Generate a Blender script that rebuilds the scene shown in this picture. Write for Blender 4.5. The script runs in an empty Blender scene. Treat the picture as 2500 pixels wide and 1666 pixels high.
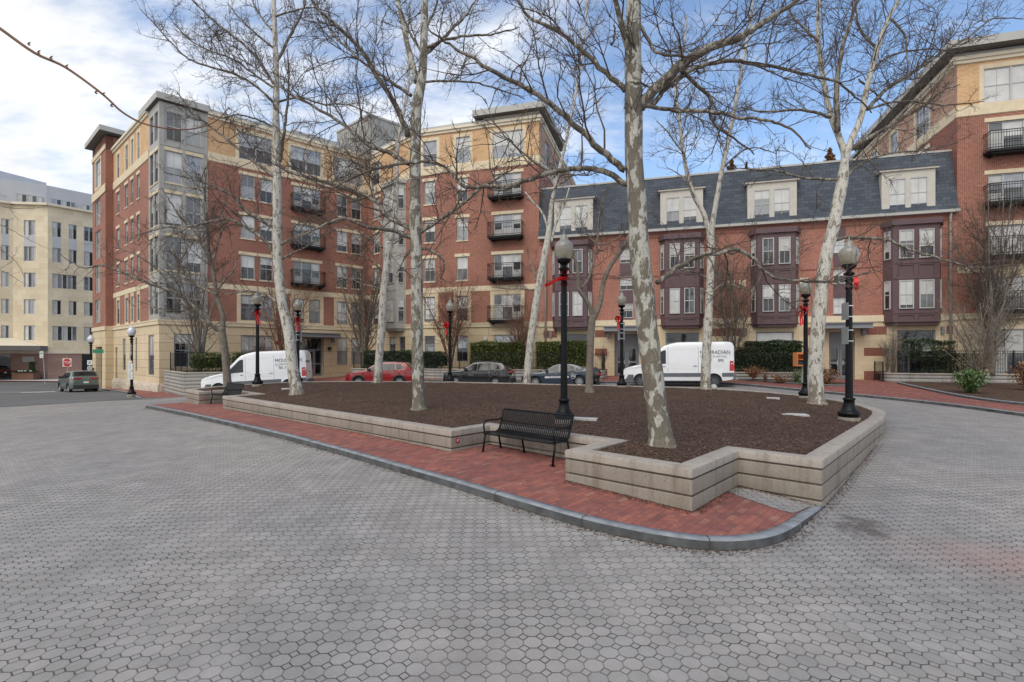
import bpy, math, random
import numpy as np
from mathutils import Vector, Matrix
R = math.radians
# ------------------------------------------------------------------ camera, sky, sun, exposure
sc = bpy.context.scene
F = 1240.0; CX = 1250.0; HY = 866.0; EYE = 1.59
cam = bpy.data.cameras.new('camera'); camo = bpy.data.objects.new('camera', cam)
sc.collection.objects.link(camo)
camo.location = (0, 0, EYE); camo.rotation_euler = (R(90), 0, 0)
cam.sensor_width = 36; cam.lens = F/2500*36; cam.shift_y = 33/2500
cam.clip_start = 0.05; cam.clip_end = 3000
sc.camera = camo
SUN_EL, SUN_AZ = 52, -150      # azimuth: degrees clockwise from +Y
world = bpy.data.worlds.new('World'); sc.world = world; world.use_nodes = True
nt = world.node_tree; N = nt.nodes; LK = nt.links
for n in list(N): N.remove(n)
def wn(t, **k):
    n = N.new(t)
    for a, b in k.items(): setattr(n, a, b)
    return n
def wm(op, a, b=None, c=None, clamp=False):
    n = N.new('ShaderNodeMath'); n.operation = op; n.use_clamp = clamp
    for i, x in enumerate((a, b, c)):
        if x is None: continue
        if isinstance(x, (int, float)): n.inputs[i].default_value = x
        else: LK.new(x, n.inputs[i])
    return n.outputs[0]
sky = wn('ShaderNodeTexSky', sky_type='NISHITA', sun_disc=False)
sky.sun_elevation = R(SUN_EL); sky.sun_rotation = R(SUN_AZ); sky.air_density = 1.0; sky.dust_density = 0.3; sky.ozone_density = 1.5
tc = wn('ShaderNodeTexCoord'); sep = wn('ShaderNodeSeparateXYZ'); LK.new(tc.outputs['Generated'], sep.inputs[0])
dx, dy, dz = sep.outputs
den = wm('ADD', wm('MAXIMUM', dz, 0.0), 0.22)
comb = wn('ShaderNodeCombineXYZ'); LK.new(wm('DIVIDE', dx, den), comb.inputs[0]); LK.new(wm('DIVIDE', dy, den), comb.inputs[1])
mp = wn('ShaderNodeMapping'); LK.new(comb.outputs[0], mp.inputs[0]); mp.inputs['Rotation'].default_value = (0, 0, R(25)); mp.inputs['Scale'].default_value = (0.8, 1.5, 1)
n1 = wn('ShaderNodeTexNoise'); LK.new(mp.outputs[0], n1.inputs['Vector']); n1.inputs['Scale'].default_value = 1.7; n1.inputs['Detail'].default_value = 9; n1.inputs['Roughness'].default_value = 0.62; n1.inputs['Distortion'].default_value = 0.35
n2 = wn('ShaderNodeTexNoise'); LK.new(mp.outputs[0], n2.inputs['Vector']); n2.inputs['Scale'].default_value = 5.5; n2.inputs['Detail'].default_value = 8; n2.inputs['Roughness'].default_value = 0.6
mixn = wm('ADD', wm('MULTIPLY', n1.outputs['Fac'], 0.72), wm('MULTIPLY', n2.outputs['Fac'], 0.28))
# cover: dense bank of cloud to the left of the view, thin streaks to the right, hazier near the horizon
cover = wm('ADD', wm('ADD', wm('MULTIPLY', dx, -0.21), wm('MULTIPLY', wm('SUBTRACT', 0.45, dz), 0.16)), wm('MULTIPLY', wm('MAXIMUM', wm('MULTIPLY', dy, -1.0), 0.0), 0.45))
mask0 = wm('ADD', mixn, cover)
mr = wn('ShaderNodeMapRange'); mr.interpolation_type = 'SMOOTHSTEP'; LK.new(mask0, mr.inputs[0]); mr.inputs[1].default_value = 0.42; mr.inputs[2].default_value = 0.70
mixc = wn('ShaderNodeMix', data_type='RGBA'); LK.new(mr.outputs[0], mixc.inputs['Factor'])
hsv = wn('ShaderNodeHueSaturation'); LK.new(sky.outputs[0], hsv.inputs['Color']); hsv.inputs['Saturation'].default_value = 1.0; hsv.inputs['Value'].default_value = 1.25
LK.new(hsv.outputs[0], mixc.inputs['A']); crp = wn('ShaderNodeMapRange'); LK.new(n2.outputs['Fac'], crp.inputs[0]); crp.inputs[1].default_value = .3; crp.inputs[2].default_value = .62; crp.inputs[3].default_value = 4.9; crp.inputs[4].default_value = 6.1
ccm = wn('ShaderNodeCombineXYZ'); LK.new(wm('MULTIPLY', crp.outputs[0], .985), ccm.inputs[0]); LK.new(crp.outputs[0], ccm.inputs[1]); LK.new(wm('MULTIPLY', crp.outputs[0], 1.02), ccm.inputs[2]); LK.new(ccm.outputs[0], mixc.inputs['B'])
bg = wn('ShaderNodeBackground'); LK.new(mixc.outputs['Result'], bg.inputs['Color']); bg.inputs['Strength'].default_value = 0.11
out = wn('ShaderNodeOutputWorld'); LK.new(bg.outputs[0], out.inputs[0])
sun = bpy.data.lights.new('sun', 'SUN'); sun.energy = 1.15; sun.angle = R(48); sun.color = (1.0, 0.95, 0.87)
suno = bpy.data.objects.new('sun', sun); sc.collection.objects.link(suno)
sd = Vector((math.sin(R(SUN_AZ))*math.cos(R(SUN_EL)), math.cos(R(SUN_AZ))*math.cos(R(SUN_EL)), math.sin(R(SUN_EL))))
suno.rotation_euler = (-sd).to_track_quat('-Z', 'Y').to_euler(); suno.location = (-30, -30, 60)
sc.view_settings.view_transform = 'Standard'; sc.view_settings.look = 'None'; sc.view_settings.exposure = 0.75; sc.view_settings.gamma = 1
sc.cycles.max_bounces = 6; sc.cycles.transparent_max_bounces = 8
rnd = random.Random(7)
# ------------------------------------------------------------------ ground height
ctl = [(4.8,7.6,-.74),(2.4,5.6,-.76),(0,7.2,-.66),(-5.8,12.8,-.57),(-11.5,18,-.63),(-15.7,21.7,-.72),(0,0,-.85),(0,4,-.80),(6,2,-.9),(-8,4,-.80),
 (-15,10,-.9),(-25,20,-1.1),(-21.6,29.9,-1.08),(-26,33,-1.2),(-33,40,-1.38),(-38,47,-1.52),(-33,38.9,-1.3),(-45,48,-1.4),(-55,55,-1.3),(-52,60,-1.3),(-70,50,-1.3),
 (9.2,12,-.5),(12,16,-.38),(13.5,20,-.33),(14,23,-.31),(10,27,-.22),(9,29.5,-.2),(2.9,32.5,-.45),(-2.3,33.5,-.5),(-8.6,32.7,-.55),(-14.2,31,-.65),(-18,27,-.8),(-17,31,-.8),
 (12,6,-.62),(17,15,-.52),(17,19,-.42),(16.6,21.4,-.38),(22,29,-.2),(26,18,-.4),(30,28,-.2),(7,35,-.12),(-1,38,-.12),(-10,42,-.15),(22,31,-.14),
 (-80,30,-1.3),(-60,0,-1.1),(0,-30,-.9),(40,-20,-.7),(45,15,-.4),(50,40,-.1),(0,60,-.1),(-30,75,-1.3),(-80,80,-1.3)]
ca = np.array(ctl)
def _U(r): return np.where(r < 1e-9, 0, r*r*np.log(np.maximum(r, 1e-9)))
_K = _U(np.hypot(ca[:,None,0]-ca[None,:,0], ca[:,None,1]-ca[None,:,1])) + np.eye(len(ca))*2.0
_P = np.c_[np.ones(len(ca)), ca[:,:2]]
_A = np.block([[_K,_P],[_P.T,np.zeros((3,3))]])
_w = np.linalg.solve(_A, np.r_[ca[:,2], 0, 0, 0])
def Gn(x, y):
    x = np.asarray(x, float); y = np.asarray(y, float)
    s = _w[-3] + _w[-2]*x + _w[-1]*y
    for i in range(len(ca)): s = s + _w[i]*_U(np.hypot(x-ca[i,0], y-ca[i,1]))
    d = np.hypot(x, y-20); w = np.clip((130-d)/60, 0, 1); w = w*w*(3-2*w)
    return s*w + (-.9)*(1-w)
def G(x, y): return float(Gn(x, y))
# pixel (of the 2500 px wide view) -> world at known depth or height
def PD(px, py, d): return Vector(((px-CX)/F*d, d, EYE+(HY-py)/F*d))
def PZ(px, py, z):
    d = (EYE-z)*F/(py-HY); return Vector(((px-CX)/F*d, d, z))
# ------------------------------------------------------------------ materials
def newmat(name):
    m = bpy.data.materials.new(name); m.use_nodes = True
    t = m.node_tree; b = t.nodes['Principled BSDF']; return m, t, b
class NT:
    def __init__(s, t): s.t = t
    def n(s, ty, ins=None, **k):
        n = s.t.nodes.new(ty)
        for a, b in k.items(): setattr(n, a, b)
        for a, b in (ins or {}).items():
            if hasattr(b, 'is_linked') or isinstance(b, bpy.types.NodeSocket): s.t.links.new(b, n.inputs[a])
            else: n.inputs[a].default_value = b
        return n
    def m(s, op, a, b=None, clamp=False):
        n = s.t.nodes.new('ShaderNodeMath'); n.operation = op; n.use_clamp = clamp
        for i, x in enumerate((a, b)):
            if x is None: continue
            if isinstance(x, (int, float)): n.inputs[i].default_value = x
            else: s.t.links.new(x, n.inputs[i])
        return n.outputs[0]
    def ramp(s, fac, stops):
        n = s.t.nodes.new('ShaderNodeValToRGB'); s.t.links.new(fac, n.inputs[0]); e = n.color_ramp.elements
        while len(e) > 1: e.remove(e[-1])
        e[0].position = stops[0][0]; e[0].color = c4(stops[0][1])
        for p, c in stops[1:]:
            x = e.new(p); x.color = c4(c)
        return n.outputs[0]
    def mix(s, f, a, b, bt='MIX'):
        n = s.t.nodes.new('ShaderNodeMix'); n.data_type = 'RGBA'; n.blend_type = bt
        for k, x in (('Factor', f), ('A', a), ('B', b)):
            if isinstance(x, bpy.types.NodeSocket): s.t.links.new(x, n.inputs[k])
            else: n.inputs[k].default_value = x if k == 'Factor' else c4(x)
        return n.outputs['Result']
    def noise(s, vec, scale, detail=4, rough=.55, dist=0):
        n = s.n('ShaderNodeTexNoise', {'Scale': scale, 'Detail': detail, 'Roughness': rough, 'Distortion': dist})
        if vec is not None: s.t.links.new(vec, n.inputs['Vector'])
        return n.outputs['Fac']
    def bump(s, b, h, strength=.3, dist=.01):
        n = s.n('ShaderNodeBump', {'Strength': strength, 'Distance': dist}); s.t.links.new(h, n.inputs['Height'])
        s.t.links.new(n.outputs[0], b.inputs['Normal'])
def c4(c): return (c[0], c[1], c[2], 1) if len(c) == 3 else tuple(c)
def plain(name, col, rough=.6, metal=0, var=.12, vscale=3, coat=0, bump=0, bscale=60, spec=.5, trans=0):
    m, t, b = newmat(name); q = NT(t); tcn = q.n('ShaderNodeTexCoord').outputs['Object']
    f = q.noise(tcn, vscale, 5)
    lo = tuple(c*(1-var) for c in col); hi = tuple(min(1, c*(1+var)) for c in col)
    t.links.new(q.ramp(f, [(.3, lo), (.7, hi)]), b.inputs['Base Color'])
    b.inputs['Roughness'].default_value = rough; b.inputs['Metallic'].default_value = metal
    b.inputs['Coat Weight'].default_value = coat; b.inputs['Coat Roughness'].default_value = .05
    b.inputs['Specular IOR Level'].default_value = spec
    b.inputs['Transmission Weight'].default_value = trans
    if bump: q.bump(b, q.noise(tcn, bscale, 4), bump, .01)
    return m
def brickmat(name, c1, c2, mortar, scale=1.0, bw=.21, bh=.071, ms=.008, uv=True, rot=0, rough=.85, vary=.25, big=.18):
    m, t, b = newmat(name); q = NT(t)
    v = q.n('ShaderNodeTexCoord').outputs['UV' if uv else 'Object']
    if rot: v = q.n('ShaderNodeMapping', {'Vector': v, 'Rotation': (0, 0, rot)}).outputs[0]
    br = q.n('ShaderNodeTexBrick', {'Vector': v, 'Color1': c4(c1), 'Color2': c4(c2), 'Mortar': c4(mortar), 'Scale': 1.0, 'Mortar Size': ms, 'Mortar Smooth': .3, 'Bias': 0.0, 'Brick Width': bw, 'Row Height': bh})
    f = q.noise(v, .35, 5, .6); col = q.mix(1.0, br.outputs['Color'], q.ramp(f, [(.3, (1-big,)*3), (.7, (1+big*.6,)*3)]), 'MULTIPLY')
    f2 = q.noise(v, 9, 3, .6); col = q.mix(1.0, col, q.ramp(f2, [(.3, (1-vary,)*3), (.7, (1+vary*.7,)*3)]), 'MULTIPLY')
    t.links.new(col, b.inputs['Base Color']); b.inputs['Roughness'].default_value = rough
    q.bump(b, br.outputs['Fac'], -.5, .006)
    return m
M = {}
M['brick'] = brickmat('red_brick', (.225,.048,.031), (.31,.078,.047), (.44,.32,.24), ms=.011)
M['brick_dark'] = brickmat('dark_red_brick', (.20,.048,.034), (.27,.07,.048), (.34,.24,.17))
M['brick_th'] = brickmat('townhouse_brick', (.30,.082,.053), (.385,.118,.076), (.48,.34,.27), ms=.010)
M['brick_yel'] = brickmat('yellow_brick', (.56,.325,.155), (.66,.42,.225), (.64,.48,.32), ms=.006, vary=.12)
M['brick_yel_shaded'] = brickmat('shaded_yellow_brick', (.42,.24,.16), (.50,.30,.21), (.50,.38,.3), ms=.006, vary=.12)  # yellow brick toned darker and pinker to stand in for shade
M['stone'] = brickmat('cream_stone', (.64,.51,.335), (.70,.57,.39), (.44,.35,.24), bw=.61, bh=.305, ms=.006, vary=.06, big=.12)
M['stone_rust'] = brickmat('cream_stone_banded', (.62,.495,.32), (.69,.56,.38), (.25,.18,.12), bw=6.1, bh=.61, ms=.014, vary=.06, big=.12)
M['fb_stone'] = brickmat('pale_limestone', (.68,.57,.40), (.78,.68,.50), (.5,.42,.3), bw=.9, bh=.6, ms=.006, vary=.05, big=.1)
M['pink_stone'] = brickmat('pink_granite_tile', (.36,.22,.185), (.40,.25,.21), (.26,.16,.14), bw=.6, bh=.4, ms=.008, vary=.08)
M['stone_trim'] = plain('cream_trim', (.68,.57,.40), .8, var=.08, bump=.1)
M['rock'] = plain('rough_rock_base', (.52,.45,.36), .95, var=.35, vscale=6, bump=1.0, bscale=8)
M['metal_panel'] = plain('grey_metal_panel', (.36,.35,.32), .5, var=.05, vscale=1)
M['metal_white'] = plain('pale_metal_panel', (.50,.50,.52), .5, var=.05, vscale=1)
M['fascia'] = plain('grey_fascia', (.42,.41,.38), .55, var=.06, vscale=1)
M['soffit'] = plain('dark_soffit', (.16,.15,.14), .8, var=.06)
M['cream_paint'] = plain('cream_cornice_paint', (.72,.64,.50), .6, var=.05)
M['frame_grey'] = plain('grey_window_frame', (.22,.23,.25), .45, var=.04)
M['frame_light'] = plain('light_window_frame', (.47,.47,.46), .45, var=.04)
M['purple'] = plain('purple_brown_panel', (.115,.068,.075), .6, var=.08, vscale=1.5)
M['dormer'] = plain('dormer_paint', (.52,.49,.43), .6, var=.06)
M['roof'] = plain('flat_roof_membrane', (.25,.25,.25), .9)
M['black_metal'] = plain('black_metal', (.012,.0125,.014), .5, metal=0, var=.2, spec=.25)
M['black_gloss'] = plain('black_painted_iron', (.006,.0065,.008), .42, var=.3, vscale=12, spec=.22)
M['door_grey'] = plain('grey_door_paint', (.20,.21,.23), .4, var=.05)
M['mulch_dark'] = plain('chip_dark', (.045,.026,.018), .9)
M['red_ribbon'] = plain('red_ribbon', (.62,.012,.018), .45, var=.12)
M['rubber'] = plain('tyre_rubber', (.02,.02,.02), .8)
M['chrome'] = plain('bright_metal', (.6,.6,.62), .25, metal=1, var=.03)
M['alloy'] = plain('alloy_rim', (.5,.5,.52), .35, metal=.8, var=.05)
M['plastic_black'] = plain('black_plastic', (.03,.03,.033), .55)
M['trim_grey'] = plain('grey_plastic_trim', (.11,.12,.135), .6)
M['white_paint'] = plain('white_car_paint', (.78,.79,.81), .3, var=.02, coat=.6)
M['taillight'] = plain('red_lamp_plastic', (.45,.01,.012), .15, coat=.5)
M['lampglass'] = plain('clear_lamp_plastic', (.6,.62,.65), .12, coat=.5)
M['white'] = plain('white_paint', (.72,.72,.70), .5, var=.05)
M['signback'] = plain('sign_aluminium', (.33,.35,.35), .45, metal=.3)
M['sign_red'] = plain('sign_red', (.42,.01,.015), .4, var=.05)
M['sign_green'] = plain('sign_green', (.01,.2,.1), .4)
M['wood_orange'] = plain('orange_wood', (.55,.2,.06), .6, var=.15, vscale=8)
M['post_green'] = plain('pale_green_post', (.33,.45,.33), .7)
M['granite_face_dirt_shade'] = plain('granite_kerb_face_dirt_shade', (.082,.085,.088), .9, var=.45, vscale=4, bump=.8, bscale=22)  # kerb face: the top's granite darkened for dirt and painted-in shade
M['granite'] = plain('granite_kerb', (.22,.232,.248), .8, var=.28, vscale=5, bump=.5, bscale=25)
M['slab'] = plain('concrete_cover', (.48,.48,.46), .8, var=.1)
M['bark_grey'] = plain('grey_bark', (.17,.145,.115), .9, var=.35, vscale=7, bump=.6, bscale=20)
M['bark_red'] = plain('reddish_bark', (.17,.085,.055), .8, var=.3, vscale=8)
M['twig'] = plain('twig_bark', (.105,.08,.065), .9, var=.3, vscale=3)
M['twig_pale'] = plain('pale_twig_bark', (.21,.18,.145), .9, var=.35, vscale=3)
M['skin'] = plain('skin', (.5,.3,.22), .6); M['denim'] = plain('denim', (.06,.1,.2), .9); M['coat_dark'] = plain('dark_coat', (.02,.025,.035), .9)
def glassmat(name, col, ior=1.9, rough=.04, noise=.5):
    m, t, b = newmat(name); q = NT(t); tcn = q.n('ShaderNodeTexCoord').outputs['Object']
    f = q.noise(tcn, 1.3, 4, .6)
    t.links.new(q.ramp(f, [(.35, tuple(c*(1-noise) for c in col)), (.65, tuple(min(1,c*(1+noise)) for c in col))]), b.inputs['Base Color'])
    b.inputs['Roughness'].default_value = rough; b.inputs['IOR'].default_value = ior
    w = q.noise(tcn, .7, 2, .5); q.bump(b, w, .12, .05)
    return m
M['glass'] = glassmat('window_glass', (.055,.06,.068), 2.0)
M['glass_dark'] = glassmat('dark_window_glass', (.018,.019,.022), 1.75)
M['glass_sky'] = glassmat('sky_tinted_window_glass', (.16,.18,.21), 2.7)  # blue-grey base colour stands in for reflected sky
M['glass_car'] = glassmat('tinted_car_glass', (.02,.022,.024), 1.5)
def blindmat(name, col, rows=True):
    m, t, b = newmat(name); q = NT(t); v = q.n('ShaderNodeTexCoord').outputs['Object']
    w = q.n('ShaderNodeTexWave', {'Vector': v, 'Scale': 6.0, 'Distortion': 0.0}, wave_type='BANDS', bands_direction='Z' if rows else 'X').outputs['Fac']
    col2 = q.mix(q.ramp(w, [(.2, (0,0,0)), (.6, (1,1,1))]), tuple(c*.72 for c in col), col)
    f = q.noise(v, 1.5, 3)
    col2 = q.mix(1.0, col2, q.ramp(f, [(.3, (.82,)*3), (.7, (1.08,)*3)]), 'MULTIPLY')
    t.links.new(col2, b.inputs['Base Color']); b.inputs['Roughness'].default_value = .5
    b.inputs['Coat Weight'].default_value = 1; b.inputs['Coat IOR'].default_value = 1.9; b.inputs['Coat Roughness'].default_value = .04
    return m
M['blind'] = blindmat('blind_behind_glass', (.62,.62,.60)); M['curtain'] = blindmat('curtain_behind_glass', (.5,.49,.46), False); M['shade'] = blindmat('grey_shade_behind_glass', (.27,.28,.29))
def bark(name, base, patch, patch2, lo=.5, scale=4.0):
    m, t, b = newmat(name); q = NT(t); v = q.n('ShaderNodeTexCoord').outputs['Object']
    v = q.n('ShaderNodeMapping', {'Vector': v, 'Scale': (1, 1, .45)}).outputs[0]
    f = q.noise(v, scale, 5, .6, .6)
    zz_ = q.n('ShaderNodeSeparateXYZ', {'Vector': q.n('ShaderNodeTexCoord').outputs['Object']}).outputs[2]; f = q.m('ADD', f, q.m('MULTIPLY', q.m('MAXIMUM', q.m('SUBTRACT', 1.0, zz_), 0.0), .13)); k = q.ramp(f, [(lo-.012, (0,0,0)), (lo+.012, (1,1,1))])
    g = q.noise(v, scale*2.4, 4, .6, .4); k2 = q.ramp(g, [(.60, (0,0,0)), (.62, (1,1,1))])
    col = q.mix(k, base, patch); col = q.mix(k2, col, patch2)
    h = q.noise(v, 18, 4); col = q.mix(1.0, col, q.ramp(h, [(.3, (.8,)*3), (.7, (1.12,)*3)]), 'MULTIPLY')
    t.links.new(col, b.inputs['Base Color']); b.inputs['Roughness'].default_value = .85
    q.bump(b, q.m('ADD', k, h), .35, .01)
    return m
M['bark_white'] = bark('white_sycamore_bark', (.53,.51,.455), (.22,.19,.15), (.38,.34,.27), .56, 9.0)
M['bark_mottle'] = bark('mottled_sycamore_bark', (.43,.42,.37), (.155,.135,.105), (.26,.24,.185), .50, 5.5)
M['bark_limb'] = bark('limb_bark', (.25,.225,.185), (.105,.088,.068), (.38,.35,.29), .47, 6.0)
def leafmat(name, a, b_, c):
    m, t, b = newmat(name); q = NT(t); v = q.n('ShaderNodeTexCoord').outputs['Object']
    f = q.n('ShaderNodeTexWhiteNoise', {}).outputs['Value']
    g = q.n('ShaderNodeNewGeometry').outputs['Random Per Island']
    t.links.new(q.ramp(g, [(0, a), (.5, b_), (1, c)]), b.inputs['Base Color']); b.inputs['Roughness'].default_value = .6
    b.inputs['Subsurface Weight'].default_value = 0
    return m
M['leaf'] = leafmat('yew_leaves', (.055,.08,.018), (.10,.132,.03), (.18,.195,.05))
M['leaf_dark'] = leafmat('dark_leaves', (.026,.045,.02), (.048,.08,.032), (.085,.12,.05))
M['leaf_rust'] = leafmat('rust_leaves', (.14,.06,.025), (.25,.12,.05), (.34,.2,.1))
M['leaf_green'] = leafmat('bright_leaves', (.05,.11,.03), (.1,.17,.05), (.15,.22,.08))
M['chips'] = leafmat('wood_chips', (.035,.018,.012), (.085,.045,.028), (.2,.125,.085))
M['globe'] = None
def globemat():
    m, t, b = newmat('frosted_lamp_globe'); q = NT(t); v = q.n('ShaderNodeTexCoord').outputs['Object']
    z = q.n('ShaderNodeSeparateXYZ', {'Vector': v}).outputs[2]
    col = q.ramp(q.m('ADD', q.m('MULTIPLY', q.m('SUBTRACT', z, 3.8), 1.7), q.m('MULTIPLY', q.noise(v, 7, 3), .3)), [(.1, (.62,.53,.34)), (.45, (.5,.46,.36)), (.7, (.42,.41,.36))])
    t.links.new(col, b.inputs['Base Color']); b.inputs['Roughness'].default_value = .22; b.inputs['Transmission Weight'].default_value = .45
    b.inputs['IOR'].default_value = 1.25; b.inputs['Coat Weight'].default_value = .6
    return m
M['globe'] = globemat()
def concrete(name, col, seams=True):
    m, t, b = newmat(name); q = NT(t); v = q.n('ShaderNodeTexCoord').outputs['Object']
    f = q.noise(v, 1.1, 6, .65); g = q.noise(v, 30, 4, .7); h = q.noise(v, 7, 5, .7)
    sep_ = q.n('ShaderNodeMapping', {'Vector': v, 'Scale': (1.6, 1.6, .15)}).outputs[0]
    st = q.noise(sep_, 3, 5, .7)
    c = q.ramp(f, [(.3, tuple(x*.86 for x in col)), (.7, tuple(x*1.1 for x in col))])
    c = q.mix(1.0, c, q.ramp(g, [(.3, (.86,)*3), (.7, (1.1,)*3)]), 'MULTIPLY')
    c = q.mix(1.0, c, q.ramp(st, [(.32, (.72,.68,.64)), (.5, (1,1,1))]), 'MULTIPLY')
    pit = q.ramp(q.noise(v, 55, 2, .5), [(.30, (.45,.42,.4)), (.36, (1,1,1))]); c = q.mix(1.0, c, pit, 'MULTIPLY')
    t.links.new(c, b.inputs['Base Color']); b.inputs['Roughness'].default_value = .88
    q.bump(b, q.m('ADD', g, h), .25, .006)
    return m
M['concrete'] = concrete('cast_concrete', (.255,.222,.186))
M['coping'] = concrete('cast_coping', (.36,.32,.275))
M['wall_grey'] = concrete('grey_garden_wall', (.34,.33,.31))
def slate():
    m = brickmat('slate_shingles', (.050,.062,.082), (.085,.10,.125), (.03,.036,.045), bw=.45, bh=.22, ms=.012, vary=.15)
    return m
M['slate'] = slate()
AU = R(42.15)
def pavers():
    m, t, b = newmat('concrete_pavers'); q = NT(t); v0 = q.n('ShaderNodeTexCoord').outputs['Object']
    v = q.n('ShaderNodeMapping', {'Vector': v0, 'Rotation': (0, 0, AU+R(45))}, vector_type='POINT').outputs[0]
    wob = q.n('ShaderNodeTexNoise', {'Vector': v0, 'Scale': .8, 'Detail': 2}).outputs['Color']
    wv = q.n('ShaderNodeVectorMath', {0: wob, 1: (.5,.5,.5)}, operation='SUBTRACT').outputs[0]
    wv = q.n('ShaderNodeVectorMath', {0: wv, 3: .09}, operation='SCALE').outputs[0]
    v = q.n('ShaderNodeVectorMath', {0: v, 1: wv}, operation='ADD').outputs[0]
    s = q.n('ShaderNodeSeparateXYZ', {'Vector': v})
    P = .152
    ux = q.m('DIVIDE', s.outputs[0], P); uy = q.m('DIVIDE', s.outputs[1], P)
    fx = q.m('ABSOLUTE', q.m('SUBTRACT', q.m('FRACT', ux), .5)); fy = q.m('ABSOLUTE', q.m('SUBTRACT', q.m('FRACT', uy), .5))
    d1 = q.m('MINIMUM', q.m('SUBTRACT', .5, fx), q.m('ADD', q.m('SUBTRACT', .5, fy), .018)); d2 = q.m('MULTIPLY', q.m('SUBTRACT', .70, q.m('ADD', fx, fy)), .707)
    ind = q.m('LESS_THAN', d2, 0.0)
    j = q.m('MINIMUM', q.m('ADD', d1, ind), q.m('ABSOLUTE', d2))
    jm = q.n('ShaderNodeMapRange', {0: j, 1: .008, 2: .055}).outputs[0]
    ix = q.m('FLOOR', q.m('ADD', ux, q.m('MULTIPLY', ind, .5))); iy = q.m('FLOOR', q.m('ADD', uy, q.m('MULTIPLY', ind, .5)))
    cid = q.n('ShaderNodeCombineXYZ', {0: ix, 1: iy, 2: q.m('MULTIPLY', ind, 7.3)}).outputs[0]
    wn_ = q.n('ShaderNodeTexWhiteNoise', {'Vector': cid}).outputs['Value']
    stone = q.ramp(wn_, [(0, (.275,.260,.245)), (.5, (.298,.280,.263)), (1, (.322,.302,.284))])
    big = q.noise(v0, .22, 5, .6); stone = q.mix(1.0, stone, q.ramp(big, [(.3, (.84,.85,.88)), (.7, (1.13,1.1,1.05))]), 'MULTIPLY')
    med = q.noise(v0, 1.6, 5, .65); stone = q.mix(1.0, stone, q.ramp(med, [(.32, (.83,)*3), (.68, (1.12,)*3)]), 'MULTIPLY')
    fine = q.noise(v0, 90, 3, .7); stone = q.mix(1.0, stone, q.ramp(fine, [(.3, (.86,)*3), (.7, (1.12,)*3)]), 'MULTIPLY')
    # worn pinkish pavers on the right of the loop
    sp = q.n('ShaderNodeSeparateXYZ', {'Vector': v0})
    ln = q.m('ABSOLUTE', q.m('SUBTRACT', q.m('SUBTRACT', sp.outputs[1], 5.5), q.m('MULTIPLY', q.m('SUBTRACT', sp.outputs[0], 6.4), -.35)))
    pk = q.m('MULTIPLY', q.n('ShaderNodeMapRange', {0: ln, 1: .9, 2: .1}).outputs[0], q.n('ShaderNodeMapRange', {0: sp.outputs[0], 1: 4.3, 2: 6.0}).outputs[0])
    stone = q.mix(q.m('MULTIPLY', pk, .8), stone, (.34,.22,.185))
    jo = q.noise(v0, 2.2, 4, .6); jc = q.ramp(jo, [(.38, (.04,.033,.029)), (.66, (.16,.14,.125))])
    jk = q.m('MAXIMUM', jm, q.ramp(q.noise(v0, 1.1, 3, .6), [(.42, (.0,)*3), (.7, (.6,)*3)]))
    col = q.mix(jk, jc, stone)
    # damp dirt beside the end of the kerb
    dd = q.n('ShaderNodeVectorMath', {0: v0, 1: (4.75, 6.9, -.7)}, operation='DISTANCE').outputs['Value']
    dd = q.m('ADD', dd, q.m('MULTIPLY', q.m('SUBTRACT', q.noise(v0, 3.0, 5, .7), .5), 1.6))
    dk = q.n('ShaderNodeMapRange', {0: dd, 1: .45, 2: .05}).outputs[0]
    col = q.mix(q.m('MULTIPLY', dk, .75), col, (.06,.045,.035))
    t.links.new(col, b.inputs['Base Color']); b.inputs['Roughness'].default_value = .85
    h = q.m('ADD', jm, q.m('MULTIPLY', fine, .25)); q.bump(b, h, .7, .008)
    return m
M['pavers'] = pavers()
def sidewalk():
    m, t, b = newmat('brick_paving'); q = NT(t); v0 = q.n('ShaderNodeTexCoord').outputs['Object']
    v = q.n('ShaderNodeMapping', {'Vector': v0, 'Rotation': (0, 0, AU+R(90))}).outputs[0]
    br = q.n('ShaderNodeTexBrick', {'Vector': v, 'Color1': c4((.22,.068,.055)), 'Color2': c4((.33,.12,.09)), 'Mortar': c4((.11,.06,.05)), 'Scale': 1.0, 'Mortar Size': .004, 'Mortar Smooth': .2, 'Bias': -.1, 'Brick Width': .205, 'Row Height': .102})
    s = q.n('ShaderNodeSeparateXYZ', {'Vector': v}); ry = q.m('FLOOR', q.m('DIVIDE', s.outputs[1], .102))
    off = q.m('MULTIPLY', q.m('MODULO', q.m('ABSOLUTE', ry), 2.0), .5)
    rx = q.m('FLOOR', q.m('ADD', q.m('DIVIDE', s.outputs[0], .205), off))
    wnv = q.n('ShaderNodeTexWhiteNoise', {'Vector': q.n('ShaderNodeCombineXYZ', {0: rx, 1: ry, 2: 0.0}).outputs[0]}).outputs['Value']
    col = q.mix(.55, br.outputs['Color'], q.mix(br.outputs['Fac'], q.ramp(wnv, [(0, (.13,.065,.06)), (.25, (.21,.075,.062)), (.6, (.27,.088,.068)), (.88, (.36,.12,.08)), (1, (.32,.19,.14))]), (.12,.065,.055)))
    big = q.noise(v0, .9, 5, .6); col = q.mix(1.0, col, q.ramp(big, [(.3, (.78,.82,.86)), (.7, (1.15,1.1,1.05))]), 'MULTIPLY')
    fine = q.noise(v0, 40, 4, .7); col = q.mix(1.0, col, q.ramp(fine, [(.3, (.85,)*3), (.7, (1.12,)*3)]), 'MULTIPLY')
    t.links.new(col, b.inputs['Base Color']); b.inputs['Roughness'].default_value = .85
    q.bump(b, q.m('SUBTRACT', q.m('MULTIPLY', fine, .4), br.outputs['Fac']), .5, .005)
    return m
M['sidewalk'] = sidewalk()
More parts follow.
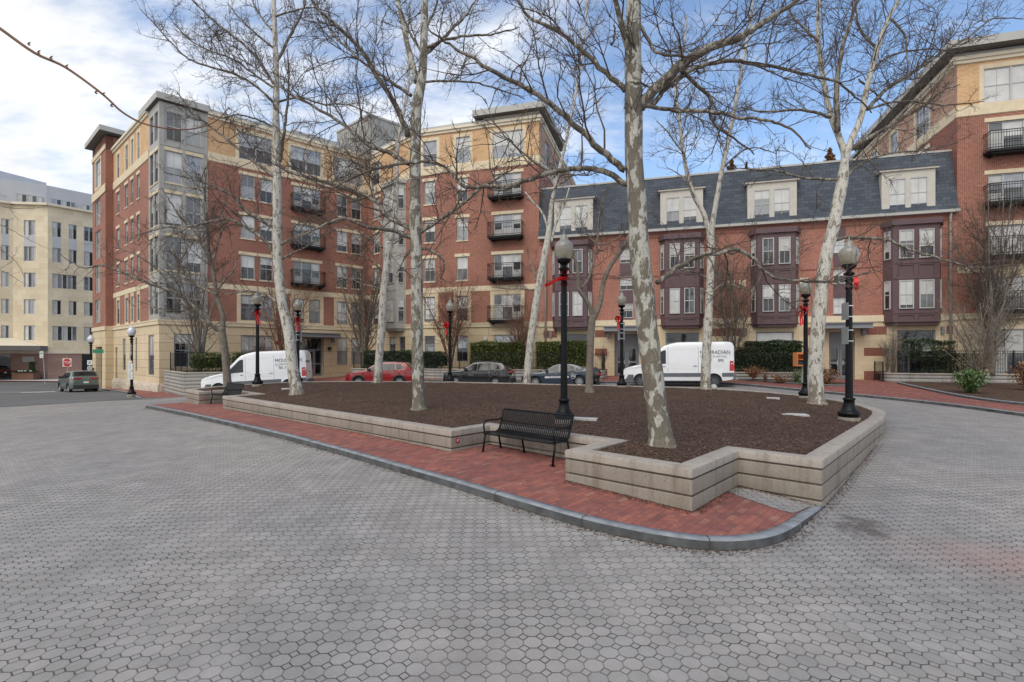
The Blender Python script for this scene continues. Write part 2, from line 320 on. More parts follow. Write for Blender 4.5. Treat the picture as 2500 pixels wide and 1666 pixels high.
def asphalt():
    m, t, b = newmat('asphalt'); q = NT(t); v = q.n('ShaderNodeTexCoord').outputs['Object']
    f = q.noise(v, .25, 6, .65); g = q.noise(v, 60, 3, .7)
    c = q.ramp(f, [(.3, (.085,.086,.09)), (.7, (.135,.134,.132))]); c = q.mix(1.0, c, q.ramp(g, [(.3, (.8,)*3), (.7, (1.2,)*3)]), 'MULTIPLY')
    t.links.new(c, b.inputs['Base Color']); b.inputs['Roughness'].default_value = .9; q.bump(b, g, .4, .005); return m
M['asphalt'] = asphalt()
def mulch():
    m, t, b = newmat('bark_mulch'); q = NT(t); v = q.n('ShaderNodeTexCoord').outputs['Object']
    vs = q.n('ShaderNodeMapping', {'Vector': v, 'Scale': (1, 1.6, 1)}).outputs[0]
    vo = q.n('ShaderNodeTexVoronoi', {'Vector': vs, 'Scale': 30.0, 'Randomness': 1.0}); g = q.noise(v, 22, 5, .75, .6); f = q.noise(v, 1.0, 5, .65)
    c = q.ramp(vo.outputs['Color'], [(.15, (.034,.016,.009)), (.5, (.080,.042,.024)), (.85, (.15,.085,.050))])
    c = q.mix(1.0, c, q.ramp(g, [(.3, (.55,)*3), (.7, (1.4,)*3)]), 'MULTIPLY'); c = q.mix(1.0, c, q.ramp(f, [(.3, (.8,)*3), (.7, (1.25,1.2,1.15))]), 'MULTIPLY')
    t.links.new(c, b.inputs['Base Color']); b.inputs['Roughness'].default_value = .95
    q.bump(b, q.m('ADD', vo.outputs['Distance'], g), .9, .03); return m
M['mulch'] = mulch()
# ------------------------------------------------------------------ mesh builder and tagging
def wloc(o):
    v = Vector((0, 0, 0))
    while o: v = v + o.location; o = o.parent
    return v
class MB:
    def __init__(s): s.v = []; s.f = []; s.m = []; s.uv = []; s.has = False
    def face(s, pts, mi=0, uv=None):
        k = len(s.v); s.v.extend([tuple(p) for p in pts]); s.f.append(tuple(range(k, k+len(pts)))); s.m.append(mi)
        if uv: s.has = True
        s.uv.append(uv)
    def box(s, a, b, mi=0, T=None):
        x0,y0,z0 = a; x1,y1,z1 = b
        c = [(x0,y0,z0),(x1,y0,z0),(x1,y1,z0),(x0,y1,z0),(x0,y0,z1),(x1,y0,z1),(x1,y1,z1),(x0,y1,z1)]
        if T: c = [T(*p) for p in c]
        for q, uvq in (((0,3,2,1),0),((4,5,6,7),0),((0,1,5,4),1),((1,2,6,5),2),((2,3,7,6),1),((3,0,4,7),2)):
            src = [((x0,y0,z0),(x1,y0,z0),(x1,y1,z0),(x0,y1,z0),(x0,y0,z1),(x1,y0,z1),(x1,y1,z1),(x0,y1,z1))[i] for i in q]
            uv = [(p[0],p[1]) if uvq == 0 else ((p[0],p[2]) if uvq == 1 else (p[1],p[2])) for p in src]
            s.face([c[i] for i in q], mi, uv)
    def grid(s, rows, mi=0, closed=False, uvs=None):
        k = len(s.v); nr = len(rows); nc = len(rows[0])
        for r in rows: s.v.extend([tuple(p) for p in r])
        for i in range(nr-1):
            for j in range(nc if closed else nc-1):
                j2 = (j+1) % nc
                s.f.append((k+i*nc+j, k+i*nc+j2, k+(i+1)*nc+j2, k+(i+1)*nc+j)); s.m.append(mi); s.uv.append(None)
    def cap(s, pts, mi=0): s.face(pts, mi)
    def lathe(s, prof, seg=20, mi=0, c=(0,0), caps=True):
        rows = []
        for r, z in prof:
            row = []
            for i in range(seg):
                a = 2*math.pi*i/seg
                x, y = r*math.cos(a), r*math.sin(a)
                row.append((c[0]+x, c[1]+y, z))
            rows.append(row)
        s.grid(rows, mi, True)
        if caps and prof[0][0] > 1e-4: s.cap(list(reversed(rows[0])), mi)
        if caps and prof[-1][0] > 1e-4: s.cap(rows[-1], mi)
    def tube(s, pts, rad, n=6, mi=0, cap=True):
        m = len(pts); k = len(s.v)
        d = (pts[-1][0]-pts[0][0], pts[-1][1]-pts[0][1], pts[-1][2]-pts[0][2])
        for i in range(m):
            a = pts[i-1] if i > 0 else pts[i]; b = pts[i+1] if i < m-1 else pts[i]
            tx, ty, tz = b[0]-a[0], b[1]-a[1], b[2]-a[2]
            l = math.sqrt(tx*tx+ty*ty+tz*tz) or 1; tx /= l; ty /= l; tz /= l
            if abs(tz) < .75 or i == 0 and abs(tz) < .9: ux, uy, uz = -ty, tx, 0.
            else: ux, uy, uz = 0., -tz, ty
            if i > 0:
                # keep frame continuous
                ux, uy, uz = pu; dd = ux*tx+uy*ty+uz*tz; ux -= dd*tx; uy -= dd*ty; uz -= dd*tz
            l = math.sqrt(ux*ux+uy*uy+uz*uz) or 1; ux /= l; uy /= l; uz /= l; pu = (ux, uy, uz)
            wx, wy, wz = ty*uz-tz*uy, tz*ux-tx*uz, tx*uy-ty*ux
            r = rad[i] if hasattr(rad, '__len__') else rad; p = pts[i]
            for j in range(n):
                c, sn = CS[n][j]
                c *= r; sn *= r
                s.v.append((p[0]+ux*c+wx*sn, p[1]+uy*c+wy*sn, p[2]+uz*c+wz*sn))
        for i in range(m-1):
            for j in range(n):
                j2 = (j+1) % n
                s.f.append((k+i*n+j, k+i*n+j2, k+(i+1)*n+j2, k+(i+1)*n+j)); s.m.append(mi); s.uv.append(None)
        if cap and n > 3:
            s.f.append(tuple(k+(m-1)*n+j for j in range(n))); s.m.append(mi); s.uv.append(None)
            s.f.append(tuple(k+n-1-j for j in range(n))); s.m.append(mi); s.uv.append(None)
    def build(s, name, mats, parent=None, smooth=False, world=True, angle=None):
        me = bpy.data.meshes.new(name)
        o0 = wloc(parent) if (parent is not None and world) else Vector((0,0,0))
        V = np.array(s.v, dtype=np.float32).reshape(-1, 3) - np.array(o0, dtype=np.float32)
        lens = np.array([len(f) for f in s.f], dtype=np.int32)
        loops = np.array([i for f in s.f for i in f], dtype=np.int32)
        me.vertices.add(len(V)); me.vertices.foreach_set('co', V.ravel())
        me.loops.add(len(loops)); me.loops.foreach_set('vertex_index', loops)
        me.polygons.add(len(lens)); st = np.zeros(len(lens), dtype=np.int32); st[1:] = np.cumsum(lens)[:-1]
        me.polygons.foreach_set('loop_start', st); me.polygons.foreach_set('loop_total', lens)
        if not isinstance(mats, (list, tuple)): mats = [mats]
        for m_ in mats: me.materials.append(M[m_] if isinstance(m_, str) else m_)
        me.polygons.foreach_set('material_index', np.array(s.m, dtype=np.int32))
        if smooth: me.polygons.foreach_set('use_smooth', np.ones(len(lens), dtype=bool))
        if s.has:
            uvl = me.uv_layers.new(name='UVMap'); a = []
            for f, u in zip(s.f, s.uv): a.extend(u if u else [(0, 0)]*len(f))
            uvl.data.foreach_set('uv', np.array(a, dtype=np.float32).ravel())
        me.update(calc_edges=True)
        if angle is not None and smooth: me.set_sharp_from_angle(angle=R(angle))
        ob = bpy.data.objects.new(name, me); sc.collection.objects.link(ob)
        if parent is not None: ob.parent = parent
        return ob
CS = {n: [(math.cos(2*math.pi*j/n), math.sin(2*math.pi*j/n)) for j in range(n)] for n in range(3, 25)}
def tag(o, label=None, cat=None, group=None, kind=None):
    if label: o['label'] = label
    if cat: o['category'] = cat
    if group: o['group'] = group
    if kind: o['kind'] = kind
    return o
def thing(name, loc, label, cat, group=None, rz=0):
    o = bpy.data.objects.new(name, None); sc.collection.objects.link(o); o.location = loc; o.rotation_euler = (0, 0, rz)
    return tag(o, label, cat, group)
def copy_tree(o, parent=None):
    c = o.copy(); sc.collection.objects.link(c)
    if parent is not None: c.parent = parent
    for ch in list(o.children): copy_tree(ch, c)
    return c
def text(body, name, mat, parent, mtx, size=.2, depth=.004, align='LEFT', sx=1.0):
    cu = bpy.data.curves.new(name, 'FONT'); cu.body = body; cu.size = size; cu.extrude = depth; cu.align_x = align
    tmp = bpy.data.objects.new('tmp_text', cu); sc.collection.objects.link(tmp)
    dg = bpy.context.evaluated_depsgraph_get(); me = bpy.data.meshes.new_from_object(tmp.evaluated_get(dg)); 
    bpy.data.objects.remove(tmp)
    me.transform(Matrix.Diagonal((sx, 1, 1, 1))); me.transform(mtx); me.name = name; me.materials.clear(); me.materials.append(M[mat])
    ob = bpy.data.objects.new(name, me); sc.collection.objects.link(ob)
    if parent is not None: ob.parent = parent
    return ob
# ------------------------------------------------------------------ ground sheets
def structure(mb, name, mat, kind='structure', **k):
    o = mb.build(name, mat, None, **k); tag(o, kind=kind); return o
def gridsheet(xs, ys, off=0.0):
    mb = MB(); X, Y = np.meshgrid(xs, ys); Z = Gn(X, Y)+off
    mb.grid([[(X[i,j], Y[i,j], Z[i,j]) for j in range(len(xs))] for i in range(len(ys))]); return mb
xs = np.r_[-900, -500, -300, -200, -150, -120, np.arange(-100, 70.1, 1.0), 90, 130, 200, 400, 900]
ys = np.r_[-400, -150, -80, -50, -30, -20, np.arange(-14, 90.1, 1.0), 110, 150, 220, 400, 900]
structure(gridsheet(xs, ys), 'ground', 'pavers', smooth=True)
def subdiv(poly, step):
    o = []
    for a, b in zip(poly[:-1], poly[1:]):
        n = max(1, int(math.hypot(b[0]-a[0], b[1]-a[1])/step))
        for i in range(n): o.append((a[0]+(b[0]-a[0])*i/n, a[1]+(b[1]-a[1])*i/n))
    o.append(tuple(poly[-1][:2])); return o
def resample(poly, n):
    d = [0]
    for a, b in zip(poly[:-1], poly[1:]): d.append(d[-1]+math.hypot(b[0]-a[0], b[1]-a[1]))
    o = []
    for i in range(n):
        t = d[-1]*i/(n-1); k = max(j for j in range(len(d)-1) if d[j] <= t+1e-9)
        f = (t-d[k])/max(1e-9, d[k+1]-d[k]); o.append((poly[k][0]+(poly[k+1][0]-poly[k][0])*f, poly[k][1]+(poly[k+1][1]-poly[k][1])*f))
    return o
def smoothline(poly, n=6):
    o = []
    P = [poly[0]]+list(poly)+[poly[-1]]
    for i in range(1, len(P)-2):
        for k in range(n):
            t = k/n; a, b, c, d = P[i-1], P[i], P[i+1], P[i+2]
            o.append(tuple(.5*((2*b[j])+(-a[j]+c[j])*t+(2*a[j]-5*b[j]+4*c[j]-d[j])*t*t+(-a[j]+3*b[j]-3*c[j]+d[j])*t**3) for j in range(len(b))))
    o.append(tuple(poly[-1])); return o
def strip(A, B, n, m, off, offB=None, name='sheet', mat='sidewalk'):
    A = resample(A, n); B = resample(B, n); mb = MB(); rows = []
    for j in range(m+1):
        f = j/m; row = [(a[0]+(b[0]-a[0])*f, a[1]+(b[1]-a[1])*f) for a, b in zip(A, B)]
        z = Gn([p[0] for p in row], [p[1] for p in row]); o = off if offB is None else off+(offB-off)*f
        rows.append([(p[0], p[1], zz+(o(p) if callable(o) else o)) for p, zz in zip(row, z)])
    mb.grid(rows); return structure(mb, name, mat, smooth=True)
strip([(-24,30.4),(-27,26.9),(-60,26.5),(-130,26)], [(-24,52.5),(-40,53),(-80,52),(-130,51)], 120, 30, .012, name='street', mat='asphalt')
strip([(-24.2,30.2),(-21.5,30.6),(-24.8,34.2),(-28.5,38),(-33.5,42.5),(-39,48)], [(-24.2,30.2),(-25,34),(-30,38),(-35,42),(-40,46),(-43,50)], 60, 10, .014, name='street', mat='asphalt')
# lane markings on the cross street
def marking(p0, p1, w):
    d = Vector((p1[0]-p0[0], p1[1]-p0[1])).normalized(); n = Vector((-d.y, d.x))*w/2
    pts = subdiv([p0, p1], 1.0); mb = MB(); mb.grid([[(p[0]+n.x, p[1]+n.y, G(p[0]+n.x, p[1]+n.y)+.03) for p in pts], [(p[0]-n.x, p[1]-n.y, G(p[0]-n.x, p[1]-n.y)+.03) for p in pts]])
    return structure(mb, 'road_marking', 'white')
marking((-70,38.6),(-34.5,40.0),.16); marking((-70,40.4),(-33.5,41.6),.12)
marking((-43.3,39.3),(-41.6,40.8),.8); marking((-38.3,39.6),(-36.9,41.0),.8)
# far kerb with a band of red brick and its pavement
strip([(-25,53.2),(-40,53.6),(-80,52.6),(-130,51.6)], [(-25,54.3),(-40,54.7),(-80,53.6),(-130,52.6)], 60, 2, .10, name='pavement', mat='sidewalk')
strip([(-25,54.3),(-40,54.7),(-80,53.6),(-130,52.6)], [(-25,75),(-40,75),(-80,75),(-130,75)], 60, 14, .09, name='pavement', mat='slab')
def kerb(line, w, h, name='kerb', mat='granite', below=.25, hf=None, hp=None):
    """kerb following line (its road-side top edge); the width goes to the left of the direction of travel"""
    pts = subdiv(line, .35); mb = MB(); secs = []
    for i, p in enumerate(pts):
        a = pts[max(0, i-1)]; b = pts[min(len(pts)-1, i+1)]; d = Vector((b[0]-a[0], b[1]-a[1])).normalized(); n = Vector((-d.y, d.x))
        z = G(p[0], p[1]); hh = h*(hf(i/(len(pts)-1)) if hf else 1)
        if hp: hh = hp(p)
        q = (p[0]+n.x*w, p[1]+n.y*w)
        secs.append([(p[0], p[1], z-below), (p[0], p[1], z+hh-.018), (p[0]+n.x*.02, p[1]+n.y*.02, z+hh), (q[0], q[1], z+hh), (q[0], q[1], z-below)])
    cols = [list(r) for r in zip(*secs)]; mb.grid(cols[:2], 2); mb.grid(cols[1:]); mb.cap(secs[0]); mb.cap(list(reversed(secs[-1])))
    # dark joints between the stones
    acc = 0; nxt = 1.1
    for i in range(1, len(pts)):
        acc += math.hypot(pts[i][0]-pts[i-1][0], pts[i][1]-pts[i-1][1])
        if acc > nxt and i < len(pts)-1:
            nxt = acc + 1.5 + rnd.random()*.9
            p = secs[i]; d = Vector((pts[i+1][0]-pts[i][0], pts[i+1][1]-pts[i][1], 0)).normalized()*.006; n3 = Vector((d.y, -d.x, 0)).normalized()*.003
            a = [Vector(p[0])+n3, Vector(p[1])+n3+Vector((0,0,.002)), Vector(p[2])+Vector((0,0,.003)), Vector(p[3])+Vector((0,0,.003))]
            mb.grid([[x-d for x in a], [x+d for x in a]], 1)
    return structure(mb, name, [mat, 'mulch_dark', 'granite_face_dirt_shade'])
KL = [(-15.9,22.05),(-11.6,18.2),(-5.85,12.98),(-1.85,9.2),(0,7.5),(.8,6.82),(1.35,6.45),(1.85,6.2),(2.36,6.06),(2.9,6.12),(3.36,6.35),(3.85,6.78)]
KLs = KL[:4]+smoothline(KL[4:], 5)
BL = [(-14.3,23.2),(-10.3,20.6),(-4.6,15.5),(-.3,12.2),(1.8,10.2),(2.6,9.3),(3.3,9.2),(3.9,9.2),(4.4,8.9),(4.9,8.6)]
def inset(line, w):
    o = []
    for i, p in enumerate(line):
        a = line[max(0, i-1)]; b = line[min(len(line)-1, i+1)]; d = Vector((b[0]-a[0], b[1]-a[1])).normalized(); o.append((p[0]-d.y*w, p[1]+d.x*w))
    return o
def swoff(p):
    t = min(1, max(0, (p[0]-2.9)/1.7)); return .123-.085*t*t
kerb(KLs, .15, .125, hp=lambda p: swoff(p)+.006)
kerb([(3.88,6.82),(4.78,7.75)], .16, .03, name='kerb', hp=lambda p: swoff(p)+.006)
A_ = inset(KLs+[(4.78,7.75)], .145)
# brick walk between kerb and planter
An = resample(A_, 110); Bn = resample(BL, 110); mb = MB(); rows = []
for j in range(9):
    f = j/8; row = [(a[0]+(b[0]-a[0])*f, a[1]+(b[1]-a[1])*f) for a, b in zip(An, Bn)]
    rows.append([(p[0], p[1], G(*p)+swoff(p)) for p in row])
mb.grid(rows); structure(mb, 'brick_walk', 'sidewalk', smooth=True)
# strip of grey pavers at the end of the brick walk, by the planter corner
mb = MB()
poly = [(3.72,8.33),(4.64,7.62),(4.70,7.80),(4.30,7.22),(3.98,7.08),(3.78,7.45),(3.62,7.95)]
A2 = resample([(3.70,8.38),(4.0,8.2),(4.68,7.64)], 10); B2 = resample([(3.35,8.15),(3.66,7.55),(3.92,7.12),(4.42,7.55)], 10)
mb.grid([[(p[0], p[1], G(*p)+swoff(p)+.006) for p in A2], [((p[0]+r[0])/2, (p[1]+r[1])/2, G((p[0]+r[0])/2, (p[1]+r[1])/2)+swoff(((p[0]+r[0])/2,0))+.006) for p, r in zip(A2, B2)], [(p[0], p[1], G(*p)+swoff(p)+.006) for p in B2]])
structure(mb, 'paver_patch', 'pavers')
# pavement along the building
RK = [(17.6,14.0),(17,16.8),(16.85,19.3),(16.3,21.8),(15.2,24.2),(13.9,26.8),(12.8,29.0),(11,30.3),(9,31.0),(5.5,33.0),(3,34.3),(-2.3,35.6),(-6,36.2),(-9.5,36.1),(-12.5,35.0),(-15.5,33.2),(-17.6,32.7),(-18.6,32.6)]
RK = smoothline(list(reversed(RK)), 4)
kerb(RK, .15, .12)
B3 = [(32,14.5),(30,20),(29,26),(27.4,30.3),(24,31.3),(20,32.6),(16,33.8),(12,35),(8,36.2),(4,37.4),(0,38.5),(-4,39.7),(-7.5,40.8),(-10,43),(-12.8,45.6),(-16,43),(-18,41.5),(-20.5,38.5),(-22.5,37)]
strip(inset(RK, .14), [(p[0], p[1]+.4) for p in reversed(B3)], 110, 12, .118, name='pavement', mat='sidewalk')
LKb = [(-19.0,30.0),(-20.3,29.9),(-21.8,30.2),(-23.6,31.9),(-26.2,34.9),(-29.5,38.2),(-33.3,41.8),(-37.5,46),(-43,51)]
LKs = smoothline(list(reversed(LKb)), 4)
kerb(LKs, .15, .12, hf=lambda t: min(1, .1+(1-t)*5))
strip(inset(LKs, .14), [(-44,53.6),(-39,49),(-33,43.6),(-28.5,39.6),(-24.4,36.2),(-22.3,34),(-20.5,32),(-19.0,31.4)], 60, 8, lambda p: .118*min(1, max(.08, (-19.5-p[0])/3)), name='pavement', mat='sidewalk')
# ------------------------------------------------------------------ the central raised bed
U_ = Vector((.741, -.671)); V_ = Vector((.671, .741))
isl = [(2.50,7.04),(3.77,8.45),(4.67,7.64),(9.2,12.6)]
isl += smoothline([(9.2,12.6),(10.55,14.4),(11.35,16.6),(11.6,18.8),(11.1,20.9),(9.9,22.6),(8.3,23.7),(5.4,24.7),(2.1,25.7),(-.14,26.6),(-4.5,27.9),(-8.2,28.3),(-10.6,28.1),(-12.2,27.3),(-13.4,25.7),(-14.1,24.1),(-14.55,22.65)], 4)[1:]
isl += [(-13.2,21.4),(-12.4,22.29),(-10.34,20.46),(-11.15,19.57),(-1.27,10.62),(-.505,11.47),(1.74,9.44),(.89,8.50)]
isl = [Vector(p) for p in isl]
def capz(x, y):
    t = min(1, max(0, (y-19)/8)); return .11*t*t*(3-2*t)
def offset_loop(L, w):
    """positive w = inwards (loop runs counter-clockwise)"""
    o = []; n = len(L)
    for i in range(n):
        a, b, c = L[i-1], L[i], L[(i+1) % n]
        d1 = (b-a).normalized(); d2 = (c-b).normalized(); n1 = Vector((-d1.y, d1.x)); n2 = Vector((-d2.y, d2.x))
        m = (n1+n2); l = m.length; m = m/l; k = w/max(.35, m.dot(n1)); o.append(b+m*k)
    return o
def ringrows(levels):
    """levels: (inset, dz) pairs"""
    rows = []
    for w, dz in levels:
        L = offset_loop(isl, w)
        rows.append([(p.x, p.y, capz(q.x, q.y)+dz) for p, q in zip(L, isl)])
    return rows
bed = thing('planter', (0, 18, 0), 'large raised bed with a low banded concrete wall in the middle of the court', 'raised bed')
cap = MB(); cap.grid(ringrows([(.012,-.135),(-.004,-.125),(-.004,-.03),(.006,-.008),(.024,0),(.28,0),(.30,-.012),(.30,-.2)]), 0, True)
cap.build('coping', 'coping', bed, smooth=True, angle=35)
wallb = MB(); lv = [(.02,-.12)]; z = -.135
lv = [(.05,-.13),(.05,-.158),(.014,-.16),(.008,-.168)]
z = -.165
while z > -1.25:
    lv += [(.004, z-.01), (.004, z-.198), (.014, z-.205), (.05, z-.207), (.05, z-.230), (.014, z-.232), (.008, z-.240)]; z -= .24
wallb.grid(ringrows(lv), 0, True); wallb.build('wall', 'concrete', bed, smooth=True, angle=30)
jn = MB()
islo = offset_loop(isl, .001)
for i in range(len(isl)):
    a, b = islo[i], islo[(i+1) % len(isl)]; L = (b-a).length
    k = int(L/1.55)
    for j in range(1, k+1):
        if L < 2.6: continue
        p = a+(b-a)*(j/(k+1)); d = (b-a).normalized(); n = Vector((d.y, -d.x))
        q = p+n*.0005; jn.box((-.004,0,-1.1),(.004,.004,-.17), 0, lambda x, y, z, q=q, d=d, n=n: (q.x+d.x*x+n.x*y, q.y+d.y*x+n.y*y, capz(q.x,q.y)+z))
jn.build('joint', 'concrete', bed)
# mulch surface
IX = np.array([p.x for p in isl]); IY = np.array([p.y for p in isl])
def inside_dist(X, Y):
    ins = np.zeros(X.shape, bool); dist = np.full(X.shape, 1e9); n = len(IX)
    for i in range(n):
        x1, y1, x2, y2 = IX[i], IY[i], IX[(i+1) % n], IY[(i+1) % n]
        c = ((y1 > Y) != (y2 > Y)) & (X < (x2-x1)*(Y-y1)/((y2-y1) if y2 != y1 else 1e-9)+x1); ins ^= c
        L2 = (x2-x1)**2+(y2-y1)**2; t = np.clip(((X-x1)*(x2-x1)+(Y-y1)*(y2-y1))/L2, 0, 1)
        dist = np.minimum(dist, np.hypot(X-x1-t*(x2-x1), Y-y1-t*(y2-y1)))
    return ins, dist
rs = np.random.RandomState(3)
def smooth_noise(X, Y, sc_, seed):
    r = np.random.RandomState(seed); n = 128; T = r.rand(n, n)
    x = X/sc_; y = Y/sc_; xi = np.floor(x).astype(int); yi = np.floor(y).astype(int); fx = x-xi; fy = y-yi; fx = fx*fx*(3-2*fx); fy = fy*fy*(3-2*fy)
    g = lambda a, b: T[a % n, b % n]
    return (g(xi,yi)*(1-fx)+g(xi+1,yi)*fx)*(1-fy)+(g(xi,yi+1)*(1-fx)+g(xi+1,yi+1)*fx)*fy-.5
def mulch_z(X, Y, dist):
    t = np.clip((Y-19)/8, 0, 1); cz = .11*t*t*(3-2*t)
    m = np.clip((dist-.3)/2.5, 0, 1); m = m*m*(3-2*m)
    return cz-.035+.075*m+smooth_noise(X,Y,.9,1)*.05*np.clip(dist-.25,0,1)+smooth_noise(X,Y,.23,2)*.03+smooth_noise(X,Y,.1,5)*.018
st = .1
gx = np.arange(-15, 12, st); gy = np.arange(6.8, 29, st)
XX, YY = np.meshgrid(gx, gy); ins, dist = inside_dist(XX, YY); ZZ = mulch_z(XX, YY, dist)
Ic, Dc = inside_dist(XX+st/2, YY+st/2); ok = Ic & (Dc > .14)
idx = -np.ones(XX.shape, int); mb = MB()
J, I = np.nonzero(ok)
for j, i in zip(J, I):
    if j+1 >= XX.shape[0] or i+1 >= XX.shape[1]: continue
    q = []
    for jj, ii in ((j,i),(j,i+1),(j+1,i+1),(j+1,i)):
        if idx[jj,ii] < 0: idx[jj,ii] = len(mb.v); mb.v.append((XX[jj,ii], YY[jj,ii], ZZ[jj,ii]))
        q.append(int(idx[jj,ii]))
    mb.f.append(tuple(q)); mb.m.append(0); mb.uv.append(None)
tag(mb.build('mulch', 'mulch', None, smooth=True), 'dark brown bark mulch filling the raised bed', 'mulch', kind='stuff')
# loose chips on the mulch
mb = MB(); n = 0
while n < 26000:
    k = 4000; 
    d_ = 7+20*rs.rand(k)**1.5; x_ = (rs.rand(k)*2.2-1.25)*d_*.9; y_ = d_
    i_, ds = inside_dist(x_, y_); zz = mulch_z(x_, y_, ds)
    for x, y, z, a, b in zip(x_, y_, zz, i_, ds):
        if not a or b < .27: continue
        L = .010+.022*rnd.random(); w = .004+.006*rnd.random(); an = rnd.random()*6.28; c, s_ = math.cos(an), math.sin(an); t = (rnd.random()-.5)*.7*L
        mb.face([(x-c*L-s_*w, y-s_*L+c*w, z+.012-t), (x-c*L+s_*w, y-s_*L-c*w, z+.010-t), (x+c*L+s_*w, y+s_*L-c*w, z+.012+t), (x+c*L-s_*w, y+s_*L+c*w, z+.016+t)])
        n += 1
tag(mb.build('mulch_chips', 'chips'), 'loose wood chips and leaf bits lying on the mulch', 'wood chips', kind='stuff')
# brown debris gathered along kerb and wall foot
mb = MB()
def debris(line, n, side, lo, hi, off):
    q = subdiv(line, .2)
    for i in range(n):
        k = rnd.randrange(len(q)-1); a, b = q[k], q[k+1]; d = Vector((b[0]-a[0], b[1]-a[1])); d.normalize(); t = rnd.random(); w = side*(lo+(hi-lo)*rnd.random()**2.2)
        if math.sin(k*.37)+math.sin(k*.11+1) < rnd.uniform(-2.2,.6): continue
        x = a[0]+(b[0]-a[0])*t-d.y*w; y = a[1]+(b[1]-a[1])*t+d.x*w; L = .006+.016*rnd.random(); an = rnd.random()*6.28; c, s_ = math.cos(an)*L, math.sin(an)*L; z = G(x, y)+(off((x, y)) if callable(off) else off)+.006
        mb.face([(x-c,y-s_,z),(x+s_*.4,y-c*.4,z+.003),(x+c,y+s_,z+.002),(x-s_*.4,y+c*.4,z+.004)])
debris(KLs+[(4.78,7.75)], 5200, -1, .0, .16, .0)
debris([(-1.27,10.62),(-11.15,19.57)], 1500, 1, .0, .12, swoff); debris([(.89,8.50),(2.50,7.04),(3.77,8.45),(4.67,7.64)], 2200, -1, .0, .14, swoff); debris([(4.67,7.64),(9.2,12.6)], 1300, -1, .0, .14, .0)
debris([(-.505,11.47),(1.74,9.44)], 900, -1, .0, .15, swoff)
tag(mb.build('debris', 'chips'), 'brown leaf debris gathered along the kerb and the foot of the bed wall', 'leaf debris', kind='stuff')
# bits of litter on the near brick walk
mb = MB()
for i in range(500):
    t = rnd.random(); a = An[int(t*109)]; b = Bn[int(t*109)]; f = rnd.random()**1.5*.9; x = a[0]+(b[0]-a[0])*f; y = a[1]+(b[1]-a[1])*f
    L = .004+.009*rnd.random(); an = rnd.random()*6.28; z = G(x, y)+swoff((x,y))+.004
    mb.face([(x-math.cos(an)*L, y-math.sin(an)*L, z), (x+math.sin(an)*L*.6, y-math.cos(an)*L*.6, z+.004), (x+math.cos(an)*L, y+math.sin(an)*L, z), (x-math.sin(an)*L*.6, y+math.cos(an)*L*.6, z+.003)])
tag(mb.build('leaf_litter', 'stone_trim'), 'small pale leaf bits scattered over the brick walk', 'leaf litter', kind='stuff')
def mz(x, y):
    i_, d_ = inside_dist(np.array([x]), np.array([y])); return float(mulch_z(np.array([x]), np.array([y]), d_)[0])
# flat concrete covers in the mulch
for (px, py, w, l, lab) in ((1427,1026,.27,.62,'long pale concrete cover in the mulch beside the nearest lamp post'), (1939,1013.5,.36,.62,'square pale concrete cover in the mulch left of the rightmost lamp post'), (705,948,.25,.6,'small pale cover in the mulch left of the leaning sycamore'), (1887,973.5,.2,.4,'small pale cover far back in the mulch left of the right sycamore')):
    p = PZ(px, py, mz(*PZ(px, py, 0.03)[:2])); mb = MB(); z0 = mz(p.x, p.y)
    mb.box((-l/2,-w/2,-.05),(l/2,w/2,.035), 0, lambda x, y, z, p=p: (p.x+x*.93+y*.3, p.y-x*.36+y, z0+z)); tag(mb.build('utility_cover', 'slab'), lab, 'utility cover', 'flat covers in the mulch')
p = PZ(1737, 948.5, .06); mb = MB(); mb.lathe([(.001,0),(.12,.01),(.16,.08),(.15,.17),(.1,.24),(.001,.27)], 14, c=(p.x+.05, p.y-.1))
mb.v = [(a, b, c+mz(p.x, p.y-.1)-.02) for a, b, c in mb.v]
tag(mb.build('ball_light', 'slab', smooth=True), 'small grey ball shaped ground light at the foot of the white forked sycamore', 'ground light')
# mulched bed with kerb on the right
RB = smoothline([(22.0,29.0),(21.2,27),(20,23.8),(19.2,21),(19.3,19),(21,17.5),(26,16.5),(34,16.5)], 4)
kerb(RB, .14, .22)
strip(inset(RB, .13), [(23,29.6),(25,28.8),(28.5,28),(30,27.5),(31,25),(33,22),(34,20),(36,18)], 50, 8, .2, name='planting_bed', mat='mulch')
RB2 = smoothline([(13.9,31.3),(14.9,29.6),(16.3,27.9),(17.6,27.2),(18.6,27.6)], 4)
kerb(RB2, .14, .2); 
strip(inset(RB2, .13), [(14.5,32.2),(16,31.6),(17,31),(18.2,30.2),(19.0,29.2)], 24, 4, .19, name='planting_bed', mat='mulch')
